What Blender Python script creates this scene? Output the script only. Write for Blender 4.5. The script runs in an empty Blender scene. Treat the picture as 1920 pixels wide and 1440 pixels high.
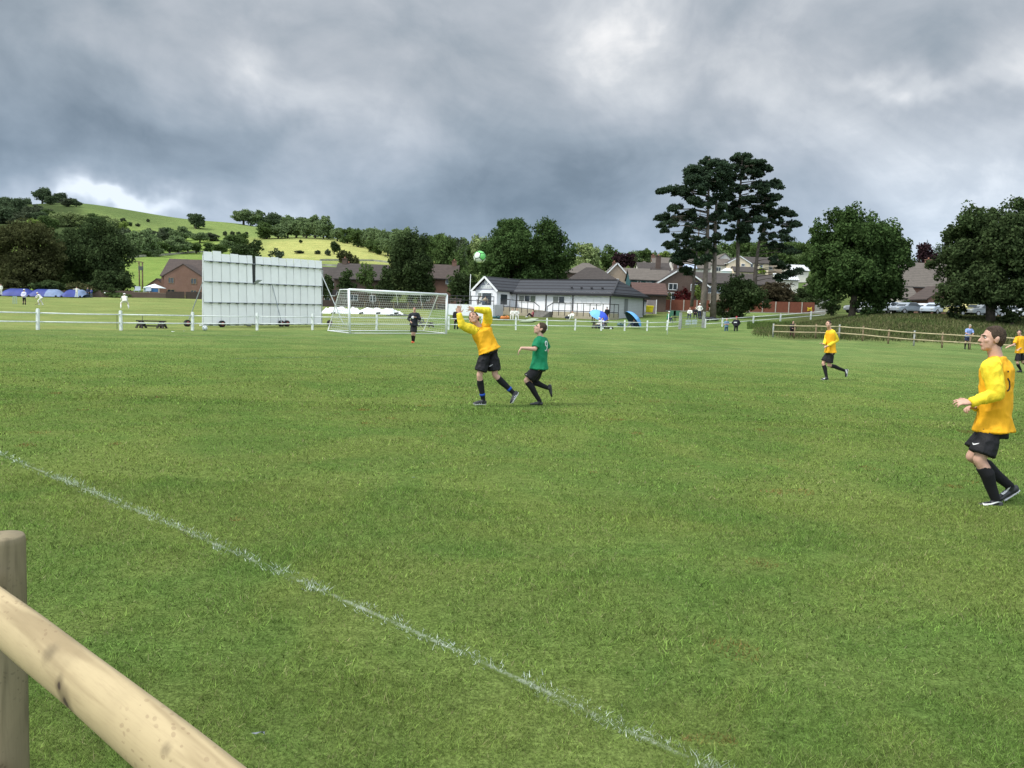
import bpy, bmesh, math, random
import numpy as np
from mathutils import Vector, Matrix, noise as mnoise
from mathutils.bvhtree import BVHTree
random.seed(7)
rng = np.random.default_rng(7)
S = bpy.context.scene
COL = S.collection
# ------------------------------------------------------------------ camera
CAMZ = 1.7; FPX = 1507.0
PITCH = math.atan(135/1507*math.cos(math.radians(2.2))); ROLL = math.radians(2.2)
cp_, sp_, cr_, sr_ = math.cos(PITCH), math.sin(PITCH), math.cos(ROLL), math.sin(ROLL)
CC = Vector((0, 0, CAMZ))
CF = Vector((0, cp_, -sp_)); U0 = Vector((0, sp_, cp_)); R0 = Vector((1, 0, 0))
CR = R0*cr_ + U0*sr_; CU = U0*cr_ - R0*sr_
cam = bpy.data.cameras.new("camera"); camo = bpy.data.objects.new("camera", cam); COL.objects.link(camo)
cam.sensor_width = 36; cam.lens = 36*FPX/1920; cam.clip_start = 0.05; cam.clip_end = 9000
mw = Matrix((CR, CU, -CF)).transposed().to_4x4(); mw.translation = CC
camo.matrix_world = mw; S.camera = camo
# ------------------------------------------------------------------ light
EXPO = 1.0
S.view_settings.view_transform = 'Standard'; S.view_settings.look = 'None'
S.view_settings.gamma = 1; S.view_settings.exposure = EXPO
SUN_EL = math.radians(50); SUN_AZ = math.radians(-112)      # azimuth from +Y towards +X
sdir = Vector((math.sin(SUN_AZ)*math.cos(SUN_EL), math.cos(SUN_AZ)*math.cos(SUN_EL), math.sin(SUN_EL)))
sl = bpy.data.lights.new("sun", 'SUN'); sl.energy = 1.5; sl.angle = math.radians(10); sl.color = (1, .955, .88)
so = bpy.data.objects.new("sun", sl); COL.objects.link(so); so.rotation_euler = sdir.to_track_quat('Z', 'Y').to_euler()

def ray(px, py):
    return CF + CR*((px-960)/FPX) + CU*((720-py)/FPX)
def at(px, py, Y):
    d = ray(px, py); return CC + d*(Y/d.y)

W = bpy.data.worlds.new("World"); S.world = W; W.use_nodes = True
nt = W.node_tree; nt.nodes.clear()
class NG:
    def __init__(s, nt): s.nt = nt
    def n(s, t, **kw):
        nd = s.nt.nodes.new(t)
        for k, v in kw.items(): setattr(nd, k, v)
        return nd
    def put(s, sock, v):
        if isinstance(v, bpy.types.NodeSocket): s.nt.links.new(v, sock)
        else: sock.default_value = v
    def m(s, op, a, b=0.0, c=0.0, clamp=False):
        nd = s.n('ShaderNodeMath', operation=op, use_clamp=clamp)
        s.put(nd.inputs[0], a); s.put(nd.inputs[1], b)
        if op in ('MULTIPLY_ADD', 'SMOOTH_MIN'): s.put(nd.inputs[2], c)
        return nd.outputs[0]
    def v(s, op, a, b=(0, 0, 0)):
        nd = s.n('ShaderNodeVectorMath', operation=op)
        s.put(nd.inputs[0], a); s.put(nd.inputs[1], b)
        return nd.outputs['Value'] if op in ('DOT_PRODUCT', 'LENGTH', 'DISTANCE') else nd.outputs[0]
    def ss(s, x, lo, hi):
        nd = s.n('ShaderNodeMapRange', interpolation_type='SMOOTHSTEP')
        s.put(nd.inputs[0], x); nd.inputs[1].default_value = lo; nd.inputs[2].default_value = hi
        return nd.outputs[0]
    def noise(s, vec, scale, detail=4, rough=.5, dist=0.0):
        nd = s.n('ShaderNodeTexNoise'); s.put(nd.inputs['Vector'], vec)
        nd.inputs['Scale'].default_value = scale; nd.inputs['Detail'].default_value = detail
        nd.inputs['Roughness'].default_value = rough; nd.inputs['Distortion'].default_value = dist
        return nd.outputs[0]
    def ramp(s, x, stops):
        nd = s.n('ShaderNodeValToRGB'); s.put(nd.inputs[0], x); cr = nd.color_ramp
        while len(cr.elements) < len(stops): cr.elements.new(.5)
        for e, (p, c) in zip(cr.elements, stops): e.position = p; e.color = (*c, 1) if len(c) == 3 else c
        return nd.outputs[0]
    def mix(s, f, a, b, bt='MIX'):
        nd = s.n('ShaderNodeMix', data_type='RGBA', blend_type=bt)
        s.put(nd.inputs[0], f); s.put(nd.inputs[6], a); s.put(nd.inputs[7], b)
        return nd.outputs[2]
g = NG(nt)
tc = g.n('ShaderNodeTexCoord').outputs['Generated']
sep = g.n('ShaderNodeSeparateXYZ'); g.put(sep.inputs[0], tc)
dz = g.m('MAXIMUM', sep.outputs[2], 0.0)
inv = g.m('DIVIDE', 1.0, g.m('ADD', dz, 0.16))
nd_ = g.n('ShaderNodeVectorMath', operation='SCALE'); g.put(nd_.inputs[0], tc); g.put(nd_.inputs['Scale'], inv)
q = nd_.outputs[0]
n1 = g.noise(g.v('MULTIPLY', q, (1, .75, 2.0)), 1.1, 7, .5, .35)
n2 = g.noise(g.v('ADD', q, (7.3, 2.1, 4.4)), 2.6, 8, .52, .25)
n3 = g.noise(g.v('MULTIPLY', tc, (1, 1, 1.55)), 2.6, 9, .52, .45)
val = g.m('ADD', 0.665, g.m('MULTIPLY', g.m('SUBTRACT', n1, .5), .22))
val = g.m('ADD', val, g.m('MULTIPLY', g.m('SUBTRACT', n2, .5), .14))
val = g.m('ADD', val, g.m('MULTIPLY', g.m('SUBTRACT', n3, .5), 1.45))
n4 = g.noise(g.v('MULTIPLY', tc, (1, 1, 1.3)), 8.5, 7, .58, .5)
val = g.m('ADD', val, g.m('MULTIPLY', g.m('SUBTRACT', n4, .5), .42))
warp = g.v('SCALE' if False else 'MULTIPLY', g.v('SUBTRACT', g.n('ShaderNodeTexNoise').outputs[1], (.5, .5, .5)), (.25, .25, .25))
wn = [n for n in nt.nodes if n.type == 'TEX_NOISE'][-1]
g.put(wn.inputs['Vector'], tc); wn.inputs['Scale'].default_value = 6; wn.inputs['Detail'].default_value = 5
wdir = g.v('ADD', tc, warp)
for (bx, by, rx, ry, amt) in [(60, 150, 330, 190, -.20), (500, 80, 70, 75, .15), (520, 150, 90, 80, .16), (1130, 85, 110, 60, .20),
        (1180, 200, 260, 160, .08), (1760, 230, 360, 240, .17), (1895, 150, 80, 60, .28), (1700, 215, 90, 25, .22), (760, 60, 240, 90, -.04),
        (330, 300, 420, 85, -.20), (860, 350, 460, 110, -.17), (1050, 420, 260, 60, -.06), (215, 374, 140, 22, .42), (40, 330, 120, 30, .12),
        (230, 40, 150, 60, .14), (1450, 60, 240, 90, -.02)]:
    d0 = ray(bx, by).normalized()
    df = g.v('SUBTRACT', wdir, tuple(d0))
    df = g.v('MULTIPLY', df, (FPX/rx, FPX/rx, FPX/ry))
    ex = g.m('EXPONENT', g.m('MULTIPLY', g.v('DOT_PRODUCT', df, df), -1.0))
    val = g.m('ADD', val, g.m('MULTIPLY', ex, amt))
K = 2**-EXPO
def kc(r, gg, b): return (r*K, gg*K, b*K)
cc = g.ramp(val, [(0.0, kc(.12, .15, .18)), (.3, kc(.215, .265, .315)), (.5, kc(.34, .395, .45)), (.7, kc(.50, .54, .59)), (.86, kc(.68, .71, .745)), (1.0, kc(.98, .98, .98))])
low = g.ss(sep.outputs[2], .30, .0)          # the low cloud base near the horizon is bluer
cc = g.mix(g.m('ADD', g.m('MULTIPLY', low, .85), .0), cc, g.mix(1.0, cc, (.84, 1.0, 1.20, 1), 'MULTIPLY'))
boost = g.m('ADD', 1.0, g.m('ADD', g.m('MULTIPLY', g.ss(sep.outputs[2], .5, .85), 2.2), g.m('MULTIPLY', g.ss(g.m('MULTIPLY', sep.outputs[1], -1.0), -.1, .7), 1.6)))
sky = g.n('ShaderNodeTexSky', sky_type='NISHITA'); sky.sun_disc = False
sky.sun_elevation = SUN_EL; sky.sun_rotation = SUN_AZ
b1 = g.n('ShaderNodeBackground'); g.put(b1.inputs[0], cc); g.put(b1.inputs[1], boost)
b2 = g.n('ShaderNodeBackground'); g.put(b2.inputs[0], sky.outputs[0]); b2.inputs[1].default_value = .07
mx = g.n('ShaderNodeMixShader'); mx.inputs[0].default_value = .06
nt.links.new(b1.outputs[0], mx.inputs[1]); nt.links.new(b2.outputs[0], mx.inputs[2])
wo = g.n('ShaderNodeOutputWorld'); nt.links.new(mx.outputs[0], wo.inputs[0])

# ------------------------------------------------------------------ materials
MATS = {}
def mat(name, c, rough=.8, var=0.0, vscale=3.0, c2=None, bump=0.0, bscale=40, metal=0, spec=.3, stretch=None, trans=0, island=0.0, detail=4):
    if name in MATS: return MATS[name]
    m = bpy.data.materials.new(name); m.use_nodes = True; t = m.node_tree; t.nodes.clear(); k = NG(t)
    out = k.n('ShaderNodeOutputMaterial'); col = (*c, 1)
    tcx = k.n('ShaderNodeTexCoord').outputs['Object']
    if stretch: tcx = k.v('MULTIPLY', tcx, stretch)
    if var > 0 or c2:
        nz = k.noise(tcx, vscale, detail, .6)
        hi = c2 if c2 else tuple(min(1, x*(1+var)) for x in c)
        lo = c if c2 else tuple(x*(1-var) for x in c)
        col = k.ramp(nz, [(.32, lo), (.68, hi)])
    if island > 0:
        gi = k.n('ShaderNodeNewGeometry').outputs['Random Per Island']
        f = k.m('ADD', 1-island, k.m('MULTIPLY', gi, 2*island))
        vm = k.n('ShaderNodeVectorMath', operation='SCALE'); k.put(vm.inputs[0], col if not isinstance(col, tuple) else col[:3]); k.put(vm.inputs['Scale'], f); col = vm.outputs[0]
    if trans > 0:
        d = k.n('ShaderNodeBsdfDiffuse'); k.put(d.inputs[0], col)
        tr = k.n('ShaderNodeBsdfTranslucent'); k.put(tr.inputs[0], col)
        ms = k.n('ShaderNodeMixShader'); ms.inputs[0].default_value = trans
        t.links.new(d.outputs[0], ms.inputs[1]); t.links.new(tr.outputs[0], ms.inputs[2]); sh = ms.outputs[0]
    else:
        p = k.n('ShaderNodeBsdfPrincipled'); k.put(p.inputs['Base Color'], col); p.inputs['Roughness'].default_value = rough
        p.inputs['Metallic'].default_value = metal; p.inputs['Specular IOR Level'].default_value = spec
        if bump > 0:
            b = k.n('ShaderNodeBump'); b.inputs['Strength'].default_value = bump; b.inputs['Distance'].default_value = .02 if bscale > 12 else .06
            k.put(b.inputs['Height'], k.noise(tcx, bscale, 4, .6)); t.links.new(b.outputs[0], p.inputs['Normal'])
        sh = p.outputs[0]
    t.links.new(sh, out.inputs[0]); MATS[name] = m
    return m
def stripes_mat(name, c, cdark, scale, axis='Z', duty=.12, var=.15, vscale=2.0, rough=.8):
    """courses of tiles, bricks or boards: thin darker joints repeated along one axis"""
    if name in MATS: return MATS[name]
    m = bpy.data.materials.new(name); m.use_nodes = True; t = m.node_tree; t.nodes.clear(); k = NG(t)
    out = k.n('ShaderNodeOutputMaterial'); tcx = k.n('ShaderNodeTexCoord').outputs['Object']
    sp = k.n('ShaderNodeSeparateXYZ'); k.put(sp.inputs[0], tcx)
    fr = k.m('FRACT', k.m('MULTIPLY', sp.outputs['XYZ'.index(axis)], scale))
    f = k.m('LESS_THAN', fr, duty)
    base = k.ramp(k.noise(tcx, vscale, 5, .65), [(.3, tuple(x*(1-var) for x in c)), (.7, tuple(min(1, x*(1+var)) for x in c))])
    col = k.mix(f, base, (*cdark, 1))
    p = k.n('ShaderNodeBsdfPrincipled'); k.put(p.inputs['Base Color'], col); p.inputs['Roughness'].default_value = rough; p.inputs['Specular IOR Level'].default_value = .3
    t.links.new(p.outputs[0], out.inputs[0]); MATS[name] = m; return m
def brick_mat(name, c1, c2, mortar, scale=4.5):
    if name in MATS: return MATS[name]
    m = bpy.data.materials.new(name); m.use_nodes = True; t = m.node_tree; t.nodes.clear(); k = NG(t)
    out = k.n('ShaderNodeOutputMaterial'); tcx = k.n('ShaderNodeTexCoord').outputs['Object']
    sp = k.n('ShaderNodeSeparateXYZ'); k.put(sp.inputs[0], tcx)
    cb = k.n('ShaderNodeCombineXYZ'); k.put(cb.inputs[0], k.m('ADD', sp.outputs[0], sp.outputs[1])); k.put(cb.inputs[1], sp.outputs[2])
    b = k.n('ShaderNodeTexBrick'); k.put(b.inputs[0], cb.outputs[0]); b.inputs['Color1'].default_value = (*c1, 1); b.inputs['Color2'].default_value = (*c2, 1)
    b.inputs['Mortar'].default_value = (*mortar, 1); b.inputs['Scale'].default_value = scale; b.inputs['Mortar Size'].default_value = .015
    nz = k.noise(tcx, .8, 5, .6); col = k.mix(k.m('MULTIPLY', k.m('SUBTRACT', .62, nz, clamp=True), 1.6, clamp=True), b.outputs[0], (*[x*.6 for x in c1], 1))
    p = k.n('ShaderNodeBsdfPrincipled'); k.put(p.inputs['Base Color'], col); p.inputs['Roughness'].default_value = .9
    t.links.new(p.outputs[0], out.inputs[0]); MATS[name] = m; return m

# ------------------------------------------------------------------ object helpers
def tag(o, label=None, cat=None, group=None, kind=None):
    if label: o['label'] = label
    if cat: o['category'] = cat
    if group: o['group'] = group
    if kind: o['kind'] = kind
    return o
def thing(name, label, cat, loc=(0, 0, 0), group=None):
    o = bpy.data.objects.new(name, None); COL.objects.link(o); o.location = loc; o.empty_display_size = .1
    return tag(o, label, cat, group)
def rootloc(p):
    if p is None: return Vector((0, 0, 0))
    while p.parent is not None: p = p.parent
    return Vector(p.location)
def newobj(name, me, m, parent=None, smooth=False):
    if m is not None:
        for x in (m if isinstance(m, (list, tuple)) else [m]): me.materials.append(x)
    o = bpy.data.objects.new(name, me); COL.objects.link(o)
    if parent is not None: o.parent = parent
    if smooth: me.polygons.foreach_set('use_smooth', [True]*len(me.polygons))
    return o
def npmesh(name, V, F):
    """V Nx3 array, F MxK array of equal sized faces"""
    me = bpy.data.meshes.new(name); k = F.shape[1]
    me.vertices.add(len(V)); me.vertices.foreach_set('co', np.ascontiguousarray(V, dtype=np.float32).ravel())
    me.loops.add(F.size); me.loops.foreach_set('vertex_index', np.ascontiguousarray(F, dtype=np.int32).ravel())
    me.polygons.add(len(F)); me.polygons.foreach_set('loop_start', np.arange(0, F.size, k, dtype=np.int32))
    me.polygons.foreach_set('loop_total', np.full(len(F), k, dtype=np.int32))
    me.update(calc_edges=True); return me
def copy_tree(o, parent=None, **kw):
    c = o.copy(); COL.objects.link(c)
    if parent is not None: c.parent = parent
    for ch in list(o.children): copy_tree(ch, c)
    return c

class MB:
    """collects simple shapes in world coordinates"""
    def __init__(s): s.v = []; s.f = []; s.mi = []
    def add(s, vs, fs, mi=0):
        b = len(s.v); s.v += [tuple(v) for v in vs]; s.f += [tuple(b+i for i in f) for f in fs]; s.mi += [mi]*len(fs); return s
    def box(s, c, sz, M=None, mi=0):
        hx, hy, hz = sz[0]/2, sz[1]/2, sz[2]/2
        vs = [Vector((x, y, z)) for x in (-hx, hx) for y in (-hy, hy) for z in (-hz, hz)]
        if M is not None: vs = [M @ v for v in vs]
        c = Vector(c); vs = [v + c for v in vs]
        return s.add(vs, [(0, 1, 3, 2), (4, 6, 7, 5), (0, 4, 5, 1), (2, 3, 7, 6), (0, 2, 6, 4), (1, 5, 7, 3)], mi)
    def beam(s, a, b, w, h, up=(0, 0, 1), mi=0):
        a = Vector(a); b = Vector(b); d = b-a; L = d.length
        if L < 1e-6: return s
        d.normalize(); up = Vector(up); sd = d.cross(up)
        if sd.length < 1e-4: sd = d.cross(Vector((1, 0, 0)))
        sd.normalize(); u2 = sd.cross(d)
        M = Matrix((d, sd, u2)).transposed()
        return s.box((a+b)/2, (L, w, h), M, mi)
    def tube(s, pts, rad, seg=8, mi=0, cap=True):
        pts = [Vector(p) for p in pts]; n = len(pts)
        if not hasattr(rad, '__len__'): rad = [rad]*n
        rings = []; prev = None
        for i, p in enumerate(pts):
            d = (pts[min(i+1, n-1)]-pts[max(i-1, 0)])
            d = d.normalized() if d.length > 1e-9 else Vector((0, 0, 1))
            a = prev if prev is not None else (Vector((1, 0, 0)) if abs(d.x) < .8 else Vector((0, 1, 0)))
            a = (a-d*a.dot(d)).normalized(); prev = a; b = d.cross(a)
            rings.append([p + (a*math.cos(2*math.pi*j/seg) + b*math.sin(2*math.pi*j/seg))*rad[i] for j in range(seg)])
        vs = [v for r in rings for v in r]; fs = []
        for i in range(n-1):
            for j in range(seg):
                k = (j+1) % seg; fs.append((i*seg+j, i*seg+k, (i+1)*seg+k, (i+1)*seg+j))
        if cap: fs += [tuple(range(seg-1, -1, -1)), tuple(range((n-1)*seg, n*seg))]
        return s.add(vs, fs, mi)
    def capsule(s, a, b, ra, rb, seg=12):
        a = Vector(a); b = Vector(b); d = b-a
        d = d.normalized() if d.length > 1e-7 else Vector((0, 0, 1))
        P = []; R = []
        for t in (-.98, -.8, -.45, 0): P.append(a+d*ra*t); R.append(ra*math.sqrt(max(0, 1-t*t)))
        for t in (0, .45, .8, .98): P.append(b+d*rb*t); R.append(rb*math.sqrt(max(0, 1-t*t)))
        return s.tube(P, R, seg)
    def ell(s, c, r, M=None, seg=16, rings=10):
        c = Vector(c); vs = []; fs = []
        for i in range(1, rings):
            th = math.pi*i/rings
            for j in range(seg):
                ph = 2*math.pi*j/seg
                vs.append(Vector((math.sin(th)*math.cos(ph)*r[0], math.sin(th)*math.sin(ph)*r[1], math.cos(th)*r[2])))
        vs.append(Vector((0, 0, r[2]))); vs.append(Vector((0, 0, -r[2]))); T = len(vs)-2; B = len(vs)-1
        if M is not None: vs = [M @ v for v in vs]
        vs = [v+c for v in vs]
        for i in range(rings-2):
            for j in range(seg):
                k = (j+1) % seg; fs.append((i*seg+j, (i+1)*seg+j, (i+1)*seg+k, i*seg+k))
        for j in range(seg):
            k = (j+1) % seg; fs.append((T, j, k)); o = (rings-2)*seg; fs.append((B, o+k, o+j))
        return s.add(vs, fs)
    def loft(s, rings, rv, seg=20, pw=2.4, cap=True):
        """rings: (centre, right vector, forward vector, half width, half depth)"""
        vs = []; fs = []; n = len(rings)
        for (c, r, f, hw, hd) in rings:
            for j in range(seg):
                a = 2*math.pi*j/seg; ca, sa = math.cos(a), math.sin(a)
                x = math.copysign(abs(ca)**(2/pw), ca); y = math.copysign(abs(sa)**(2/pw), sa)
                vs.append(Vector(c)+Vector(r)*x*hw+Vector(f)*y*hd)
        for i in range(n-1):
            for j in range(seg):
                k = (j+1) % seg; fs.append((i*seg+j, i*seg+k, (i+1)*seg+k, (i+1)*seg+j))
        if cap: fs += [tuple(range(seg-1, -1, -1)), tuple(range((n-1)*seg, n*seg))]
        return s.add(vs, fs)
    def mesh(s, name, off=Vector((0, 0, 0))):
        me = bpy.data.meshes.new(name)
        me.from_pydata([(v[0]-off[0], v[1]-off[1], v[2]-off[2]) for v in s.v], [], s.f); me.update(); return me
    def build(s, name, m, parent=None, smooth=False, local=False, bevel=0):
        me = s.mesh(name, Vector((0, 0, 0)) if local else rootloc(parent))
        bm = bmesh.new(); bm.from_mesh(me); bmesh.ops.recalc_face_normals(bm, faces=bm.faces)
        if bevel > 0:
            bmesh.ops.bevel(bm, geom=[e for e in bm.edges if len(e.link_faces) == 2 and e.calc_face_angle(0) > .6], offset=bevel, segments=2, affect='EDGES')
        bm.to_mesh(me); bm.free()
        if bevel == 0 and any(s.mi): me.polygons.foreach_set('material_index', s.mi)
        return newobj(name, me, m, parent, smooth)
    def fuse(s, name, m, parent, voxel=.01, smooth=4, wr=None, sfac=.5):
        """weld the collected closed volumes into one continuous skin"""
        me = s.mesh(name+'_tmp', rootloc(parent))
        bm = bmesh.new(); bm.from_mesh(me); bmesh.ops.recalc_face_normals(bm, faces=bm.faces); bm.to_mesh(me); bm.free()
        o = bpy.data.objects.new(name+'_tmp', me); COL.objects.link(o)
        md = o.modifiers.new('r', 'REMESH'); md.mode = 'VOXEL'; md.voxel_size = voxel; md.adaptivity = 0
        if smooth:
            ms = o.modifiers.new('s', 'SMOOTH'); ms.iterations = smooth; ms.factor = sfac
        dg = bpy.context.evaluated_depsgraph_get(); dg.update()
        me2 = bpy.data.meshes.new_from_object(o.evaluated_get(dg)); me2.name = name
        bpy.data.objects.remove(o); bpy.data.meshes.remove(me)
        if wr:
            amp, sc, st = wr
            for v, nn in zip(me2.vertices, [Vector(x.vector) for x in me2.vertex_normals]):
                p = Vector((v.co.x*sc, v.co.y*sc, v.co.z*sc*st))
                h = mnoise.noise(p)*.7 + mnoise.noise(p*2.3)*.3
                h = 1-2.2*abs(h)
                v.co += nn*amp*h
        me2.materials.clear()
        return newobj(name, me2, m, parent, True)

# ------------------------------------------------------------------ terrain
PXC = [-700, -300, 0, 150, 300, 450, 600, 750, 900, 1050, 1200, 1350, 1500, 1600, 1700, 1920, 2300, 2800]
YB = [0, 40, 60, 80, 100, 115, 135, 150, 200, 300, 420, 560, 700, 900, 1300, 2500]
TB = {
 -300: [0, 0, .1, .2, .4, .5, .8, .9, 3, 14, 30, 46, 62, 92, 75, 60],
 0: [0, 0, .1, .2, .45, .55, .8, .95, 3, 14, 30, 48, 66, 99, 75, 60],
 150: [0, 0, .12, .25, .5, .7, 1.0, 1.2, 3.5, 15, 30, 50, 75, 107, 90, 70],
 300: [0, 0, .15, .3, .6, .9, 1.4, 1.7, 5, 14, 25, 42, 62, 97, 85, 70],
 450: [0, 0, .2, .35, .7, 1.0, 1.5, 1.8, 4.5, 14.5, 25, 43, 60, 92.7, 80, 60],
 600: [0, 0, .27, .35, .8, 1.1, 1.6, 2, 4, 14.8, 27, 47.8, 58, 74, 70, 60],
 750: [0, 0, .27, .35, .85, 1.2, 1.7, 2.1, 4, 14, 25, 40, 55, 66, 60, 50],
 900: [0, 0, .27, .35, .85, 1.3, 2, 2.4, 4, 12, 25, 38, 52, 60, 55, 50],
 1050: [0, 0, .27, .4, .95, 1.5, 2.2, 2.6, 6, 16, 30, 42, 50, 55, 52, 48],
 1200: [0, 0, .27, .35, 1.2, 1.9, 2.7, 3.3, 8, 20, 34, 43, 50, 55, 52, 48],
 1350: [0, 0, .3, .4, 1.6, 2.3, 3.1, 3.8, 9, 20, 34, 45, 52, 56, 52, 48],
 1500: [0, 0, .33, 1.0, 2.2, 2.7, 3.3, 3.8, 8, 20, 34, 45, 50, 54, 52, 48],
 1600: [0, 0, .33, 2.6, 2.9, 2.9, 3.5, 3.8, 8, 20, 32, 40, 46, 52, 50, 48],
 1700: [0, 0, .33, 3.0, 2.9, 2.9, 3.5, 3.8, 8, 19, 30, 38, 44, 50, 50, 48],
 1920: [0, 0, .33, 3.0, 2.9, 2.9, 3.5, 3.8, 8, 18, 28, 36, 42, 50, 50, 48]}
TB[-700] = TB[-300]; TB[2300] = TB[1920]; TB[2800] = TB[1920]
_tab = np.array([TB[p] for p in PXC], float)
_GX = np.linspace(-700, 2800, 351); _GY = np.concatenate([np.linspace(0, 40, 9)[:-1], np.geomspace(40, 2500, 160)])
_t1 = np.array([np.interp(_GY, YB, row) for row in _tab])
_fine = np.array([np.interp(_GX, PXC, _t1[:, j]) for j in range(len(_GY))]).T
def _blur(a, n, ax):
    for _ in range(n):
        p = np.pad(a, [(1, 1) if i == ax else (0, 0) for i in range(2)], mode='edge')
        a = (p.take(range(0, a.shape[ax]), ax)+2*a+p.take(range(2, a.shape[ax]+2), ax))/4
    return a
_b = _blur(_blur(_fine, 18, 0), 10, 1); _w = np.clip((_GY-55)/40, 0, 1)[None, :]
_fine = _blur(_fine, 2, 0)*(1-_w) + _b*_w
def terr_np(X, Y):
    Yc = np.clip(Y, .01, 2499); px = 960+FPX*X/np.maximum(Yc, 1)
    px = np.clip(px, -699, 2799)
    fx = (px+700)/10.0; ix = np.clip(fx.astype(int), 0, 349); fx = fx-ix
    iy = np.clip(np.searchsorted(_GY, Yc)-1, 0, len(_GY)-2); fy = (Yc-_GY[iy])/(_GY[iy+1]-_GY[iy])
    z = (_fine[ix, iy]*(1-fx)+_fine[ix+1, iy]*fx)*(1-fy)+(_fine[ix, iy+1]*(1-fx)+_fine[ix+1, iy+1]*fx)*fy
    a = np.clip((Yc-180)/300, 0, 1)
    z = z + a*(np.sin(X*.021+Y*.006)*1.0+np.sin(Y*.03-X*.011)*.7+np.sin(X*.06+1)*.3)
    return np.where(Y <= 0, 0, z)
def terr(X, Y): return float(terr_np(np.array([X], float), np.array([Y], float))[0])
def gp(px, Y):
    z = 0.0
    for _ in range(4):
        d = z-CAMZ; X = ((px-960)/FPX*(cp_*Y-sp_*d)-sr_*(sp_*Y+cp_*d))/cr_; z = terr(X, Y)
    return Vector((X, Y, z))
def m_px(Y): return Y/FPX      # metres per photo pixel at depth Y
# ------------------------------------------------------------------ ground
def sst(x, a, b): t = np.clip((x-a)/(b-a), 0, 1); return t*t*(3-2*t)
def blend(c, d, w): return c*(1-w[:, None])+np.array(d)[None, :]*w[:, None]
def ground_col(X, Y):
    Yc = np.maximum(Y, 1); px = 960+FPX*X/Yc
    wob = 20*np.sin(Y*.05+X*.03)
    c = np.tile(np.array([[.130, .187, .051]]), (len(X), 1))
    c = blend(c, (.152, .216, .074), sst(Y, 14, 50))
    fz = Y-(41+1.126*(X+20))                               # beyond the white fence: the cricket field
    c = blend(c, (.205, .250, .088), sst(fz, -1, 1)*(px < 800))
    c = blend(c, (.12, .145, .052), sst(fz, 22, 34)*sst(px, 860, 930)*(Y < 150))
    bank = sst(px, 1420, 1500)*sst(Y, 60, 64)*(Y < 140)
    c = blend(c, (.085, .102, .040), bank)
    c = blend(c, (.10, .13, .045), sst(Y, 140, 150)*sst(px, 560, 700))
    lf = sst(Y, 155, 190)*(1-sst(px, 560, 700))
    c = blend(c, (.185, .265, .070), lf)  # hill fields: own greens, brightened so the colour carries patches of sun
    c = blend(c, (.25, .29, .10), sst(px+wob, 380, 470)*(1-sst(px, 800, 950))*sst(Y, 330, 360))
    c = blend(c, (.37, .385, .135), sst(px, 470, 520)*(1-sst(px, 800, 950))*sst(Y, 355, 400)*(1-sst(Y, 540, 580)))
    c = blend(c, (.19, .255, .085), (1-sst(px, 600, 700))*sst(Y, 575, 640))
    c = blend(c, (.125, .175, .065), (1-sst(px, 250, 420))*sst(Y, 640, 760))  # darker hilltop: shading put into the turf colour
    c = blend(c, (.06, .085, .035), (1-sst(px+wob, 110, 160))*sst(Y, 380, 430))
    c = blend(c, (.10, .15, .05), sst(px, 860, 960)*sst(Y, 190, 230))
    return c
def grass_col_nodes(k, base, tcx):
    """patches of greener and of straw-coloured turf, the same for the sheet and for the blades on it"""
    a = k.noise(tcx, .42, 5, .62, .6); b = k.noise(k.v('ADD', tcx, (31, 7, 0)), 1.7, 4, .6); c = k.noise(tcx, 9, 3, .6)
    f1 = k.ss(a, .40, .62); f2 = k.ss(b, .38, .66)
    mul = k.mix(f1, (.84, .93, .86, 1), (1.17, 1.07, 1.06, 1))
    mul = k.mix(k.m('MULTIPLY', f2, .5), mul, (1.14, 1.03, 1.10, 1))
    wn_ = k.ss(k.noise(k.v('ADD', tcx, (3, 57, 0)), 2.6, 5, .65, .4), .66, .78); mul = k.mix(k.m('MULTIPLY', wn_, .6), mul, (1.1, .62, .9, 1))
    col = k.mix(1.0, base, mul, 'MULTIPLY')
    f3 = k.m('ADD', .78, k.m('MULTIPLY', c, .44))
    vm = k.n('ShaderNodeVectorMath', operation='SCALE'); k.put(vm.inputs[0], col); k.put(vm.inputs['Scale'], f3)
    return vm.outputs[0]
def ground_mat():
    m = bpy.data.materials.new("turf"); m.use_nodes = True; t = m.node_tree; t.nodes.clear(); k = NG(t)
    out = k.n('ShaderNodeOutputMaterial'); at_ = k.n('ShaderNodeAttribute'); at_.attribute_name = 'tint'
    tcx = k.n('ShaderNodeTexCoord').outputs['Object']
    col = grass_col_nodes(k, at_.outputs['Color'], tcx)
    fine = k.ramp(k.noise(tcx, 55, 3, .7), [(.35, (.55, .55, .55)), (.65, (1.3, 1.3, 1.3))])
    fine2 = k.ramp(k.noise(k.v('MULTIPLY', tcx, (.12, .12, .12)), 1.0, 8, .75), [(.3, (.72, .74, .72)), (.7, (1.22, 1.2, 1.2))])
    tuft = k.ramp(k.noise(tcx, 14, 4, .7), [(.36, (.74, .76, .72)), (.64, (1.2, 1.18, 1.2))])
    col = k.mix(1.0, k.mix(1.0, k.mix(1.0, col, fine, 'MULTIPLY'), fine2, 'MULTIPLY'), tuft, 'MULTIPLY')
    p = k.n('ShaderNodeBsdfDiffuse'); k.put(p.inputs[0], col)
    bm = k.n('ShaderNodeBump'); bm.inputs['Strength'].default_value = .8; bm.inputs['Distance'].default_value = .03
    k.put(bm.inputs['Height'], k.noise(tcx, 22, 5, .75)); t.links.new(bm.outputs[0], p.inputs['Normal'])
    t.links.new(p.outputs[0], out.inputs[0]); return m
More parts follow.
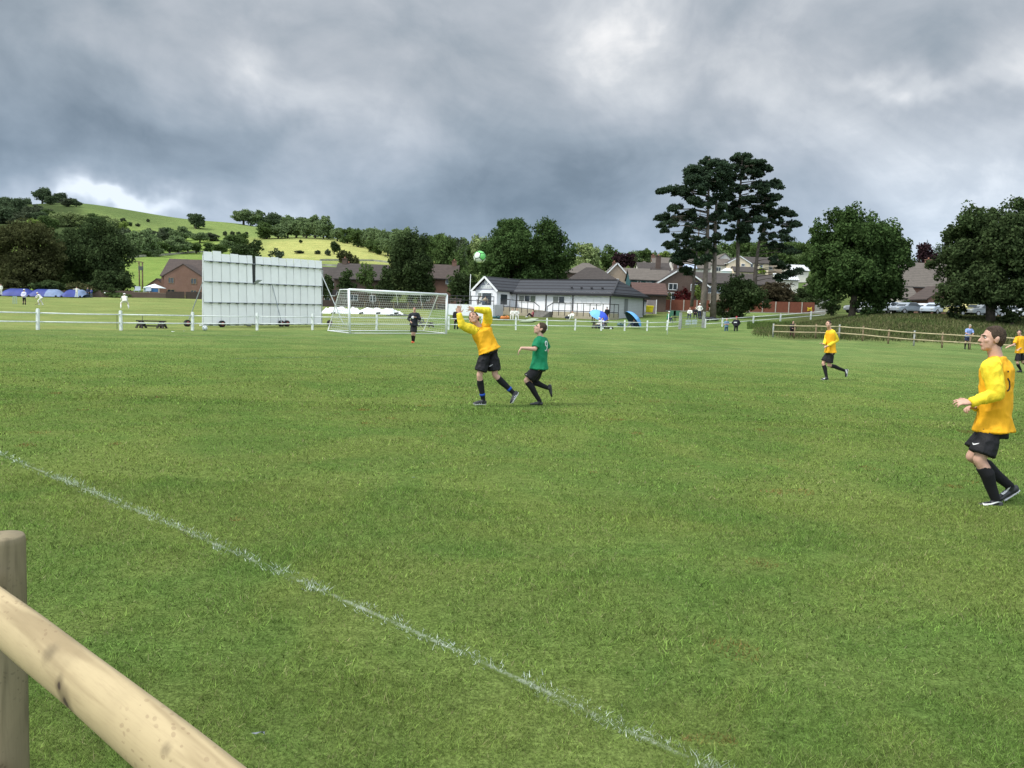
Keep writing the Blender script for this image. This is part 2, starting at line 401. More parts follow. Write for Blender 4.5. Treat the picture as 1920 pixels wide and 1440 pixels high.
def blade_mat(name, straw=.06, mulc=(1, 1, 1)):
    m = bpy.data.materials.new(name); m.use_nodes = True; t = m.node_tree; t.nodes.clear(); k = NG(t)
    out = k.n('ShaderNodeOutputMaterial'); at_ = k.n('ShaderNodeAttribute'); at_.attribute_name = 'tint'
    tcx = k.n('ShaderNodeTexCoord').outputs['Object']
    col = grass_col_nodes(k, at_.outputs['Color'], tcx)
    d = k.n('ShaderNodeBsdfDiffuse'); k.put(d.inputs[0], col); tr = k.n('ShaderNodeBsdfTranslucent'); k.put(tr.inputs[0], col)
    ms = k.n('ShaderNodeMixShader'); ms.inputs[0].default_value = .35
    t.links.new(d.outputs[0], ms.inputs[1]); t.links.new(tr.outputs[0], ms.inputs[2]); t.links.new(ms.outputs[0], out.inputs[0]); return m
def set_tint(me, cols):
    a = me.color_attributes.new('tint', 'FLOAT_COLOR', 'POINT')
    a.data.foreach_set('color', np.concatenate([cols, np.ones((len(cols), 1))], 1).astype(np.float32).ravel())
tg = np.unique(np.concatenate([np.linspace(-6, -1, 40), np.linspace(-1, 1, 420), np.linspace(1, 6, 40)]))
yg = np.concatenate([np.array([-900, -300, -100, -30, -8]), np.linspace(-4, 40, 60), np.geomspace(40.6, 2400, 330)])
TT, YY = np.meshgrid(tg, yg, indexing='xy')
XX = TT*(np.abs(YY)+6)
ZZ = terr_np(XX.ravel(), YY.ravel())
V = np.stack([XX.ravel(), YY.ravel(), ZZ], 1); nx = len(tg); ny = len(yg)
ii, jj = np.meshgrid(np.arange(nx-1), np.arange(ny-1), indexing='xy'); a0 = (jj*nx+ii).ravel()
F = np.stack([a0, a0+1, a0+nx+1, a0+nx], 1)
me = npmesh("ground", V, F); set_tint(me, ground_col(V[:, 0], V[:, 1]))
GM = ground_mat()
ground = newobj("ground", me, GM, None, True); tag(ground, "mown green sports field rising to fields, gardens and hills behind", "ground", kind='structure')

def inpoly_dist(P, line):
    d = np.full(len(P), 1e9)
    for a, b in zip(line[:-1], line[1:]):
        a = np.array(a); b = np.array(b); ab = b-a
        t = np.clip(((P-a) @ ab)/(ab @ ab), 0, 1); q_ = a+t[:, None]*ab
        d = np.minimum(d, np.linalg.norm(P-q_, axis=1))
    return d
def flat(px, py):
    d = ray(px, py); t = -CAMZ/d.z; p = CC+d*t; return (p.x, p.y)
TL = [flat(*p) for p in [(0, 852), (150, 913), (335, 990), (500, 1062), (700, 1150), (900, 1240), (1100, 1333), (1330, 1440)]]
TL = [(TL[0][0]-(TL[1][0]-TL[0][0])*12, TL[0][1]-(TL[1][1]-TL[0][1])*12)]+TL+[(TL[-1][0]+.6, TL[-1][1]-.55), (TL[-1][0]+6, TL[-1][1]-5.2)]
_G2 = rng.normal(size=(257, 257))
def n2d(x, y, sc):
    u = (x*sc) % 256; v = (y*sc) % 256; i = u.astype(int); j = v.astype(int); a = u-i; b = v-j; a = a*a*(3-2*a); b = b*b*(3-2*b)
    return (_G2[i, j]*(1-a)+_G2[i+1, j]*a)*(1-b)+(_G2[i, j+1]*(1-a)+_G2[i+1, j+1]*a)*b
def blades(n_target, y0, y1, h, w, band=None):
    n = n_target
    Y = np.sqrt(rng.uniform(y0*y0, y1*y1, n)) if y1 < 30 else y0+(y1-y0)*rng.beta(1.15, 2.4, n); X = rng.uniform(-1, 1, n)*(.72*Y+3.6)
    P = np.stack([X, Y], 1)
    dens = np.array([mnoise.noise(Vector((x*1.3, y*1.3, 0))) for x, y in P[:: max(1, n//60000)]]) if False else None
    Z = terr_np(X, Y); cl = n2d(X+50, Y, 7.0)*.6+n2d(X+50, Y, 2.1)*.5
    az = rng.uniform(0, 2*np.pi, n); ht = h*rng.uniform(.45, 1.25, n)*np.clip(1+.38*cl, .35, 2.1); wd = w*rng.uniform(.6, 1.3, n)
    la = rng.uniform(0, 2*np.pi, n); lean = ht*rng.uniform(.2, 1.3, n)
    dx, dy = np.cos(az)*wd/2, np.sin(az)*wd/2
    base = np.stack([X, Y, Z-.003], 1)
    v0 = base+np.stack([dx, dy, 0*dx], 1); v1 = base-np.stack([dx, dy, 0*dx], 1)
    tip = base+np.stack([np.cos(la)*lean, np.sin(la)*lean, ht*rng.uniform(.55, 1, n)], 1)
    return P, v0, v1, tip
GV = []; GC = []; LV = []; LC = []
for (n, y0, y1, h, w) in [(430000, .6, 3.6, .029, .0030), (350000, 3.6, 7.5, .031, .0052), (210000, 7.5, 14, .032, .010), (180000, 13, 42, .034, .019)]:
    P, v0, v1, tip = blades(n, y0, y1, h, w)
    c = ground_col(P[:, 0], P[:, 1])
    r = rng.uniform(0, 1, n)[:, None]; c = c*(.42+1.45*r**1.3)*np.array([1.32, 1.37, 1.22])
    st = rng.uniform(0, 1, n) < .07; c[st] = np.array([.34, .33, .17])*rng.uniform(.6, 1.2, (st.sum(), 1))
    cl = n2d(P[:, 0]+50, P[:, 1], 7.0)*.6+n2d(P[:, 0]+90, P[:, 1], 19.0)*.5; c *= np.clip(1+.17*cl, .55, 1.5)[:, None]
    dk = rng.uniform(0, 1, n) < .17; c[dk] *= .42
    wr_ = n2d(P[:, 0]+20, P[:, 1]+9, 3.3) > 1.75; c[wr_] *= np.array([1.15, .62, .8])
    d = inpoly_dist(P, TL)
    pat = np.array([mnoise.noise(Vector((x*3.1, y*3.1, 2))) for x, y in P]) if False else np.sin(P[:, 0]*9)*np.sin(P[:, 1]*7.3)*.3+rng.normal(0, .3, n)
    isl = (d < .047+.016*pat+rng.exponential(.013, n)) & (rng.uniform(0, 1, n) < .40+.2*n2d(P[:, 0]+50, P[:, 1], 6.0)+.16*np.sin(P[:, 0]*2.3+P[:, 1]*3.1))
    T = np.stack([v0, v1, tip], 1)
    GV.append(T[~isl].reshape(-1, 3)); GC.append(np.repeat(c[~isl], 3, 0))
    lc = np.array([.58, .66, .56])*rng.uniform(.45, 1.15, (isl.sum(), 1)); LV.append(T[isl].reshape(-1, 3)); LC.append(np.repeat(lc, 3, 0))
def tri_obj(name, Vl, Cl, m, parent=None):
    V = np.concatenate(Vl); C_ = np.concatenate(Cl); me = npmesh(name, V, np.arange(len(V)).reshape(-1, 3)); set_tint(me, C_)
    return newobj(name, me, m, parent)
BM = blade_mat("grass_blade")
tag(tri_obj("grass", GV, GC, BM), "short mown grass blades across the near half of the football pitch", "grass", kind='stuff')
pm = bpy.data.materials.new("painted_grass"); pm.use_nodes = True; t_ = pm.node_tree; t_.nodes.clear(); k_ = NG(t_)
_a = k_.n('ShaderNodeAttribute'); _a.attribute_name = 'tint'; _d = k_.n('ShaderNodeBsdfDiffuse'); k_.put(_d.inputs[0], _a.outputs['Color'])
_o = k_.n('ShaderNodeOutputMaterial'); t_.links.new(_d.outputs[0], _o.inputs[0])

def line_mat(name, amount):
    m = bpy.data.materials.new(name); m.use_nodes = True; t = m.node_tree; t.nodes.clear(); k = NG(t)
    out = k.n('ShaderNodeOutputMaterial'); at_ = k.n('ShaderNodeAttribute'); at_.attribute_name = 'tint'
    tcx = k.n('ShaderNodeTexCoord').outputs['Object']
    edge = k.m('MULTIPLY', k.n('ShaderNodeAttribute').outputs['Fac'], 1.0)
    [n for n in t.nodes if n.type == 'ATTRIBUTE'][-1].attribute_name = 'edge'
    nz = k.noise(tcx, 30, 4, .75); nl = k.noise(tcx, 2.2, 3, .6)
    f = k.m('MULTIPLY', k.m('SUBTRACT', 1.0, k.m('POWER', edge, 2.0)), k.m('ADD', nz, k.m('MULTIPLY', nl, .5)))
    br = k.ss(k.noise(k.v('ADD', tcx, (9, 9, 0)), 5.5, 5, .75), .40, .62)
    f = k.m('MULTIPLY', k.ss(f, .50-.2*amount, .95-.2*amount), br)
    col = k.mix(k.m('MULTIPLY', f, amount), k.mix(1.0, grass_col_nodes(k, at_.outputs['Color'], tcx), (.60, .62, .58, 1), 'MULTIPLY'), (.66, .70, .66, 1))
    d = k.n('ShaderNodeBsdfDiffuse'); k.put(d.inputs[0], col)
    t.links.new(d.outputs[0], out.inputs[0]); return m
def line_strip(name, pts, w, amount, label, zoff=.006):
    P = []
    for a, b in zip(pts[:-1], pts[1:]):
        L = math.hypot(b[0]-a[0], b[1]-a[1]); n = max(1, int(L/.4))
        P += [(a[0]+(b[0]-a[0])*i/n, a[1]+(b[1]-a[1])*i/n) for i in range(n)]
    P.append(pts[-1]); P = np.array(P); T = np.gradient(P, axis=0); T /= np.linalg.norm(T, axis=1)[:, None]; N = np.stack([-T[:, 1], T[:, 0]], 1)
    V = []; E = []
    for e in (-1, -.4, 0, .4, 1):
        q_ = P+N*e*w/2; V.append(np.stack([q_[:, 0], q_[:, 1], terr_np(q_[:, 0], q_[:, 1])+zoff], 1)); E.append(np.full(len(P), abs(e)))
    n = len(P); V = np.concatenate(V); E = np.concatenate(E); F = []
    for r in range(4):
        for i in range(n-1): F.append((r*n+i, r*n+i+1, (r+1)*n+i+1, (r+1)*n+i))
    me = npmesh(name, V, np.array(F)); set_tint(me, ground_col(V[:, 0], V[:, 1]))
    ea = me.attributes.new('edge', 'FLOAT', 'POINT'); ea.data.foreach_set('value', E.astype(np.float32))
    o = newobj(name, me, line_mat(name+"_paint", amount)); return tag(o, label, "pitch line", kind='structure')
tl = line_strip("touchline", TL, .07, .30, "scuffed white touchline crossing the near grass diagonally", .0015)
tri_obj("painted_grass", LV, LC, pm, tl)
gd = Vector((.66, .75)); td = Vector((.75, -.66))
GL = (-4.13, 51.0)
cf = gp(1251, 69)
line_strip("goal_line", [(GL[0]-gd.x*34, GL[1]-gd.y*34), GL, (cf.x, cf.y)], .14, .5, "faint white goal line running under the goal to the corner pole")
line_strip("far_touchline", [(cf.x, cf.y), (cf.x+td.x*45, cf.y+td.y*45)], .14, .35, "faint white touchline on the far side of the pitch")
pa = flat(430, 672.5); pb = gp(1393, 46)
line_strip("penalty_area_line", [pa, (pb.x, pb.y), (pb.x-td.x*13+2, pb.y+9)], .14, .42, "faint white penalty area line crossing behind the two jumping players")

# ------------------------------------------------------------------ bank grass (tall)
def tufts(n, pxr, yr, h, w, cols, cond=None):
    px = rng.uniform(pxr[0], pxr[1], n); Y = rng.uniform(yr[0], yr[1], n); X = (px-960)/FPX*Y
    if cond is not None:
        kk = cond(X, Y, px); X, Y = X[kk], Y[kk]; n = len(X)
    Z = terr_np(X, Y); az = rng.uniform(0, 6.283, n); ht = h*rng.uniform(.4, 1.3, n); wd = w*rng.uniform(.6, 1.3, n)
    la = rng.uniform(0, 6.283, n); lean = ht*rng.uniform(.1, .7, n)
    base = np.stack([X, Y, Z-.02], 1); o = np.stack([np.cos(az)*wd/2, np.sin(az)*wd/2, 0*wd], 1)
    tip = base+np.stack([np.cos(la)*lean, np.sin(la)*lean, ht], 1)
    nzv = np.sin(X*.7+Y*.4)+np.sin(X*.23-Y*.9)+rng.normal(0, .8, n)
    ci = np.clip(((nzv+2.4)/4.8*len(cols)).astype(int), 0, len(cols)-1); C_ = np.array(cols)[ci]*rng.uniform(.6, 1.4, (n, 1))
    return np.stack([base+o, base-o, tip], 1).reshape(-1, 3), np.repeat(C_, 3, 0)
TC = [(.085, .115, .038), (.065, .095, .032), (.13, .135, .06), (.095, .12, .04), (.14, .135, .065), (.06, .08, .03)]
v, c = tufts(90000, (1400, 2000), (61.5, 90), .30, .09, TC, lambda X, Y, px: (px > 1400+rng.exponential(45, len(px))) & (Y > 61.5+rng.exponential(2.2, len(X))+np.clip((1560-px)/10, 0, 40)*rng.uniform(.2, 1.1, len(X))))
bank = tri_obj("bank_grass", [v], [c], pm); tag(bank, "tall rough grass covering the bank behind the brown rail fence", "grass", kind='stuff')
v, c = tufts(5000, (1395, 1480), (84, 94), .28, .08, [(.07, .12, .03), (.10, .15, .04), (.06, .10, .03)])
tag(tri_obj("fence_side_grass", [v], [c], pm), "longer green grass along the far end of the white fence", "grass", kind='stuff')

# ------------------------------------------------------------------ fences
white = mat("white_paint", (.74, .77, .74), .6, .12, 6)
grey_post = mat("grey_timber", (.30, .31, .29), .9, .25, 5)
pale_wood = mat("pale_rail_wood", (.42, .36, .22), .85, .25, 3)
dark_wood = mat("brown_post_wood", (.20, .15, .09), .9, .3, 4)
wf = thing("white_fence", "long white painted two rail fence behind the goal and along the cricket field", "fence", (-20, 41, 0))
def fence_pt(px):   # where column px meets the fence line
    t = (px-960)/FPX
    Y = (41+22.52)/(1-1.126*t); return gp(px, Y)
wpx = [-150, -60, 71, 227, 361, 482, 586, 706, 774, 841, 904, 967, 1025, 1078, 1127, 1171, 1213, 1250, 1272]
wp = [fence_pt(p) for p in wpx]
def post(mb, p, h, w, lean=0):
    a = p-Vector((0, 0, .05)); b = p+Vector((lean, 0, h))
    mb.beam(a, b, w, w, up=(0, 1, 0)); mb.box(b+Vector((0, 0, .012)), (w*.8, w*.8, .03)); return mb
for p in wp[:-1]: post(MB(), p, .98, .13, random.uniform(-.03, .03)).build("post", white, wf, bevel=.01)
def rails(pts, hs, r, m, th, sag=.02):
    for h in hs:
        for a, b in zip(pts[:-1], pts[1:]):
            md = (a+b)/2+Vector((0, 0, h-random.uniform(0, sag))); MB().tube([a+Vector((0, -.02, h)), md, b+Vector((0, -.02, h))], r, 6).build("rail", m, th, True)
rails(wp, (.80, .38), .036, white, wf)
gp1 = gp(1274, 83.5); gp2 = gp(1318, 86.5)
wf2 = thing("white_fence", "white two rail fence from the gate rising up the bank to the right", "fence", tuple(gp(1322, 87)))
w2 = [gp(1322, 87), gp(1354, 89), gp(1412, 92), gp(1463, 95), gp(1520, 98), gp(1545, 100)]
for p in w2[:-1]: post(MB(), p, .95, .15).build("post", white, wf2, bevel=.01)
rails(w2, (.86, .42), .04, white, wf2, .01)
gate = thing("field_gate", "grey metal field gate with two pale boards between timber posts", "gate", tuple(gp1))
for p in (gp1, gp2):
    MB().beam(p, p+Vector((.05, 0, 1.75)), .26, .26, up=(0, 1, 0)).build("post", grey_post, gate, bevel=.02)
galv = mat("galvanised", (.30, .33, .33), .5, .1, 5, metal=.4)
d_ = (gp2-gp1); gb = MB()
for h in (.18, .36, .54, .74, .96, 1.2): gb.tube([gp1+d_*.07+Vector((0, -.1, h)), gp2-d_*.07+Vector((0, -.1, h))], .02, 6)
for t in (.07, .35, .65, .93): gb.tube([gp1+d_*t+Vector((0, -.1, .18)), gp1+d_*t+Vector((0, -.1, 1.2))], .022, 6)
gb.build("gate_bars", galv, gate)
pw = mat("pale_board", (.55, .62, .64), .6, .1, 4)
for t in (.34, .60):
    for h in (.82, .56): MB().beam(gp1+d_*(t-.11)+Vector((0, -.16, h)), gp1+d_*(t+.11)+Vector((0, -.16, h)), .03, .2).build("board", pw, gate)
bf = thing("timber_fence", "brown timber post fence with two pale rails at the foot of the grassy bank", "fence", tuple(gp(1449, 66)))
bpx = [1449, 1489, 1529, 1573, 1617, 1665, 1713, 1766, 1818, 1876, 1940, 2010]
bA = gp(1449, 66); bB = gp(1818, 57)
def bpt(px):
    t = (px-960)/FPX; dx = (bB-bA); s = (t*bA.y-bA.x)/(dx.x-t*dx.y); return gp(px, bA.y+dx.y*s)
bp = [bpt(p) for p in bpx]
for i, p in enumerate(bp): MB().tube([p-Vector((0, 0, .1)), p+Vector((random.uniform(-.02, .02), 0, 1.12+random.uniform(-.04, .05)))], .065, 8).build("post", dark_wood if i % 3 else grey_post, bf, True)
rails([p+Vector((0, -.05, 0)) for p in bp], (.98, .48), .048, pale_wood, bf, .02)

# near fence -------------------------------------------------------
nf = thing("timber_fence", "near round timber post with a pale half round rail, at the bottom left corner", "fence", (-1.3, 2, 0))
def near_wood(name, c1, c2, dark, rail=False, ax=(1, 0, 0)):
    m = bpy.data.materials.new(name); m.use_nodes = True; t = m.node_tree; t.nodes.clear(); k = NG(t)
    out = k.n('ShaderNodeOutputMaterial'); tcx = k.n('ShaderNodeTexCoord').outputs['Object']
    mp = k.n('ShaderNodeMapping'); k.put(mp.inputs[0], tcx); mp.inputs['Rotation'].default_value = (0, 0, math.atan2(.58, .652)) if rail else (0, 0, 0)
    vec = mp.outputs[0]
    big = k.noise(vec, 2.2, 4, .6, .8)
    gr = k.noise(k.v('MULTIPLY', vec, (.55, 7, 7) if rail else (9, 9, .8)), 2.4, 3, .5, .5)
    rings = k.m('SINE', k.m('MULTIPLY', gr, 11.0))
    col = k.mix(k.ss(rings, -.9, .9), (*c1, 1), (*c2, 1))
    col = k.mix(k.m('MULTIPLY', k.ss(big, .45, .7), .45), col, (*[x*.72 for x in c2], 1))
    fi = k.noise(k.v('MULTIPLY', vec, (6, 90, 90) if rail else (90, 90, 5)), 3, 3, .6); col = k.mix(k.m('MULTIPLY', k.ss(fi, .45, .8), .16), col, (*dark, 1))
    vo = k.n('ShaderNodeTexVoronoi'); k.put(vo.inputs[0], k.v('ADD', k.v('MULTIPLY', vec, (24, 46, 46)), k.v('MULTIPLY', k.v('SUBTRACT', k.n('ShaderNodeTexNoise').outputs[1], (.5, .5, .5)), (1.2, 1.2, 1.2)))); vo.inputs['Scale'].default_value = 1.6
    msk = k.m('MULTIPLY', k.m('LESS_THAN', vo.outputs['Distance'], .24), k.ss(k.noise(vec, 5, 3, .6), .46, .58))
    col = k.mix(k.m('MULTIPLY', msk, .32), col, (*dark, 1))
    for (kx, ky, kz, r_) in (KNOTS if rail else []):
        d = k.v('LENGTH', k.v('MULTIPLY', k.v('SUBTRACT', k.v('ADD', tcx, (0, 0, 0)), (kx, ky, kz)), (1, 1, 1)))
        d = k.m('ADD', d, k.m('MULTIPLY', k.m('SUBTRACT', k.noise(tcx, 60, 3, .6), .5), .012))
        col = k.mix(k.m('MULTIPLY', k.ss(d, r_*2.8, r_*.8), .85), col, (*[x*.55 for x in c2], 1))
        col = k.mix(k.ss(d, r_*1.0, r_*.35), col, (.05, .03, .02, 1))
    p = k.n('ShaderNodeBsdfPrincipled'); k.put(p.inputs['Base Color'], col); p.inputs['Roughness'].default_value = .75
    b = k.n('ShaderNodeBump'); b.inputs['Strength'].default_value = .25; b.inputs['Distance'].default_value = .004; k.put(b.inputs['Height'], gr); t.links.new(b.outputs[0], p.inputs['Normal'])
    t.links.new(p.outputs[0], out.inputs[0]); return m
ra = at(0, 1168, 1.83); rb = at(340, 1440, 1.25); rd = (rb-ra); rd.z = 0; rd.normalize(); rz = (ra.z+rb.z)/2
nrm = Vector((rd.y, -rd.x, 0)); nrm = nrm if nrm.dot(Vector((0, -1, 0))) > 0 else -nrm       # towards the camera side
pc = at(6, 1003, 2.04)
def half_round(z, s0, s1, r, n=60):
    mb = MB(); base = Vector((ra.x, ra.y, z)); rg = []; K_ = 18
    for i in range(n+1):
        s = s0+(s1-s0)*i/n; c = base+rd*s+Vector((0, 0, .006*math.sin(s*2.1)))
        rr = r*(1+.035*mnoise.noise(Vector((s*3, z, 0))))
        rg.append([c+nrm*(math.cos(a)*rr*.9-.02)+Vector((0, 0, math.sin(a)*rr*(1+.02*mnoise.noise(Vector((s*4, a, z)))))) for a in [-math.pi/2+math.pi*j/K_ for j in range(K_+1)]])
    vs = [v for r_ in rg for v in r_]; m_ = K_+1; fs = []
    for i in range(n):
        for j in range(m_):
            k = (j+1) % m_; fs.append((i*m_+j, i*m_+k, (i+1)*m_+k, (i+1)*m_+j))
    fs += [tuple(range(m_)), tuple(range(n*m_, (n+1)*m_))]
    mb.add(vs, fs); return mb
def onrail(px, py, Y): 
    d = ray(px, py); c_ = Vector((ra.x, ra.y, rz)); t = ((c_+nrm*.034-CC).dot(nrm))/d.dot(nrm); p = CC+d*t; return (p.x-nf.location.x, p.y-nf.location.y, p.z-nf.location.z)
KNOTS = [(*onrail(80, 1218, 1.66), .014), (*onrail(122, 1318, 1.60), .017), (*onrail(112, 1285, 1.60), .010), (*onrail(300, 1402, 1.30), .008)]
half_round(rz, -1.6, 3.2, .063, 90).build("rail", near_wood("rail_timber", (.43, .34, .19), (.29, .22, .115), (.14, .08, .04), True), nf, True)
half_round(rz-.5, -1.6, 3.2, .060, 40).build("rail", MATS.get('x') or bpy.data.materials["rail_timber"], nf, True)
pmat = near_wood("post_timber", (.25, .205, .12), (.15, .122, .068), (.03, .022, .012))
for k in (-1, 0, 1):
    c = Vector((pc.x, pc.y, 0))+rd*1.8*k
    R_ = .051; pts = [c+Vector((0, 0, z)) for z in (-.2, .3, .7, pc.z-.02, pc.z-.006, pc.z)]; MB().tube(pts, [R_, R_, R_, R_, R_*.97, R_*.9], 28).build("post", pmat, nf, True)
# ------------------------------------------------------------------ foliage
def leaf_quads(C_, N_, s, r):
    n = len(C_); T = r.normal(size=(n, 3)); T -= N_*np.sum(T*N_, 1)[:, None]; T /= np.linalg.norm(T, axis=1)[:, None]+1e-9; B = np.cross(N_, T)
    s = s[:, None]; V = np.stack([C_+T*s, C_+B*s*.62, C_-T*s, C_-B*s*.62], 1)
    return V.reshape(-1, 3)
def crown_pts(blobs, s, dens, r, sub=None, ny=1.0, fill=.3, up=.3):
    """leaf centres and normals for a crown made of ellipsoid boughs (c, (rx,ry,rz))"""
    CC_, NN_ = [], []
    for (c, rr) in blobs:
        c = np.array(c); rr = np.array(rr); R = float(np.mean(rr)); n = int(dens*R*R*11/(s*s)); n = max(n, 30)
        k = sub or max(8, int(16*dens**.5)); dd = r.normal(size=(k, 3)); dd[:, 2] = dd[:, 2]*.9+.15; dd /= np.linalg.norm(dd, axis=1)[:, None]
        cen = dd*r.uniform(.55, .95, (k, 1)); sr = r.uniform(.22, .42, k)
        idx = r.integers(0, k, n); off = r.normal(size=(n, 3)); off /= np.linalg.norm(off, axis=1)[:, None]
        p = cen[idx]+off*(sr[idx][:, None])*r.uniform(.55, 1.08, (n, 1))
        m = int(n*fill); di = r.normal(size=(m, 3)); di /= np.linalg.norm(di, axis=1)[:, None]; p[:m] = di*r.uniform(.35, .8, (m, 1))
        nn = off*.8+r.normal(size=(n, 3))*.55+np.array([0, 0, up]); nn /= np.linalg.norm(nn, axis=1)[:, None]
        CC_.append(c+p*rr); NN_.append(nn)
    return np.concatenate(CC_), np.concatenate(NN_)
def crown_mesh(name, blobs, s, dens, seed, m, parent, fill=.3, up=.3):
    r = np.random.default_rng(seed); C_, N_ = crown_pts(blobs, s, dens, r, fill=fill, up=up)
    V = leaf_quads(C_-np.array(rootloc(parent))[None, :], N_, s*r.uniform(.55, 1.25, len(C_)), r)
    me = npmesh(name, V, np.arange(len(V)).reshape(-1, 4)); return newobj(name, me, m, parent)
def env_blobs(c, w, h, d, seed, n=14, kind='round', br=.36):
    """boughs filling an envelope: half width w, full height h above c, half depth d"""
    r = random.Random(seed); out = []
    for i in range(n):
        for _ in range(50):
            x, y, z = r.uniform(-1, 1), r.uniform(-1, 1), r.uniform(-1, 1)
            if kind == 'cone': lim = max(.08, (1-z)/2)
            elif kind == 'dome': lim = math.sqrt(max(0, 1-max(0, z)**2)) if z > -.3 else .9
            else: lim = math.sqrt(max(0, 1-z*z*.9))
            if x*x+y*y < lim*lim: break
        b = br*r.uniform(.75, 1.25)*(1 if kind != 'cone' else .6+.6*(1-z)/2)
        k = 1-b*.8
        out.append(((c[0]+x*w*k, c[1]+y*d*k, c[2]+h/2+z*h/2*k), (w*b*1.15, d*b*1.15, h/2*b*1.05)))
    return out
def leafmat(name, c, var=.3, vs=.35, island=.35, trans=.3):
    return mat(name, c, var=var, vscale=vs, island=island, trans=trans)
bark = mat("bark", (.09, .075, .055), .95, .3, 3); pine_bark = mat("pine_bark", (.15, .125, .105), .95, .3, 2.5)
def limbs(mb, base, top, targets, r0, seed):
    r = random.Random(seed); base = Vector(base); top = Vector(top)
    mid = base.lerp(top, .5)+Vector((r.uniform(-.3, .3), r.uniform(-.3, .3), 0))*r0*3
    mb.tube([base-Vector((0, 0, .3)), base+Vector((0, 0, .3)), mid, top], [r0*1.5, r0*1.1, r0*.8, r0*.35], 10)
    for t in targets:
        t = Vector(t); f = r.uniform(.25, .85); a = base.lerp(top, f); m_ = a.lerp(t, .5)+Vector((0, 0, (t-a).length*.08))
        mb.tube([a, m_, t], [r0*.38*(1.1-f*.6), r0*.22, r0*.06], 6)
    return mb
def tree_px(name, label, px, ytop, ybase, hw, Y, m, seed, s=None, n=16, kind='round', dens=1.0, low=0.12, trunk=None, group=None, depth=None, br=.36, gbase=None, fill=.3, zb=None):
    """a broadleaf tree standing at depth Y; its crown spans the given columns and rows of the photograph"""
    a = at(px, ytop, Y); b = at(px, ybase, Y); w = hw*Y/FPX; g0 = gp(px, Y)
    zb = min(b.z, g0.z) if zb is None else zb; X = (a.x+b.x)/2
    root = thing(name, label, "tree" if 'tree' in name or name in ('oak', 'beech', 'willow') else ("shrub" if 'shrub' in name or 'bush' in name else "tree"), (X, Y, min(g0.z, zb)), group)
    H = a.z-zb; c = (X, Y, zb+H*low); h = H*(1-low); d = (depth or min(w*.9, 9))
    s = s or max(.10, 2.3*Y/804*.55)
    bl = env_blobs(c, w, h, d, seed, n, kind, br)
    crown_mesh("crown", bl, s, dens, seed, m, root, fill)
    r0 = trunk or max(.15, w*.075)
    mb = MB(); limbs(mb, (X, Y, min(g0.z, zb)), (X, Y, zb+H*.62), [x[0] for x in bl[:9]], r0, seed); mb.build("trunk", bark, root, True)
    return root
G_dark = leafmat("leaf_dark", (.058, .086, .034)); G_mid = leafmat("leaf_mid", (.095, .145, .048)); G_light = leafmat("leaf_light", (.20, .27, .07))
G_olive = leafmat("leaf_olive", (.075, .082, .034)); G_oak = leafmat("leaf_oak", (.062, .105, .034)); G_pale = leafmat("leaf_pale", (.25, .31, .13))
G_copper = leafmat("leaf_copper", (.040, .022, .026)); G_brown = leafmat("leaf_brown", (.065, .055, .032)); G_red = leafmat("leaf_red", (.10, .022, .022))
G_bluish = leafmat("leaf_bluish", (.09, .125, .075)); G_lime = leafmat("leaf_lime", (.19, .27, .045)); G_pine = leafmat("leaf_pine", (.046, .072, .042), vs=.5)
G_ridge = leafmat("leaf_ridge", (.17, .235, .105), vs=.08); G_ridge2 = leafmat("leaf_ridge_dark", (.095, .135, .070), vs=.08)
G_wood = leafmat("leaf_woodland", (.095, .120, .070), vs=.08)

# big trees of the middle distance
tree_px("willow_tree", "olive brown willow like tree at the left edge behind the cricket field", 48, 408, 556, 76, 158, G_olive, 11, n=26, dens=1.0, low=.02, kind='dome', br=.33)
tree_px("broadleaf_tree", "very large dark green tree left of the brick house, behind the blue covers", 172, 397, 556, 76, 168, G_dark, 12, n=34, dens=1.1, low=.02, kind='dome', br=.30)
tree_px("broadleaf_tree", "dark tree cut by the left edge of the photo beyond the cricket field", -60, 430, 556, 60, 170, G_dark, 13, n=16, low=.02, kind='dome')
tree_px("broadleaf_tree", "dark tree filling the gap between the willow like tree and the very large dark tree", 112, 436, 556, 48, 176, G_dark, 131, n=16, low=.0, kind='dome')
tree_px("hedge_bush", "broad dark bush at the foot of the very large dark tree", 205, 505, 557, 44, 156, G_dark, 132, n=14, low=.0, kind='dome')
tree_px("broadleaf_tree", "tall dark green tree standing directly behind the goal", 772, 431, 562, 52, 150, G_dark, 14, n=30, dens=1.1, low=.03, kind='dome', br=.32)
tree_px("broadleaf_tree", "small dark tree leaning on the left side of the tall tree behind the goal", 722, 500, 560, 24, 146, G_dark, 15, n=12, low=.05)
tree_px("broadleaf_tree", "dark tree between the orange brick house and the clubhouse gable", 868, 478, 575, 34, 140, G_dark, 16, n=18, low=.02, kind='dome')
tree_px("broadleaf_tree", "mid green tree behind the tall tree of the goal, on its right", 840, 433, 560, 34, 190, G_mid, 17, n=18, low=.05)
tree_px("broadleaf_tree", "pale yellow green tree rising left of the big oak", 905, 432, 540, 28, 230, G_pale, 18, n=14, low=.05)
tree_px("broadleaf_tree", "bushy mid green tree under the flying ball", 880, 462, 560, 30, 165, G_mid, 181, n=14, low=.05)
tree_px("oak_tree", "huge dark green oak behind the white clubhouse", 966, 407, 560, 76, 140, G_oak, 19, n=52, dens=1.15, low=.02, kind='round', br=.25, depth=9)
tree_px("oak_tree", "second dark oak crown behind the right half of the clubhouse roof", 1024, 400, 560, 58, 137, G_oak, 20, n=34, low=.02, kind='dome', br=.28)
tree_px("olive_tree", "olive green round tree on the field above the roofs left of the goal", 652, 461, 525, 23, 232, G_olive, 21, n=12, low=.1)
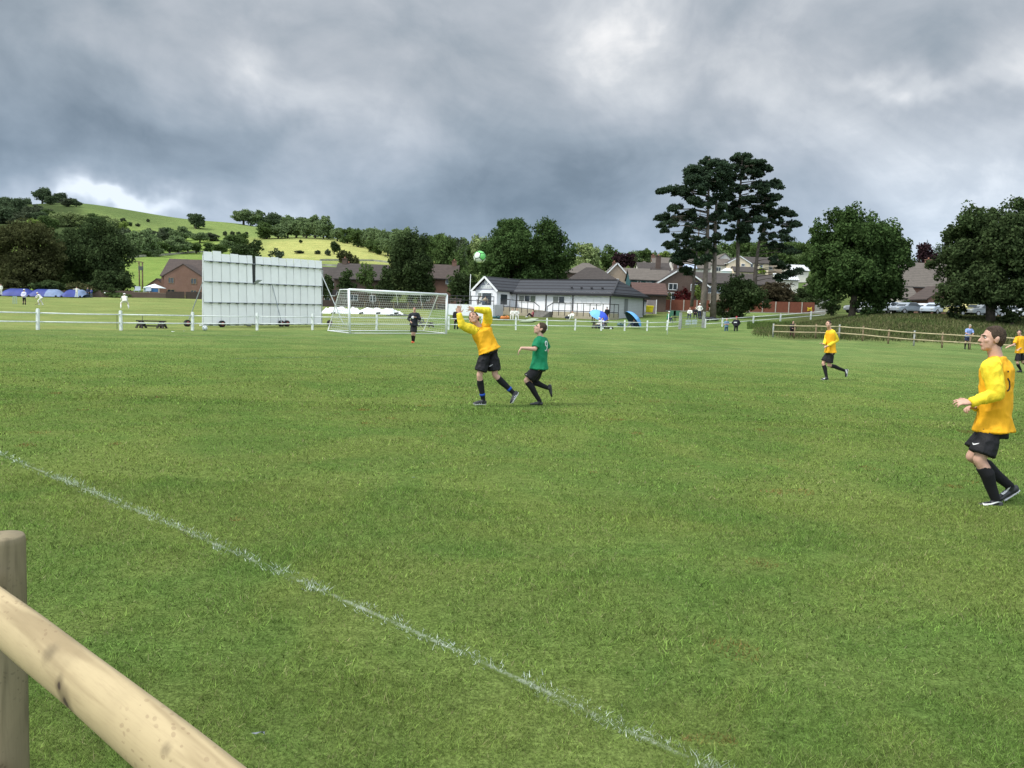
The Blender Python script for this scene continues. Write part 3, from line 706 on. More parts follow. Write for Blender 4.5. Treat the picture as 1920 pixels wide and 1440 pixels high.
tree_px("broadleaf_tree", "dark bushy tree over the terrace roof left of the goal", 648, 500, 550, 22, 146, G_dark, 22, n=10, low=.05)
tree_px("broadleaf_tree", "low dark tree on the roofline right of the sight screen", 612, 498, 556, 18, 147, G_dark, 23, n=10, low=.05)
tree_px("broadleaf_tree", "loose green tree over the terrace roofs behind the goal", 686, 490, 526, 20, 147, G_mid, 24, n=9, low=.05, dens=.7)
tree_px("broadleaf_tree", "dark spreading tree showing over the top of the sight screen", 462, 443, 505, 34, 285, G_dark, 25, n=16, low=.05)
tree_px("broadleaf_tree", "small umbrella shaped tree right of the dark one above the sight screen", 517, 461, 486, 15, 300, G_wood, 26, n=8, low=.25)
tree_px("broadleaf_tree", "tall pale green tree right of the big oak", 1100, 446, 515, 30, 255, G_pale, 27, n=18, low=.02)
tree_px("broadleaf_tree", "rounded mid green tree behind the copper beech", 1150, 453, 510, 28, 262, G_mid, 28, n=16, low=.02)
tree_px("copper_beech_tree", "dark purple copper beech above the gabled house", 1171, 471, 512, 30, 240, G_copper, 29, n=16, low=.02, kind='dome')
tree_px("broadleaf_tree", "small grey green tree left of the white barge board gable", 1122, 490, 518, 18, 200, G_olive, 30, n=9, low=.05)
tree_px("hedge_shrub", "bright green clipped shrub between the gable and the beige house", 1178, 499, 508, 14, 190, G_light, 31, n=7, low=.02)
tree_px("garden_shrub", "round dark green garden shrub over the clubhouse roof", 1178, 527, 541, 9, 140, G_mid, 32, n=7, low=.02)
tree_px("red_shrub", "dark red leaved shrub behind the panel fence left of the pines", 1281, 534, 572, 22, 145, G_red, 33, n=10, low=.03)
tree_px("garden_shrub", "yellow green conifer shrub between the pine trunks", 1311, 520, 570, 13, 146, G_light, 34, n=8, low=.02)
tree_px("garden_shrub", "dark scrubby shrub beside the bin and the panel fence", 1248, 543, 566, 24, 142, G_olive, 35, n=10, low=.02, dens=.6)
tree_px("large_bush", "large dark green bush in front of the panel fence under the pines", 1392, 508, 605, 58, 108, G_dark, 36, n=26, dens=1.0, low=.0, kind='dome', br=.3)
tree_px("large_bush", "brownish green bush right of the large dark bush", 1452, 526, 575, 44, 137, G_brown, 37, n=14, low=.0)
tree_px("hedge_shrub", "dark clipped hedge behind the panel fence with the yellow sign", 1495, 533, 570, 46, 138, G_dark, 38, n=14, low=.0)
tree_px("garden_shrub", "green shrub over the hedge beside the round tree", 1528, 508, 575, 30, 139, G_mid, 39, n=12, low=.0)
tree_px("garden_shrub", "bright sunlit shrub under the cream house", 1432, 498, 516, 26, 190, G_lime, 40, n=9, low=.0)
tree_px("flowering_shrub", "white flowering shrub above the brownish bush", 1435, 516, 532, 14, 150, mat("white_blossom", (.5, .52, .42), trans=.2, island=.4), 41, n=7, low=.0, dens=.35)
tree_px("round_tree", "broad round crowned green tree on the bank right of the pines", 1604, 379, 606, 99, 84, G_oak, 42, n=70, dens=1.2, low=.0, kind='round', br=.24, trunk=.35, s=.17)
tree_px("spreading_tree", "massive dark domed tree on the bank at the right edge", 1868, 360, 606, 114, 76, G_dark, 43, n=70, dens=1.2, low=.08, kind='dome', br=.25, trunk=.38, s=.16)
tree_px("copper_beech_tree", "dark purple tree between the two large trees on the right", 1742, 446, 500, 27, 230, G_copper, 44, n=14, low=.02)
tree_px("broadleaf_tree", "pale rounded tree behind the roofs right of the round tree", 1690, 448, 500, 17, 300, G_pale, 45, n=10, low=.02)
tree_px("broadleaf_tree", "mid green tree above the grey roof between the two large trees", 1712, 468, 505, 22, 245, G_mid, 46, n=12, low=.02)
tree_px("broadleaf_tree", "dull green tree behind the massive domed tree on the right", 1778, 447, 505, 30, 250, G_bluish, 47, n=12, low=.02)
tree_px("bank_shrub", "dark shrub on the bank under the right side of the massive tree", 1898, 575, 604, 26, 74, G_dark, 48, n=10, low=.0)
tree_px("bank_shrub", "low leafy shrub hanging over the yellow car", 1792, 568, 597, 20, 77, G_dark, 49, n=9, low=.0)
for i, (px, w) in enumerate([(20, 50), (95, 45), (160, 40), (205, 30)]):
    tree_px("hedge_bush", ["brownish hedgerow bush behind the left blue cover", "dark hedgerow bush behind the middle blue cover", "brownish hedgerow bush behind the right blue cover", "dark hedgerow bush right of the blue covers"][i], px, 522+i*3, 558, w, 152, G_dark if i % 2 else G_olive, 60+i, n=10, low=.0, group="bushes along the far edge of the cricket field")
tree_px("hedge_bush", "clipped light green hedge at the far corner of the cricket field", 226, 548, 559, 22, 149, G_mid, 66, n=9, low=.0, kind='round')

for i, (px, w, yt) in enumerate([(1560, 26, 560), (1655, 30, 555), (1695, 20, 563), (1800, 34, 552), (1850, 34, 556), (1900, 34, 552)]):
    tree_px("hedge_shrub", ["dark hedge shrub behind the round tree on its left side", "dark hedge shrub behind the cars right of the round tree", "low dark shrub beside the white fronted house", "dark hedge shrub behind the yellow cars", "dark hedge shrub behind the domed tree trunk", "dark hedge shrub behind the rightmost cars"][i], px, yt, 592, w, 121, G_dark, 160+i, n=10, low=.0)
# pines --------------------------------------------------------------
def zp(x, y): return (1200+x/3.893, 270+y/3.893)
padsL = [(150,350,35,15),(230,335,50,20),(380,190,40,25),(300,330,60,30),(370,240,50,40),(500,130,60,35),(560,150,60,40),(450,200,70,50),(540,220,90,50),(620,160,50,35),(340,400,60,35),(430,330,90,50),(540,320,90,50),(260,470,50,25),(330,520,70,35),(430,450,80,35),(550,420,80,35),(160,550,45,25),(200,590,60,25),(290,560,60,35),(380,620,80,40),(480,560,80,40),(570,540,70,40),(180,640,25,12),(230,745,50,20),(300,720,70,35),(390,700,80,40),(300,790,60,30),(360,840,70,35),(460,760,90,45),(540,700,70,40),(440,850,60,30),(280,870,40,25),(320,920,50,20),(600,260,60,40),(480,270,70,40),(390,280,50,35)]
padsR = [(740,95,70,30),(690,110,30,20),(860,130,50,25),(800,170,80,40),(900,180,60,30),(720,220,80,45),(850,230,80,35),(940,180,25,20),(960,310,60,25),(1010,320,30,20),(880,290,70,30),(760,330,80,30),(920,400,70,30),(980,390,40,15),(800,420,80,30),(880,460,60,22),(640,400,50,30),(690,450,60,35),(960,445,25,12),(720,530,80,40),(820,540,70,30),(860,560,40,20),(650,560,60,35),(770,620,60,30),(700,650,60,30),(640,680,40,25),(740,700,40,25),(650,300,60,40),(680,180,50,30)]
padsX = [(960,500,50,25),(1030,490,60,25),(1090,510,40,18),(1000,560,80,30),(1090,590,50,25),(930,600,40,22),(1130,600,25,12),(1060,640,50,20),(990,670,60,30),(1060,700,60,30),(930,690,60,30),(1040,760,70,30),(1110,790,50,18),(960,740,50,30)]
padsD = [(1000,870,50,25),(1050,900,60,20),(1120,940,60,18),(1020,980,60,22),(1160,930,30,12),(960,840,40,20),(1080,960,50,16)]
def pine(label, trunk, pads, Y, r0, seed):
    r = random.Random(seed); pads = [(x, y, w*.92, h*.72) for (x, y, w, h) in pads]+[(x+r.uniform(-.9, .9)*w, y+r.uniform(-1.2, 1.5)*h, w*r.uniform(.3, .6), h*r.uniform(.4, .65)) for (x, y, w, h) in (pads*2 if seed != 75 else pads[:6]) if w > 36]; rg = np.random.default_rng(seed)
    k = Y/FPX; b = at(*zp(*trunk[0]), Y); root = thing("pine_tree", label, "tree", (b.x, Y, b.z), "tall dark pines by the gate")
    T = [at(*zp(*p), Y+i*.2) for i, p in enumerate(trunk)]; n = len(T); T[0].z -= .4
    mb = MB(); mb.tube(T, [r0*(1.15 if i == 0 else 1-.82*i/(n-1)) for i in range(n)], 12)
    P = []; Nn = []
    for (x, y, w, h) in pads:
        dy = r.uniform(-2.6, 2.6); c = at(*zp(x, y), Y+dy); ww = w*1.12/3.893*k; hh = h*1.12/3.893*k
        # limb from the trunk
        best = min(range(n-1), key=lambda i: abs((T[i].z+T[i+1].z)/2-(c.z-ww*.4))); tt = max(0, min(1, ((c.z-ww*.35)-T[best].z)/(T[best+1].z-T[best].z+1e-6)))
        a = T[best].lerp(T[best+1], tt); L = (c-a).length
        mb.tube([a, a.lerp(c, .5)+Vector((0, 0, L*.05)), c-Vector((0, 0, hh*.3))], [min(.10, .03+L*.012), .03+L*.004, .015], 6)
        nt_ = max(10, int(ww*hh*17))
        for j in range(nt_):      # tufts of needles gathered on upturned twigs
            d = rg.normal(size=3); d /= np.linalg.norm(d); f = rg.uniform(.3, 1.0)+rg.exponential(.12)
            tc_ = np.array(c)+d*f*np.array([ww*1.02, max(ww*.8, .8), hh*.95]); m_ = 84
            o = rg.normal(size=(m_, 3)); o /= np.linalg.norm(o, axis=1)[:, None]; o[:, 2] = np.abs(o[:, 2])*1.15-.2
            P.append(tc_+o*rg.uniform(.10, .40, (m_, 1))*rg.uniform(.6, 1.5)); nn = rg.normal(size=(m_, 3)); nn /= np.linalg.norm(nn, axis=1)[:, None]; Nn.append(nn)
            mb.add([c, Vector(tc_), Vector(tc_)+Vector((.05, 0, .05))], [(0, 1, 2)]) if j % 2 == 0 else None
    P = np.concatenate(P)-np.array(root.location)[None, :]; Nn = np.concatenate(Nn)
    V = leaf_quads(P, Nn, .145*rg.uniform(.6, 1.3, len(P)), rg)
    newobj("crown", npmesh("crown", V, np.arange(len(V)).reshape(-1, 4)), G_pine, root)
    mb.build("trunk", pine_bark, root, True); return root
pine("thin pale trunked pine, leftmost of the pines beside the panel fence", [(378,1165),(392,1000),(405,870),(430,640),(440,480)], [p for p in padsL if p[1] > 640 and p[0] < 420], 112, .22, 71)
pine("tall pine with a leaning trunk, second of the pines from the gate", [(455,1262),(470,1050),(486,850),(495,600),(500,380),(505,110)], [p for p in padsL if (p[0] < 470) and not (p[1] > 640 and p[0] < 420)], 105, .42, 72)
pine("tall straight pine standing just right of the leaning one", [(533,1270),(540,1050),(545,800),(550,600),(560,380),(565,140)], [p for p in padsL if p[0] >= 470], 106, .40, 73)
pine("tallest pine, rising behind the large dark bush", [(712,1150),(713,960),(716,600),(735,300),(745,80)], padsR, 110, .36, 74)
pine("leaning pine with a low separate crown, rightmost of the pines", [(835,1130),(842,930),(868,720),(915,600),(960,510)], padsX+padsD, 112, .32, 75)

def slope_pt(px, py, Y0):
    best = (1e9, None)
    for f in np.linspace(.6, 1.6, 120):
        e = abs(base_y(px, Y0*f)-py)+abs(f-1)
        if e < best[0]: best = (e, Y0*f)
    return gp(px, best[1])
def base_y(px, Y):
    p = gp(px, Y); d = p-CC; return 720-FPX*(CU.dot(d)/CF.dot(d))
dry = mat("dry_stone", (.30, .30, .24), .9, .3, .6)
for lab, pts, Y0 in (("pale dry stone wall across the slope above the roofs behind the goal", [(560, 500), (600, 498), (640, 500), (680, 502), (735, 506)], 300), ("pale field wall along the top of the bright lower field", [(240, 484), (270, 481), (300, 480), (330, 477), (360, 474), (385, 473)], 400), ("faint upper field wall crossing the yellow slope", [(600, 489), (650, 489), (700, 490), (740, 494)], 340)):
    P_ = [slope_pt(x, y, Y0) for x, y in pts]; th = thing("dry_stone_wall", lab, "wall", tuple(P_[0])); mb = MB()
    for a, b in zip(P_[:-1], P_[1:]): mb.beam(a+Vector((0, 0, .2)), b+Vector((0, 0, .2)), .5, 1.3)
    mb.build("wall", dry, th)
# trees on the hills --------------------------------------------------
PROTO = {}
def proto(kind, m, seed, low=.1):
    root = thing("woodland_tree", "x", "tree"); rr = random.Random(seed)
    bl = env_blobs((0, 0, low), .5, 1-low, .5, seed, 24, kind, .34)
    crown_mesh("crown", bl, .038, .85, seed, m, root, .35)
    mb = MB(); limbs(mb, (0, 0, 0), (0, 0, .6), [b[0] for b in bl[:4]], .035, seed); mb.build("trunk", bark, root, True)
    return root
PR = {'ridge': [proto('round', G_ridge, 81), proto('round', G_ridge, 82, .05), proto('dome', G_ridge, 83, .08)],
      'ridged': [proto('round', G_ridge2, 84), proto('dome', G_ridge2, 85, .06)],
      'wood': [proto('dome', G_wood, 86, .02), proto('round', G_wood, 87, .02), proto('dome', G_wood, 93, .0)],
      'light': [proto('round', G_light, 88, .02), proto('dome', G_pale, 89, .02)],
      'mid': [proto('round', G_mid, 90, .05), proto('dome', G_mid, 91, .02)],
      'dark': [proto('round', G_dark, 92, .08)], 'conifer': [proto('cone', G_ridge2, 94, .0)]}
used = set()
ORD = 'leftmost second third fourth fifth sixth seventh eighth ninth tenth eleventh twelfth thirteenth fourteenth fifteenth sixteenth seventeenth eighteenth nineteenth twentieth'.split()
ORD[0] = 'first'
def base_y(px, Y):
    p = gp(px, Y); d = p-CC; return 720-FPX*(CU.dot(d)/CF.dot(d))
def hilltree(kind, px, ytop, ybase, hw, Y, label, group, name="woodland_tree"):
    best = (1e9, Y)
    for f in np.linspace(.72, 1.3, 40):          # the distance at which the slope meets the row of its foot
        e = abs(base_y(px, Y*f)-ybase)+abs(f-1)*4
        if e < best[0]: best = (e, Y*f)
    Y = best[1]; a = at(px, ytop, Y); g0 = gp(px, Y); b = at(px, ybase, Y); zb = min(g0.z, b.z)
    src = random.choice(PR[kind])
    if src in used: o = copy_tree(src)
    else: o = src; used.add(src)
    o.name = name; o.location = (a.x, Y, zb); h = a.z-zb; w = 2*hw*Y/FPX; k = w*(1.38 if group else 1.12)
    o.scale = (k*1.05, k, h); o.rotation_euler = (0, 0, random.uniform(0, 6.28)); tag(o, label, "tree", group)
    if group is None and 'group' in o: del o['group']
    return o
def rowt(kinds, spec, label, group, Yf, name="woodland_tree"):
    spec = sorted(spec)
    for i, (px, yt, yb, hw) in enumerate(spec):
        w_ = ORD[i]+" from the left" if i < len(spec)-1 else "rightmost"
        hilltree(random.choice(kinds), px, yt, yb, hw, Yf, label+", "+w_, group, name)
hilltree('ridged', 79, 349, 376, 16, 870, "broad dark tree alone on the hilltop at the far left", None, "hilltop_tree")
hilltree('ridged', 112, 360, 380, 13, 865, "smaller dark tree right of the broad one on the hilltop", None, "hilltop_tree")
rowt(['wood', 'ridged'], [(95, 366, 384, 10), (128, 370, 388, 12), (143, 374, 388, 8), (102, 372, 392, 10), (120, 376, 394, 12)], "dark bushy tree below the two hilltop trees", "bushes under the hilltop trees", 850)
rowt(['wood', 'ridged'], [(-30, 362, 400, 22), (0, 364, 400, 16), (14, 372, 402, 13), (30, 367, 402, 13), (48, 369, 402, 9), (62, 382, 405, 12), (80, 386, 408, 14), (-10, 385, 425, 22), (22, 388, 425, 22), (50, 392, 424, 18), (5, 408, 450, 26), (-30, 400, 450, 26), (40, 400, 440, 20), (76, 396, 420, 14)], "dark tree in the wood on the left hillside", "trees of the dark wood on the left hillside", 760)
rowt(['light', 'mid', 'light'], [(45, 410, 445, 15), (66, 408, 440, 15), (88, 404, 440, 15), (108, 396, 425, 14), (130, 395, 425, 14), (150, 398, 425, 15), (175, 400, 428, 14), (195, 402, 430, 13), (212, 406, 440, 12), (228, 412, 445, 10), (90, 392, 410, 10)], "sunlit yellow green tree on the lower slope of the left wood", "sunlit trees on the left hillside", 640)
hilltree('ridged', 367, 397, 428.5, 16.5, 735, "lone round dark tree in the middle of the green hill", None, "lone_tree")
rowt(['wood', 'ridged', 'ridge'], [(248, 428, 470, 16), (266, 424, 485, 20), (240, 445, 495, 16), (285, 428, 462, 14), (300, 428, 455, 12), (314, 424, 452, 12), (228, 425, 460, 12), (288, 440, 470, 14), (255, 452, 495, 20), (275, 458, 495, 18), (344, 424, 452, 11), (375, 434, 455, 13), (398, 436, 452, 12), (325, 430, 455, 10)], "grey green tree in the hedgerow below the hill", "trees in the hedgerows below the hill", 520)
rowt(['mid', 'ridge'], [(300, 452, 478, 14), (318, 445, 476, 16), (335, 442, 475, 17), (352, 452, 474, 12), (368, 455, 476, 10), (290, 462, 480, 12), (274, 470, 481, 8), (395, 455, 476, 12), (412, 458, 478, 14), (440, 440, 470, 18), (425, 448, 470, 12), (455, 436, 462, 9)], "round mid green tree above the bright lower field", "trees above the bright lower field", 430)
rowt(['ridge', 'ridged'], [(457, 390, 418, 17), (486, 394, 422, 15), (509, 396, 428, 15), (526, 402, 432, 14), (545, 400, 440, 14), (570, 404, 445, 16), (590, 406, 445, 14)], "grey green tree in the upper row of the ridge copse", "trees of the ridge copse", 640)
rowt(['ridge', 'ridge', 'mid'], [(500, 416, 448, 16), (522, 420, 448, 14), (540, 412, 446, 14), (556, 410, 446, 16), (575, 404, 447, 16), (592, 402, 447, 15), (607, 404, 448, 14), (616, 415, 449, 9), (633, 424, 452, 12), (652, 425, 457, 13), (672, 426, 463, 14), (690, 423, 466, 14), (706, 425, 470, 14), (722, 428, 474, 14), (745, 422, 480, 18), (700, 448, 474, 11), (765, 425, 490, 18), (728, 445, 480, 14)], "sunlit green tree along the lower edge of the ridge copse", "trees along the top edge of the yellow field", 575)
hilltree('mid', 682, 451, 461, 7, 560, "small light bush against the dark ridge trees", None, "field_tree")
hilltree('mid', 712, 451, 477, 12, 540, "spreading tree on the right end of the yellow field", None, "field_tree")
hilltree('dark', 627, 452, 477, 11, 420, "dark round tree on the yellow field above the goal", None, "field_tree")
hilltree('wood', 615, 466, 479, 6, 420, "small bush beside the dark round field tree", None, "field_bush")
hilltree('wood', 597, 469, 477, 7, 430, "small round bush on the yellow field above the sight screen", None, "field_bush")
hilltree('wood', 560, 469, 476, 10, 430, "long low bush on the yellow field above the sight screen", None, "field_bush")
hilltree('dark', 564, 449, 457, 3, 520, "tiny lone bush high on the yellow field", None, "field_bush")
hilltree('wood', 278, 410, 417, 3.5, 760, "tiny dark bush on the upper green hill", None, "field_bush")
rowt(['wood', 'ridged'], [(231, 408, 418, 5), (240, 415, 424, 6), (258, 418, 425, 4), (423, 433, 442, 4), (436, 433, 442, 4), (448, 434, 442, 4), (462, 434, 441, 3)], "small dark thorn bush on the green hillside", "thorn bushes on the green hillside", 690, "thorn_bush")
rowt(['mid', 'ridge', 'wood'], [(820, 436, 490, 16), (800, 440, 500, 20), (850, 440, 500, 18), (870, 445, 500, 14), (885, 450, 510, 14), (830, 455, 520, 18), (860, 460, 530, 18), (925, 445, 500, 20), (960, 440, 500, 20), (895, 440, 500, 16)], "green tree in the belt of woodland behind the goal", "belt of trees behind the goal", 330)
rowt(['ridge', 'light', 'mid'], [(1192, 468, 500, 12), (1207, 464, 500, 13), (1222, 470, 502, 12), (1243, 468, 500, 12), (1258, 472, 500, 14), (1200, 480, 505, 14), (1216, 482, 505, 12), (1232, 478, 503, 14), (1250, 480, 502, 12), (1270, 470, 500, 14), (1285, 462, 500, 14), (1186, 478, 506, 10)], "sunlit tree on the ridge behind the roofs, left of the pines", "ridge trees behind the roofs", 430)
hilltree('conifer', 1229, 467, 480, 4, 425, "small pointed conifer on the ridge above the roofs", None, "conifer_tree")
rowt(['mid', 'ridge', 'wood', 'mid'], [(1300, 458, 505, 20), (1325, 455, 505, 20), (1345, 460, 510, 18), (1360, 452, 505, 18), (1385, 450, 500, 20), (1410, 452, 500, 20), (1435, 450, 498, 20), (1460, 455, 500, 18), (1480, 450, 495, 16), (1500, 452, 495, 16), (1518, 450, 495, 14), (1470, 470, 505, 18), (1495, 474, 505, 16), (1515, 472, 508, 16), (1540, 460, 510, 18), (1400, 470, 500, 20)], "green tree on the wooded slope seen between the pines", "trees of the slope behind the pines", 330)
rowt(['mid', 'wood'], [(1565, 462, 510, 20), (1600, 460, 510, 20), (1640, 465, 510, 20), (1665, 460, 505, 16), (1800, 455, 510, 20), (1840, 455, 510, 25), (1890, 455, 510, 25), (1930, 455, 510, 25)], "dull green tree far behind the right hand houses", "trees far behind the right hand houses", 320)
for srcs in PR.values():
    for o in srcs:
        if o not in used:
            for ch in list(o.children): bpy.data.objects.remove(ch)
            bpy.data.objects.remove(o)
# ------------------------------------------------------------------ buildings
brickO = brick_mat("orange_brick", (.20, .105, .075), (.165, .085, .06), (.19, .15, .12)); brickB = brick_mat("brown_brick", (.10, .066, .05), (.085, .055, .042), (.12, .10, .085))
brickG = brick_mat("buff_brick", (.36, .28, .20), (.30, .23, .17), (.38, .34, .28)); render_w = mat("pale_render", (.62, .60, .53), .85, .08, 1.5)
cream = mat("cream_render", (.66, .56, .40), .85, .08, 1.5); stone = brick_mat("garden_stone", (.36, .34, .29), (.28, .27, .23), (.2, .19, .17), 3)
tileD = stripes_mat("dark_roof_tiles", (.062, .052, .046), (.038, .032, .03), 3.2, 'Z', .2, .2); tileB = stripes_mat("brown_roof_tiles", (.075, .056, .048), (.045, .035, .03), 3.2, 'Z', .2, .2)
tileG = stripes_mat("grey_brown_roof_tiles", (.13, .112, .095), (.085, .073, .062), 3.2, 'Z', .2, .18); tileR = stripes_mat("red_brown_roof_tiles", (.10, .058, .047), (.06, .036, .03), 3.2, 'Z', .2, .2)
wht = mat("white_plastic", (.72, .74, .74), .5, .05, 3); glass_ = mat("window_glass", (.03, .04, .045), .12, spec=.6); black_m = mat("black_metal", (.025, .025, .028), .5)
curtain = mat("pale_curtain", (.20, .22, .20), .8, .2, 3); teal = mat("teal_cladding", (.05, .13, .14), .6); pot = mat("chimney_pot", (.25, .12, .08), .9)
def house(name, label, px, yb, Y, w, d, rot, hw, hr, wm, rm, wins=(), chim=(), fm=None, hip=0, over=.35, barge=True, door=None, drop=2.5):
    b = at(px, yb, Y); root = thing(name, label, "house", (b.x, Y, b.z)); root.rotation_euler = (0, 0, 0)
    Rz = Matrix.Rotation(math.radians(rot), 3, 'Z')
    def L(x, y, z): return Rz @ Vector((x, y, z))
    def poly(vs, fs, nm, m, parent, smooth=False):
        mb = MB(); mb.add([L(*v) for v in vs], fs); return mb.build(nm, m, parent, smooth, local=True)
    x, y = w/2, d/2
    if hip:
        vs = [(-x, -y, -drop), (x, -y, -drop), (x, y, -drop), (-x, y, -drop), (-x, -y, hw), (x, -y, hw), (x, y, hw), (-x, y, hw)]
        poly(vs, [(0, 1, 5, 4), (1, 2, 6, 5), (2, 3, 7, 6), (3, 0, 4, 7), (4, 5, 6, 7)], "wall", wm, root)
    else:
        vs = [(-x, -y, -drop), (x, -y, -drop), (x, y, -drop), (-x, y, -drop), (-x, -y, hw), (x, -y, hw), (x, y, hw), (-x, y, hw), (-x, 0, hw+hr-.02), (x, 0, hw+hr-.02)]
        poly(vs, [(0, 1, 5, 4), (1, 2, 6, 9, 5), (2, 3, 7, 6), (3, 0, 4, 8, 7), (4, 5, 9, 8), (6, 7, 8, 9)], "wall", wm, root)
    o = over; sl_ = hr/y; t = .16
    if hip:
        rx = x-min(y, x)*.95
        A = [(-x-o, -y-o, hw-o*sl_), (x+o, -y-o, hw-o*sl_), (x+o, y+o, hw-o*sl_), (-x-o, y+o, hw-o*sl_), (-rx, 0, hw+hr), (rx, 0, hw+hr)]
        vs = A+[(a[0], a[1], a[2]-t) for a in A[:4]]
        rf = poly(vs, [(0, 1, 5, 4), (2, 3, 4, 5), (1, 2, 5), (3, 0, 4), (0, 6, 7, 1), (1, 7, 8, 2), (2, 8, 9, 3), (3, 9, 6, 0), (6, 9, 8, 7)], "roof", rm, root)
    else:
        A = []
        for sx in (-x-o*.6, x+o*.6):
            A += [(sx, -y-o, hw-o*sl_+.03), (sx, 0, hw+hr+.03), (sx, y+o, hw-o*sl_+.03), (sx, y+o, hw-o*sl_+.03+t), (sx, 0, hw+hr+.03+t), (sx, -y-o, hw-o*sl_+.03+t)]
        rf = poly(A, [(0, 1, 4, 5), (1, 2, 3, 4), (6, 11, 10, 7), (7, 10, 9, 8), (5, 4, 10, 11), (4, 3, 9, 10), (0, 6, 7, 1), (1, 7, 8, 2), (0, 5, 11, 6), (2, 8, 9, 3)], "roof", rm, root)
        if barge:
            for sx in (-x-o*.6-.03, x+o*.6+.03):
                for sy in (-1, 1): MB().beam(L(sx, sy*(y+o), hw-o*sl_+.05), L(sx, 0, hw+hr+.07), .05, .24).build("barge_board", wht, root, local=True)
        for sy in (-1, 1): MB().beam(L(-x, sy*(y+o+.05), hw-o*sl_+.04), L(x, sy*(y+o+.05), hw-o*sl_+.04), .12, .12).build("gutter", wht if barge else black_m, root, local=True)
    for (cx, ch) in chim:
        mb = MB(); mb.box(L(cx, 0, hw+hr+ch/2-.5), (.9, .65, ch+1), Rz); mb.box(L(cx, 0, hw+hr+ch+.02), (1.05, .8, .14), Rz); c_ = mb.build("chimney", brickB if wm is brickB else brickO, rf, local=True)
        MB().tube([L(cx, 0, hw+hr+ch), L(cx, 0, hw+hr+ch+.4)], .13, 8).build("chimney_pot", pot, rf, True, local=True)
    for wi in wins:
        face, u, v, ww, wh = wi[:5]; pm_ = wi[5] if len(wi) > 5 else glass_; nmul = wi[6] if len(wi) > 6 else (2 if ww > 1.1 else 1)
        if face == 'F': P = lambda a, c, e: L(a, -y-e, c)
        elif face == 'L': P = lambda a, c, e: L(-x-e, -a, c)
        else: P = lambda a, c, e: L(x+e, a, c)
        mb = MB(); th = .09
        def bar(a0, c0, a1, c1):
            q_ = [P(a0, c0, .0), P(a1, c0, .0), P(a1, c1, .0), P(a0, c1, .0), P(a0, c0, .07), P(a1, c0, .07), P(a1, c1, .07), P(a0, c1, .07)]
            mb.add(q_, [(0, 1, 2, 3), (4, 7, 6, 5), (0, 4, 5, 1), (1, 5, 6, 2), (2, 6, 7, 3), (3, 7, 4, 0)])
        bar(u-ww/2, v-wh/2, u+ww/2, v-wh/2+th); bar(u-ww/2, v+wh/2-th, u+ww/2, v+wh/2)
        for i in range(nmul+1):
            q0 = u-ww/2+(ww-th)*i/nmul; bar(q0, v-wh/2+th, q0+th, v+wh/2-th)
        fr = mb.build("window", fm or wht, root, local=True)
        e = .02; MB().add([P(u-ww/2+.03, v-wh/2+.03, e), P(u+ww/2-.03, v-wh/2+.03, e), P(u+ww/2-.03, v+wh/2-.03, e), P(u-ww/2+.03, v+wh/2-.03, e)], [(0, 1, 2, 3)]).build("pane", pm_, fr, local=True)
    if door:
        u, dw, dh, dm = door; e = .03
        MB().box(L(u, -y-e, dh/2), (dw, .08, dh), Rz).build("door", dm, root, local=True)
    return root
# left brick house behind the sight screen
h1 = house("brick_house", "orange brick house with dark roof and gable, left of the sight screen", 362, 561, 168, 9.5, 8.5, 0, 4.6, 3.4, brickO, tileB, barge=False, over=.3)
h1b = MB()
def add_gable(root, px, yb, Y, w, hw, hr, wm, rm, wins, dep=4.0):
    b = at(px, yb, Y); h = house("gx", "x", px, yb, Y, dep, w, 90, hw, hr, wm, rm, wins, fm=dark_wood, barge=False, over=.2)
    for ch in list(h.children):
        ch.parent = root; ch.location = h.location-root.location
        ch.name = {'wall': 'gable_wall', 'roof': 'gable_roof'}.get(ch.name.split('.')[0], ch.name)
    bpy.data.objects.remove(h)
add_gable(h1, 351, 561, 162.5, 7.6, 4.5, 2.3, brickO, tileB, [('L', 2.1, 3.6, 1.15, 1.15), ('L', -2.4, 3.6, 1.15, 1.15), ('L', 2.1, 1.2, 1.2, 1.3), ('L', -2.4, 1.2, 1.5, 1.3)])
house("brick_annexe", "low brick lean to with a dark roof on the left of the orange brick house", 303, 558, 167, 4.5, 4, 90, 2.2, 1.5, brickO, tileB, barge=False, over=.2)
house("terraced_house", "dark brown terraced house with a lit window strip just right of the sight screen", 620, 572, 158, 9.5, 7.5, 0, 4.6, 2.6, brickB, tileD, [('F', -1.5, 3.7, 1.2, .8), ('F', -2.2, 1.2, 1.6, 1.2), ('F', 1.8, 3.7, 1.0, .9)], [(3.4, 1.0)], barge=False, door=(.6, 1.0, 2.1, wht))
house("brick_porch", "small brick garden room with a white roof edge behind the goal on the left", 618, 574, 148, 2.6, 2.4, 0, 2.0, .8, brickO, tileD, [('F', -.2, 1.1, 1.1, .9)], barge=True, over=.2)
house("terraced_house", "dark brown terraced house with a white three light window above the goal", 680, 572, 156, 9.5, 7.5, 0, 4.9, 2.8, brickB, tileD, [('F', 1.5, 4.2, 1.1, .9, glass_, 3), ('F', -2.1, 3.9, 1.0, .6), ('F', -1.0, 1.3, 1.6, 1.2), ('F', 2.6, 1.3, 1.2, 1.2)], [(-3.6, 1.0)], barge=False)
house("brick_house", "orange brick house half hidden by trees above the right goal post", 822, 572, 160, 7.5, 7, 0, 5.2, 2.6, brickO, tileB, [('F', -2.0, 4.4, 1.1, 1.0), ('F', 2.2, 4.5, 1.2, .9), ('F', -2.0, 1.3, 1.2, 1.2)], [(2.9, .9)], barge=False)
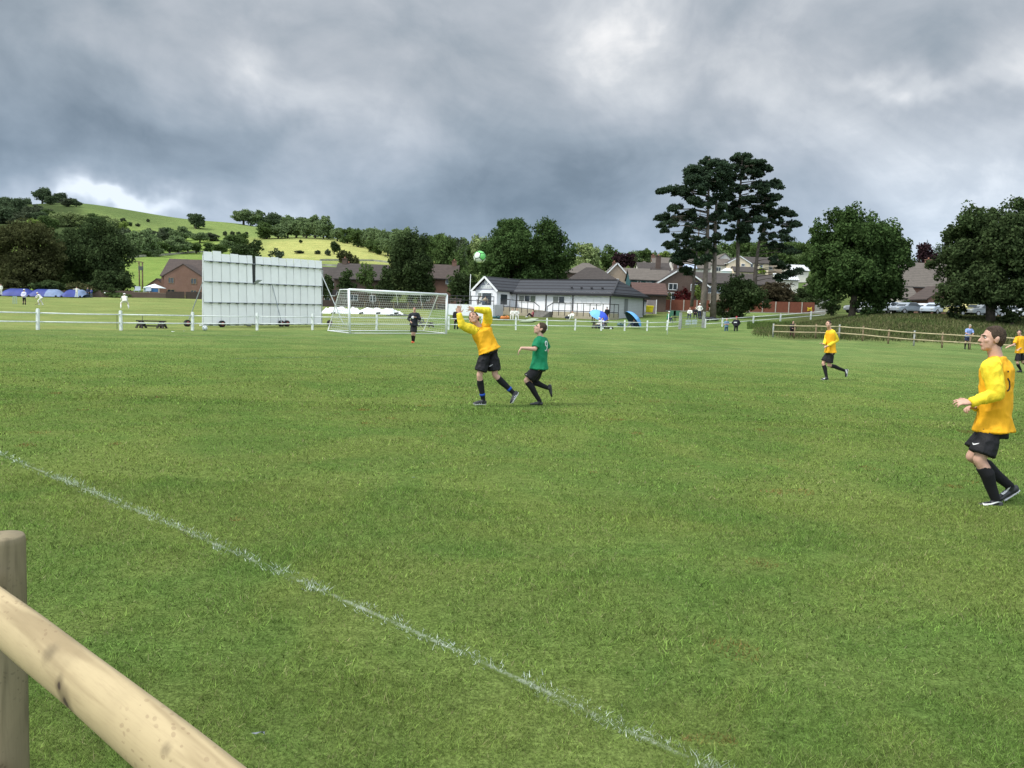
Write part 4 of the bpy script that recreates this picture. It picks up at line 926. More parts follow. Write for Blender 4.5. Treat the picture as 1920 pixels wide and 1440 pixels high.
0 and house("long_outbuilding", "long low dark outbuilding behind the goal net", 735, 570, 140, 22, 6, 0, 2.2, 1.5, brickB, tileD, [('F', -7, 1.2, 1.1, .8), ('F', 3, 1.2, 1.1, .8)], barge=False)
# houses right of the oak
house("hipped_house", "dark hipped roof showing above the clubhouse roof beside the oak", 1108, 560, 152, 10, 8, 0, 3.2, 2.6, brickB, tileD, [], hip=1)
house("hipped_house", "pale brown roof behind the dark hipped one beside the oak", 1096, 540, 176, 9, 8, 0, 3.2, 2.2, brickB, tileG, [], hip=1)
house("gabled_house", "brick house with white gable boards and a long white windowed front", 1151, 555, 168, 6.5, 3.6, 90, 4.6, 1.9, brickG, tileG, [('L', 0, 3.0, .9, .9)], [(2.2, .5)])
house("long_house", "long brown roofed house with a white window band above the clubhouse", 1182, 555, 172, 8.6, 6, 0, 4.1, 1.6, render_w, tileG, [('F', 1.2, 3.0, 2.4, 1.1, glass_, 3), ('F', -2.4, 3.0, 1.5, 1.1)], barge=False)
house("teal_house", "house with teal cladding and white windows between roof and bin", 1213, 556, 152, 7.4, 6, 0, 3.0, 1.8, teal, tileG, [('F', -2.1, 2.1, .7, 1.2), ('F', 1.8, 2.1, 1.2, 1.1), ('F', -.3, 2.1, 1.1, 1.0)], barge=False)
house("beige_house", "beige hipped roof with pointed top behind the bright shrub", 1206, 530, 215, 8, 8, 0, 2.6, 3.0, render_w, tileG, [], hip=1)
house("grey_roofed_house", "grey roofed house with a white dormer left of the solar panels", 1222, 530, 196, 7.5, 7, 0, 2.4, 2.2, render_w, tileD, [('F', -1.0, 1.8, 1.5, .8)], barge=False)
gar = house("brick_garage", "red brown roofed garage with a bright skylight behind the bin", 1213, 570, 133, 5.2, 5.5, 0, 1.6, 1.7, brickB, tileR, [], barge=False)
mbx = MB(); c0 = at(1217, 547, 131.2); mbx.box(c0, (1.0, .7, .06), Matrix.Rotation(.55, 3, 'X')); mbx.build("skylight", wht, gar)
def solar(root, px, y, Y, w, h, tilt=.5):
    c = at(px, y, Y); o = MB().box(c, (w, h, .06), Matrix.Rotation(tilt, 3, 'X')).build("solar_panel", mat("solar_glass", (.34, .40, .52), .25, spec=.7), root)
hs = house("solar_house", "grey roofed house with pale solar panels between the chimneys", 1252, 525, 205, 8.5, 7, 0, 2.8, 2.6, render_w, tileG, [], [(-4.0, .6)], barge=False)
solar(hs, 1256, 498, 201.5, 2.6, 2.4)
hs = house("solar_house", "house with a full width solar panel roof seen behind the pine trunks", 1290, 525, 200, 9, 7, 0, 2.8, 2.5, render_w, tileG, [], barge=False); solar(hs, 1286, 499, 196.5, 5.2, 2.2)
house("gabled_house", "large brown gabled house with white boards and chimneys left of the pines", 1268, 566, 150, 8.5, 9.5, 90, 2.9, 3.1, brickB, tileD, [('L', -1.6, 2.6, 1.6, 1.2), ('L', 2.2, 2.6, 1.2, 1.2), ('L', -1.8, .9, 1.7, 1.3)], [(2.5, 1.4), (-2.0, .9)])
house("chimney_house", "narrow brick house with a tall chimney rising above the bin", 1236, 565, 158, 3.5, 5, 0, 4.0, 2.4, brickB, tileD, [('F', 0, 2.6, .9, 1.0)], [(-.6, 2.3)], barge=False)
house("white_house", "white house end seen between the two big pine trunks", 1330, 522, 225, 9, 7, 0, 3.6, 2.0, render_w, tileG, [('F', -2, 2.4, 1.6, 1.2), ('F', 1.5, 2.4, 1.4, 1.2)], barge=False)
house("grey_gabled_house", "grey gable end standing right of the pine trunks", 1351, 518, 228, 7, 5, 90, 4.0, 2.0, mat("grey_render", (.45, .45, .42), .85, .1, 2), tileG, [], barge=False)
house("cream_house", "cream gabled house with white boards on the slope behind the pines", 1379, 518, 222, 7, 5.8, 90, 3.4, 1.7, cream, tileD, [('L', .9, 2.9, 1.0, .7)])
house("cream_wing", "wing of the cream house with a white three light window", 1407, 516, 223, 8, 5.6, 0, 3.2, 1.6, cream, tileD, [('F', -1.2, 2.5, 1.9, 1.1, glass_, 3), ('F', 2.0, 2.3, .8, .8)], barge=False)
house("cream_porch", "low cream garage in front of the cream gabled house", 1393, 520, 214, 6, 4.4, 0, 1.4, 1.2, cream, tileD, [], barge=False)
house("glass_conservatory", "pale glass conservatory at the left foot of the cream house", 1364, 516, 215, 3.2, 2.4, 0, 1.2, .7, mat("pale_glazing", (.50, .60, .58), .3), wht, [], hip=1, over=.1)
house("grey_gabled_house", "grey brown gable right of the cream house wing", 1441, 514, 226, 6, 7, 90, 2.4, 2.2, brickG, tileG, [('L', -.5, 1.4, 1.0, .9)], barge=False)
slat = stripes_mat("white_slatted_roof", (.66, .68, .68), (.20, .21, .21), 2.4, 'X', .35, .05)
house("white_roofed_house", "house with a bright white slatted roof left of the round tree", 1492, 512, 215, 5.0, 5, 0, .6, 1.4, render_w, slat, [], barge=False)
house("white_roofed_house", "second bright slatted roof, lower and nearer the flowering shrub", 1470, 530, 190, 5.0, 5, 0, .6, 1.3, render_w, slat, [], barge=False)
house("long_bungalow", "long dark roofed bungalow behind the pine trunks", 1365, 566, 150, 15, 8, 0, 3.2, 1.9, brickG, tileD, [('F', -4.6, 2.0, 1.0, 1.3), ('F', -2.6, 2.0, 1.5, 1.3), ('F', 1.4, 2.0, 1.5, 1.2)], barge=False)
house("garden_shed", "small grey shed beside the left edge of the round tree", 1535, 560, 146, 4, 4, 90, 2.3, 1.2, mat("grey_shed", (.30, .30, .28), .85, .1, 2), tileG, [], barge=False)
house("grey_roofed_house", "large grey roofed house between the round tree and the domed tree", 1712, 586, 140, 10, 8, 0, 4.4, 3.6, brickO, tileG, [], [(1.9, 1.1)], barge=False)
house("pale_roofed_house", "pale roofed house with a white window strip behind the grey roof", 1745, 560, 175, 11, 7, 0, 5.2, 2.2, render_w, tileG, [('F', 2.0, 4.4, 3.0, .8, wht)], barge=False)
house("brick_house", "orange brick gable with a white bay window behind the parked cars", 1753, 588, 128, 6, 5.6, 90, 2.2, 2.0, brickO, tileB, [('L', .2, 1.0, 2.3, 1.1, glass_, 4)], barge=False)
house("white_fronted_house", "white fronted house piece at the right side of the round tree", 1688, 586, 134, 3.0, 5, 0, 2.4, 1.6, render_w, tileG, [('F', .2, 1.5, 1.2, 1.1, glass_, 2)], barge=False)
house("brick_house", "brick house glimpsed under the domed tree at the right edge", 1915, 588, 132, 8, 6, 0, 2.6, 2.2, brickO, tileG, [('F', -1, 1.4, 1.8, 1.2)], barge=False)

# ------------------------------------------------------------------ clubhouse
cz = 2.0; C0 = Vector((12.3, 104, 0)); u_ = Vector((-.774, .633, 0)); n_ = Vector((-.633, -.774, 0))   # u along the front, n towards the pitch
ch = thing("clubhouse", "long white boarded clubhouse with a dark tiled roof and a gabled entrance", "clubhouse", (C0.x, C0.y, cz))
def CP(s, p, z): return C0+u_*s+n_*p+Vector((0, 0, z))
boardW = stripes_mat("white_boards", (.80, .82, .84), (.55, .57, .60), 5.0, 'Z', .12, .04); boardShade = stripes_mat("shaded_boards", (.50, .51, .53), (.33, .34, .36), 5.0, 'Z', .12, .05)  # second set: the white boards with end-wall shade put into the colour
roofC = stripes_mat("clubhouse_roof_tiles", (.050, .053, .060), (.014, .014, .016), 2.3, 'Z', .28, .12)
EZ = 4.70; FL = 20.0; DP = 8.3
def quad(nm, pts, m, par, **k): return MB().add(pts, [tuple(range(len(pts)))]).build(nm, m, par, **k)
def prism(a, b, z0, z1, p0, p1):   # box between stations a..b along u, p0..p1 along n
    vs = [CP(s, p, z) for s in (a, b) for p in (p0, p1) for z in (z0, z1)]; return vs, [(0, 1, 3, 2), (4, 6, 7, 5), (0, 4, 5, 1), (2, 3, 7, 6), (0, 2, 6, 4), (1, 5, 7, 3)]
def cbox(nm, a, b, z0, z1, p0, p1, m, par=ch, **k): return MB().add(*prism(a, b, z0, z1, p0, p1)).build(nm, m, par, **k)
cbox("wall", .05, FL, 1.2, EZ, -DP, 0, boardW)
cbox("end_wall", 0, .047, 1.2, EZ, -DP, 0, boardShade)
RZ = 6.5
def roofpoly():
    o = .55; z0 = EZ-.25
    A = [CP(-o, o, z0), CP(FL, o, z0), CP(FL, -DP-o, z0), CP(-o, -DP-o, z0), CP(1.6, -DP/2, RZ), CP(FL, -DP/2, RZ)]
    B = [a-Vector((0, 0, .22)) for a in A[:4]]
    return MB().add(A+B, [(0, 4, 5, 1), (3, 2, 5, 4), (0, 3, 4), (1, 5, 2), (0, 1, 7, 6), (3, 0, 6, 9), (2, 3, 9, 8), (1, 2, 8, 7), (6, 7, 8, 9)])
rfC = roofpoly().build("roof", roofC, ch)
mb = MB(); mb.beam(CP(-.6, .6, EZ-.36), CP(FL-2.5, .6, EZ-.36), .14, .3); mb.beam(CP(-.6, .6, EZ-.36), CP(-.6, -DP-.6, EZ-.36), .14, .3); mb.build("fascia", black_m, ch)
mb = MB(); mb.beam(CP(1.6, -DP/2, RZ+.02), CP(FL, -DP/2, RZ+.02), .3, .1); mb.beam(CP(-.55, .55, EZ-.2), CP(1.6, -DP/2, RZ+.03), .2, .08); mb.build("ridge_tiles", black_m, rfC)
for s in (1.9, 3.6, 5.2, 6.8): MB().box(CP(s, 1.8-2.6, EZ+.62), (.3, .3, .16), Matrix.Rotation(.6, 3, 'X')).build("roof_vent", black_m, rfC)
# gabled entrance wing
GA, GB, GP = 16.4, 20.4, 3.4; GZ = 6.35; gm = (GA+GB)/2
vs = [CP(GA, GP, 1.2), CP(GB, GP, 1.2), CP(GB, -2, 1.2), CP(GA, -2, 1.2), CP(GA, GP, EZ), CP(GB, GP, EZ), CP(GB, -2, EZ), CP(GA, -2, EZ)]
vs2 = vs; MB().add(vs2, [(0, 1, 5, 4), (1, 2, 6, 5), (2, 3, 7, 6), (3, 0, 4, 7)]).build("entrance_wall", boardW, ch)
MB().add([CP(GA, GP+.02, EZ-.05), CP(GB, GP+.02, EZ-.05), CP(gm, GP+.02, GZ-.1)], [(0, 1, 2)]).build("gable_panel", mat("gable_grey", (.30, .31, .38), .7, .05, 2), ch)
ov = .45; zz = EZ-.25
A = []
for p in (GP+ov, -DP/2): A += [CP(GA-ov, p, zz), CP(gm, p, GZ), CP(GB+ov, p, zz), CP(GB+ov, p, zz+.14), CP(gm, p, GZ+.16), CP(GA-ov, p, zz+.14)]
MB().add(A, [(0, 1, 4, 5), (1, 2, 3, 4), (6, 11, 10, 7), (7, 10, 9, 8), (5, 4, 10, 11), (4, 3, 9, 10), (0, 6, 7, 1), (1, 7, 8, 2), (0, 5, 11, 6), (2, 8, 9, 3)]).build("gable_roof", roofC, ch)
mb = MB()
for e in (GA-ov, GB+ov): mb.beam(CP(e, GP+ov+.04, zz-.03), CP(gm, GP+ov+.04, GZ+.08), .07, .26)
mb.build("barge_board", wht, ch)
sg = MB().add([CP(GA+.9, GP+.06, EZ+.12), CP(GB-.9, GP+.06, EZ+.12), CP(GB-1.15, GP+.06, EZ+.58), CP(GA+1.15, GP+.06, EZ+.58)], [(0, 1, 2, 3)]).build("name_board", wht, ch)
mb = MB()
for i, (a, b, z) in enumerate([(1.25, 1.6, .34), (1.7, 2.0, .34), (2.1, 2.45, .34), (2.55, 2.8, .34)]): mb.add([CP(GB-a, GP+.075, EZ+z-.07), CP(GB-b, GP+.075, EZ+z-.07), CP(GB-b, GP+.075, EZ+z+.07), CP(GB-a, GP+.075, EZ+z+.07)], [(0, 1, 2, 3)])
mb.build("faded_lettering", mat("faded_letter", (.38, .42, .44), .8), sg)
mb = MB(); cc_ = CP(gm, GP+.065, EZ+.98); ring = [cc_+u_*math.cos(a)*.36+Vector((0, 0, math.sin(a)*.36)) for a in [i*math.pi/10 for i in range(20)]]; mb.add(ring, [tuple(range(20))]); mb.build("round_crest", wht, ch)
ring = [cc_+n_*.012+u_*(math.cos(a)*.20)+Vector((0, 0, math.sin(a)*.22)) for a in [i*math.pi/8 for i in range(16)]]; MB().add(ring, [tuple(range(16))]).build("crest_centre", mat("crest_grey", (.42, .46, .5), .7), ch)
cbox("dark_doorway", gm-1.1, gm+.7, 2.55, 4.2, GP, GP+.03, glass_)
mb = MB()
for s in (gm-1.15, gm+.7, gm+1.5): mb.add(*prism(s, s+.1, 2.5, 4.25, GP, GP+.07))
mb.add(*prism(gm-.95, gm+1.6, 4.2, 4.3, GP, GP+.07)); mb.build("door_frame", wht, ch)
cbox("side_pane", gm+.65, gm+1.45, 2.7, 4.15, GP, GP+.03, curtain)
cbox("side_window", GA-.03, GA, 2.7, 4.1, 1.2, 2.6, glass_)
cbox("side_block", GB, GB+1.6, 1.2, EZ-.05, -1, 2.6, boardW)
def cwin(s0, s1, z0, z1, panes):
    n = len(panes); mb = MB(); t = .08
    mb.add(*prism(s0, s1, z0, z0+t, 0, .09)); mb.add(*prism(s0, s1, z1-t, z1, 0, .09))
    for i in range(n+1): s = s0+(s1-s0-t)*i/n; mb.add(*prism(s, s+t, z0+t, z1-t, 0, .09))
    fr = mb.build("window", wht, ch)
    for i, pm_ in enumerate(panes): a = s1-(s1-s0)*(i+1)/n; b = s1-(s1-s0)*i/n; MB().add(*prism(a+.04, b-.04, z0+.04, z1-.04, .0, .03)).build("pane", pm_, fr)
def st(px): # station along the front wall seen in column px
    t = (px-960)/FPX; return (C0.x-t*C0.y)/(-u_.x+t*u_.y)
cwin(st(999), st(967), 3.15, 4.12, [curtain, glass_, mat("green_curtain", (.12, .15, .12), .8)]); cwin(st(1064), st(1030), 3.1, 4.08, [curtain, glass_, boardW])
cwin(st(1120), st(1093), 3.05, 4.0, [boardW, boardW]); cbox("white_door", st(1084), st(1073), 2.0, 3.95, 0, .05, boardW)
cbox("wall_box", st(938), st(934), 3.2, 3.7, 0, .12, mat("vent_grey", (.3, .3, .3), .6))
for px in (963, 1018, 1068, 1137.5): s = st(px); MB().tube([CP(s, .1, 1.9), CP(s, .1, EZ-.3)], .07, 8).build("downpipe", black_m, ch)
MB().tube([CP(-.06, -DP+.1, 1.9), CP(-.06, -DP+.1, EZ-.3)], .07, 8).build("downpipe", black_m, ch)
MB().add([C0+n_*-p+u_*-.03+Vector((0, 0, z)) for p in (3.3, 4.2) for z in (2.0, 4.0)], [(0, 1, 3, 2)]).build("end_door", mat("door_grey", (.20, .21, .22), .6), ch)
# deck, retaining wall, ramp
dk = thing("raised_terrace", "white walled terrace with black railings in front of the gabled entrance", "terrace", tuple(at(885, 596, 105)))
wA = at(842, 590, 106); wB = at(925, 590, 103.5); wC = at(941, 590, 110); wA0 = at(842, 590, 116)
zb_, zt_ = .3, 2.45
def wallseg(a, b, z0, z1, th, m, nm, par):
    a = Vector((a.x, a.y, 0)); b = Vector((b.x, b.y, 0)); d = (b-a).normalized(); nn = Vector((-d.y, d.x, 0))*th/2
    vs = [p+q_+Vector((0, 0, z)) for p in (a, b) for q_ in (nn, -nn) for z in (z0, z1)]
    return MB().add(vs, [(0, 1, 3, 2), (4, 6, 7, 5), (0, 4, 5, 1), (2, 3, 7, 6), (0, 2, 6, 4), (1, 5, 7, 3)]).build(nm, m, par)
whw = mat("white_masonry", (.68, .71, .74), .85, .08, 1.2)
wallseg(wA, wB, zb_, zt_, .3, whw, "retaining_wall", dk); wallseg(wB, wC, zb_, zt_+.1, .3, mat("shaded_masonry", (.50, .51, .53), .85, .08, 1.5), "side_wall", dk); wallseg(wA0, wA, zb_, zt_, .3, whw, "side_wall", dk)  # right-hand side wall is white masonry with its shade mixed into the colour
MB().add([Vector((p.x, p.y, z)) for z in (2.3, 2.44) for p in (wA, wB, wC, wA0)], [(0, 1, 2, 3), (4, 5, 6, 7), (0, 4, 5, 1), (1, 5, 6, 2), (2, 6, 7, 3), (3, 7, 4, 0)]).build("deck", mat("deck_boards", (.16, .15, .14), .9), dk)
def railing(th, pts, zf, hs, sp, r=.045):
    mb = MB()
    for a, b in zip(pts[:-1], pts[1:]):
        for h in hs: mb.beam(a+Vector((0, 0, h)), b+Vector((0, 0, h)), .07, .09)
    mb.build("handrail", black_m, th)
    for a, b in zip(pts[:-1], pts[1:]):
        L_ = (b-a).length; n = max(1, round(L_/sp))
        for i in range(n+(1 if (b-pts[-1]).length < 1e-6 else 0)): p = a.lerp(b, i/n); MB().beam(p-Vector((0, 0, .5)), p+Vector((0, 0, hs[0])), .08, .08, up=(0, 1, 0)).build("baluster", black_m, th)
def P3(px, py, Y): return at(px, py, Y)
def zset(p, z): return Vector((p.x, p.y, z))
railing(dk, [zset(wA0, 2.5), zset(wA, 2.5), zset(wB, 2.5)], 0, (1.05, .5), 1.15)
rp = thing("access_ramp", "stone based walkway with black railings sloping down along the clubhouse front", "ramp", tuple(CP(10, 2, 1.5)))
s1 = st(940); s2 = st(1004)-1.2
stoneC = brick_mat("terrace_stone", (.42, .37, .27), (.34, .30, .22), (.25, .22, .17), 2.5)
vs = [CP(s1, .1, .6), CP(s2, .1, .6), CP(s2, 2.6, .6), CP(s1, 2.6, .6), CP(s1, .1, 2.45), CP(s2, .1, 2.05), CP(s2, 2.6, 2.05), CP(s1, 2.6, 2.45)]
F6 = [(0, 1, 2, 3), (4, 5, 6, 7), (0, 4, 5, 1), (1, 5, 6, 2), (2, 6, 7, 3), (3, 7, 4, 0)]
MB().add(vs, F6).build("stone_base", stoneC, rp)
railing(rp, [CP(s1, 2.6, 2.45), CP(s2, 2.6, 2.05)], 0, (1.1, .12), 1.05)
railing(rp, [CP(s2, 2.6, 2.05), CP(s2-.9, 2.6, 1.5)], 0, (1.1,), 1.3)
rp2 = thing("access_ramp", "stone based walkway with black railings at the right half of the clubhouse", "ramp", tuple(CP(3, 2, 1.5)))
s3 = st(1037)-1.2; s4 = -1.4
vs = [CP(s3, .1, .6), CP(s4, .1, .6), CP(s4, 2.4, .6), CP(s3, 2.4, .6), CP(s3, .1, 2.02), CP(s4, .1, 2.02), CP(s4, 2.4, 2.0), CP(s3, 2.4, 2.0)]
MB().add(vs, F6).build("stone_base", stoneC, rp2)
railing(rp2, [CP(s3+.9, 2.4, 1.5), CP(s3, 2.4, 2.0)], 0, (1.1,), 1.3); railing(rp2, [CP(s3, 2.4, 2.0), CP(s4, 2.4, 2.0), CP(s4, .3, 2.0)], 0, (1.15, .12), 1.0)
stp = thing("stone_steps", "grey stone steps between the two railed walkways", "steps", tuple(CP((s2+s3)/2, 3, 1.2)))
for i in range(5): MB().add(*prism(s3+.4, s2-.4, .6, 1.95-i*.17, .1+2.2+i*.35 if i else .1, .1+2.2+(i+1)*.35)).build("step", mat("grey_step", (.20, .19, .17), .9, .2, 3), stp)
flagp = thing("flagpole", "thin white flagpole at the left end of the clubhouse", "flagpole", tuple(at(880, 575, 106)))
MB().tube([at(880, 575, 106), at(882.5, 516, 106)], [.06, .035], 8).build("pole", wht, flagp, True); MB().ell(at(882.5, 515.5, 106), (.07, .07, .07), None, 8, 6).build("finial", wht, flagp, True)
anx = thing("store_shed", "low white store with flat roof on the right end of the clubhouse", "shed", tuple(at(1205, 588, 113)))
def slab(th, nm, pa_, pb_, Y, dep, m, over=0):
    a = at(pa_[0], pa_[1], Y); b = at(pb_[0], pb_[1], Y); zb2, zt2 = min(a.z, b.z), max(a.z, b.z)
    return MB().box(((a.x+b.x)/2, Y+dep/2, (zb2+zt2)/2), (abs(b.x-a.x)+over*2, dep+over*2, zt2-zb2)).build(nm, m, th)
slab(anx, "wall", (1196, 590), (1212, 564), 112.5, 3, boardShade); slab(anx, "roof", (1195, 565), (1213, 562.5), 112.3, 3.4, black_m)
blk = thing("grey_block_store", "grey brown block wall with a white post between bin and panel fence", "wall", tuple(at(1222, 588, 122)))
slab(blk, "wall", (1213, 590), (1231, 563), 122, 3, mat("mauve_block", (.24, .21, .21), .9, .12, 2)); slab(blk, "post", (1229.5, 591), (1232, 562), 121.6, .3, wht)
# yellow bin
yb_ = thing("wheeled_bin", "yellow wheeled waste container beside the end of the clubhouse", "bin", tuple(at(1216, 588, 116)))
c = at(1216, 588, 116); ym = mat("yellow_plastic", (.68, .58, .015), .5, .08, 4); mb = MB()
mb.add([Vector((c.x+x*k, c.y+y*k, c.z+z)) for z, k in ((.18, .82), (1.0, 1.0)) for x, y in ((-.62, -.45), (.62, -.45), (.62, .45), (-.62, .45))], F6).build("container", ym, yb_, bevel=.03)
MB().add([Vector((c.x+x, c.y+y, c.z+z)) for z, k in ((1.01, 1), (1.14, .9)) for x, y in ((-.68*k, -.5*k), (.68*k, -.5*k), (.68*k, .5*k), (-.68*k, .5*k))], F6).build("lid", ym, yb_, bevel=.02)
for x in (-.45, .45): MB().tube([c+Vector((x, -.35, .1)), c+Vector((x+.06, -.35, .1))], .1, 10).build("wheel", black_m, yb_)

# panel fence -----------------------------------------------------------
pf = thing("panel_fence", "red brown timber panel fence on a stone base below the houses", "fence", tuple(at(1380, 590, 135)))
panm = stripes_mat("red_brown_panels", (.18, .060, .035), (.11, .036, .022), 6.5, 'Z', .15, .15); cpost = mat("concrete_post", (.42, .38, .33), .9, .15, 4)
fa = at(1232, 584, 133); fb = at(1527, 590, 133); NP = 12
for i in range(NP):
    a = fa.lerp(fb, i/NP); b = fa.lerp(fb, (i+1)/NP); hh = 1.75
    MB().beam(a+Vector((.08, 0, hh/2+.25)), b+Vector((-.08, 0, hh/2+.25)), .05, hh).build("panel", panm, pf)
    MB().beam(a+Vector((0, -.03, -.2)), a+Vector((0, -.03, hh+.25)), .14, .14, up=(0, 1, 0)).build("post", cpost, pf)
MB().beam(fa+Vector((0, -.1, -.28)), fb+Vector((0, -.1, -.28)), .35, 1.05).build("stone_base", stone, pf)
sn = thing("animal_sign", "small yellow cut out sign fixed on the right end of the panel fence", "sign", tuple(at(1518, 580, 132.7)))
so_ = [(1514, 575.5), (1516, 577), (1520, 577), (1522.3, 575.5), (1521.6, 579), (1522.6, 583.3), (1520.3, 582.2), (1516, 582.2), (1513.8, 583.3), (1514.6, 579)]
fr_ = [at(x, y, 132.6) for x, y in so_]; bk_ = [p+Vector((0, .05, 0)) for p in fr_]; n = len(fr_)
MB().add(fr_+bk_, [tuple(range(n)), tuple(range(n, 2*n))]+[(i, (i+1) % n, n+(i+1) % n, n+i) for i in range(n)]).build("plate", mat("sign_yellow", (.75, .55, .03), .5), sn)
mb = MB(); pp = [at(x, y, 132.55) for x, y in [(1516, 579), (1517.5, 580.6), (1519, 579.2), (1520.5, 580.4)]]
mb.tube(pp, .05, 5).build("dark_mark", mat("sign_brown", (.25, .12, .02), .6), sn)
bw = thing("stone_wall", "pale stone wall at the right end of the panel fence", "wall", tuple(fb)); MB().beam(fb+Vector((0, 0, .5)), at(1548, 588, 133)+Vector((0, 0, .3)), .4, 2.2).build("wall", stone, bw)
# boundary walls of the cricket field
wl = thing("boundary_wall", "low brown wall along the far edge of the cricket field behind the blue covers", "wall", tuple(at(100, 556, 151)))
MB().beam(at(-150, 550, 151), at(250, 553, 151), .3, 1.5).build("wall", brickB, wl)
wl = thing("brick_garden_wall", "brick garden wall in front of the orange brick house", "wall", tuple(at(280, 559, 150)))
MB().beam(at(248, 553, 149.5), at(312, 555, 149.5), .3, 1.1).build("wall", brickB, wl); MB().beam(at(248, 548, 149.5), at(312, 550, 149.5), .36, .1).build("coping", mat("coping", (.2, .15, .12), .9), wl)
wl = thing("dark_board_fence", "dark board fence between the brick garden wall and the sight screen", "fence", tuple(at(345, 560, 150)))
fpn = stripes_mat("dark_boards", (.055, .04, .032), (.02, .016, .014), 6, 'X', .2, .2)
for i in range(5): MB().beam(at(312+i*36, 554+i*.6, 149)+Vector((0, 0, 0)), at(346+i*36, 554.6+i*.6, 149), .06, 1.5).build("panel", fpn, wl); MB().beam(at(347+i*36, 561+i*.6, 148.9), at(347+i*36, 553+i*.6, 148.9)+Vector((0, 0, .15)), .1, .1, up=(0, 1, 0)).build("post", dark_wood, wl)
# dark garden fence behind the goal (net and terrace)
wl = thing("garden_hedge_fence", "dark timber fence at the far edge of the field behind the goal", "fence", tuple(at(730, 575, 128)))
for i in range(9): a = at(604+i*27, 573.5+i*.9, 128); b = at(629+i*27, 574.3+i*.9, 128); MB().beam(a, b, .06, 1.9).build("panel", fpn, wl); MB().beam(b+Vector((.1, 0, -1)), b+Vector((.1, 0, 1)), .12, .12, up=(0, 1, 0)).build("post", dark_wood, wl)
# ------------------------------------------------------------------ sight screen
ss_ = thing("sight_screen", "tall white slatted cricket sight screen with one board missing, standing on wheels", "sight screen", (-17.5, 52, 0))
SA = at(380, 609, 48.6); SB = at(601, 612, 56.5)
def SP(t, h, e=0):   # t 0..1 along the screen, height above its foot, e towards the pitch
    a = Vector((SA.x, SA.y, 0)); b = Vector((SB.x, SB.y, 0)); d = (b-a).normalized(); nn = Vector((d.y, -d.x, 0))
    z = terr(a.lerp(b, t).x, a.lerp(b, t).y); return a.lerp(b, t)+nn*e+Vector((0, 0, z+h))
board = mat("screen_board", (.88, .89, .88), .55, .04, .9, bump=.15, bscale=3); board2 = mat("screen_board_clean", (.90, .91, .90), .5, .04, 2.2)
frm = mat("screen_frame", (.33, .36, .37), .6, .15, 3)
NB = 15; rows = [(.18, 1.52), (1.50, 2.78), (2.76, 4.00), (3.98, 4.50)]
for c_ in range(NB):
    for r_, (z0, z1) in enumerate(rows):
        t0 = c_/NB+.0016; t1 = (c_+1)/NB-.0022; t1 = .376 if c_ == 5 and r_ >= 2 else t1; t0 = .403 if c_ == 6 and r_ >= 2 else t0; z1b = z1+(random.uniform(-.03, .05) if r_ == 3 else 0)+(.10 if (r_ == 3 and c_ == 1) else 0)
        e0, e1 = .06+random.uniform(0, .015), .01
        p = [SP(t0, z0, e0), SP(t1, z0, e0+random.uniform(0, .02)), SP(t1, z1b, e1), SP(t0, z1b, e1)]
        nn = Vector((0, .03, 0)); MB().add(p+[x+nn for x in p], F6).build("board", board if random.random() < .8 else board2, ss_)
dp_ = [SP(.378, 2.76, .09), SP(.405, 2.76, .12), SP(.435, 3.0, .32), SP(.40, 3.0, .28)]
MB().add(dp_+[x+Vector((0, .02, -.02)) for x in dp_], F6).build("loose_board", frm, ss_)
MB().beam(SP(.39, 4.4, -.07), SP(.39, 2.75, -.07), .34, .03, up=(0, 1, 0)).build("dark_backing", mat("dark_backing", (.03, .035, .035), .9), ss_)
for z in (3.98, 2.76, 1.50, .16): MB().beam(SP(0, z, .095), SP(1.0, z, .095), .03, .045).build("cross_bar", frm, ss_)
for z in (3.98, 2.76, 1.50, .16):
    for c_ in range(NB): MB().beam(SP((c_+.62)/NB, z-.03, .12), SP((c_+.98)/NB, z-.03, .12), .03, .05).build("batten", mat('dark_backing', (.10, .11, .12), .9), ss_)
MB().add([SP(t, z, e) for e in (-.05, -.02) for (t, z) in ((0, .16), (.377, .16), (.377, 4.3), (0, 4.4))], F6).build("backing", frm, ss_); MB().add([SP(t, z, e) for e in (-.05, -.02) for (t, z) in ((.378, .16), (1, .16), (1, 4.2), (.404, 4.3))], F6).build("backing", frm, ss_)
for t in (.003, .985, 1.015): MB().beam(SP(t, .1, -.04), SP(t, 4.3 if t < .99 else 3.9, -.04), .06, .06, up=(0, 1, 0)).build("upright", frm if t > .9 else wht, ss_)
MB().beam(SP(-.02, .12, 0), SP(1.02, .12, 0), .1, .08).build("bottom_rail", wht, ss_)
for t, e in ((1.0, -1.5), (.0, -1.5), (.5, -1.5), (1.0, 1.4), (.55, 1.0)):
    MB().tube([SP(t, 3.6 if t == 1.0 else 2.7, 0), SP(t+(.09 if e > 0 and t == 1 else 0), .15, e)], .03, 6).build("stay", frm if t < 1 else wht, ss_)
tyre = mat("tyre_rubber", (.02, .02, .02), .8); hub = mat("red_hub", (.26, .07, .06), .6)
for t, e in ((-.045, -.9), (.125, .25), (.405, -.6), (.61, .25), (.66, .25), (1.08, .1)):
    c = SP(t, .2, e); dd = Vector((SB.x-SA.x, SB.y-SA.y, 0)).normalized(); nv = Vector((dd.y, -dd.x, 0))
    R_ = .21; w_ = MB().tube([c-nv*.08, c-nv*.07, c+nv*.07, c+nv*.08], [R_*.85, R_, R_, R_*.85], 18).build("wheel", tyre, ss_, True)
    MB().tube([c+nv*.06, c+nv*.10], R_*.55, 12).build("hub", hub, w_, True)
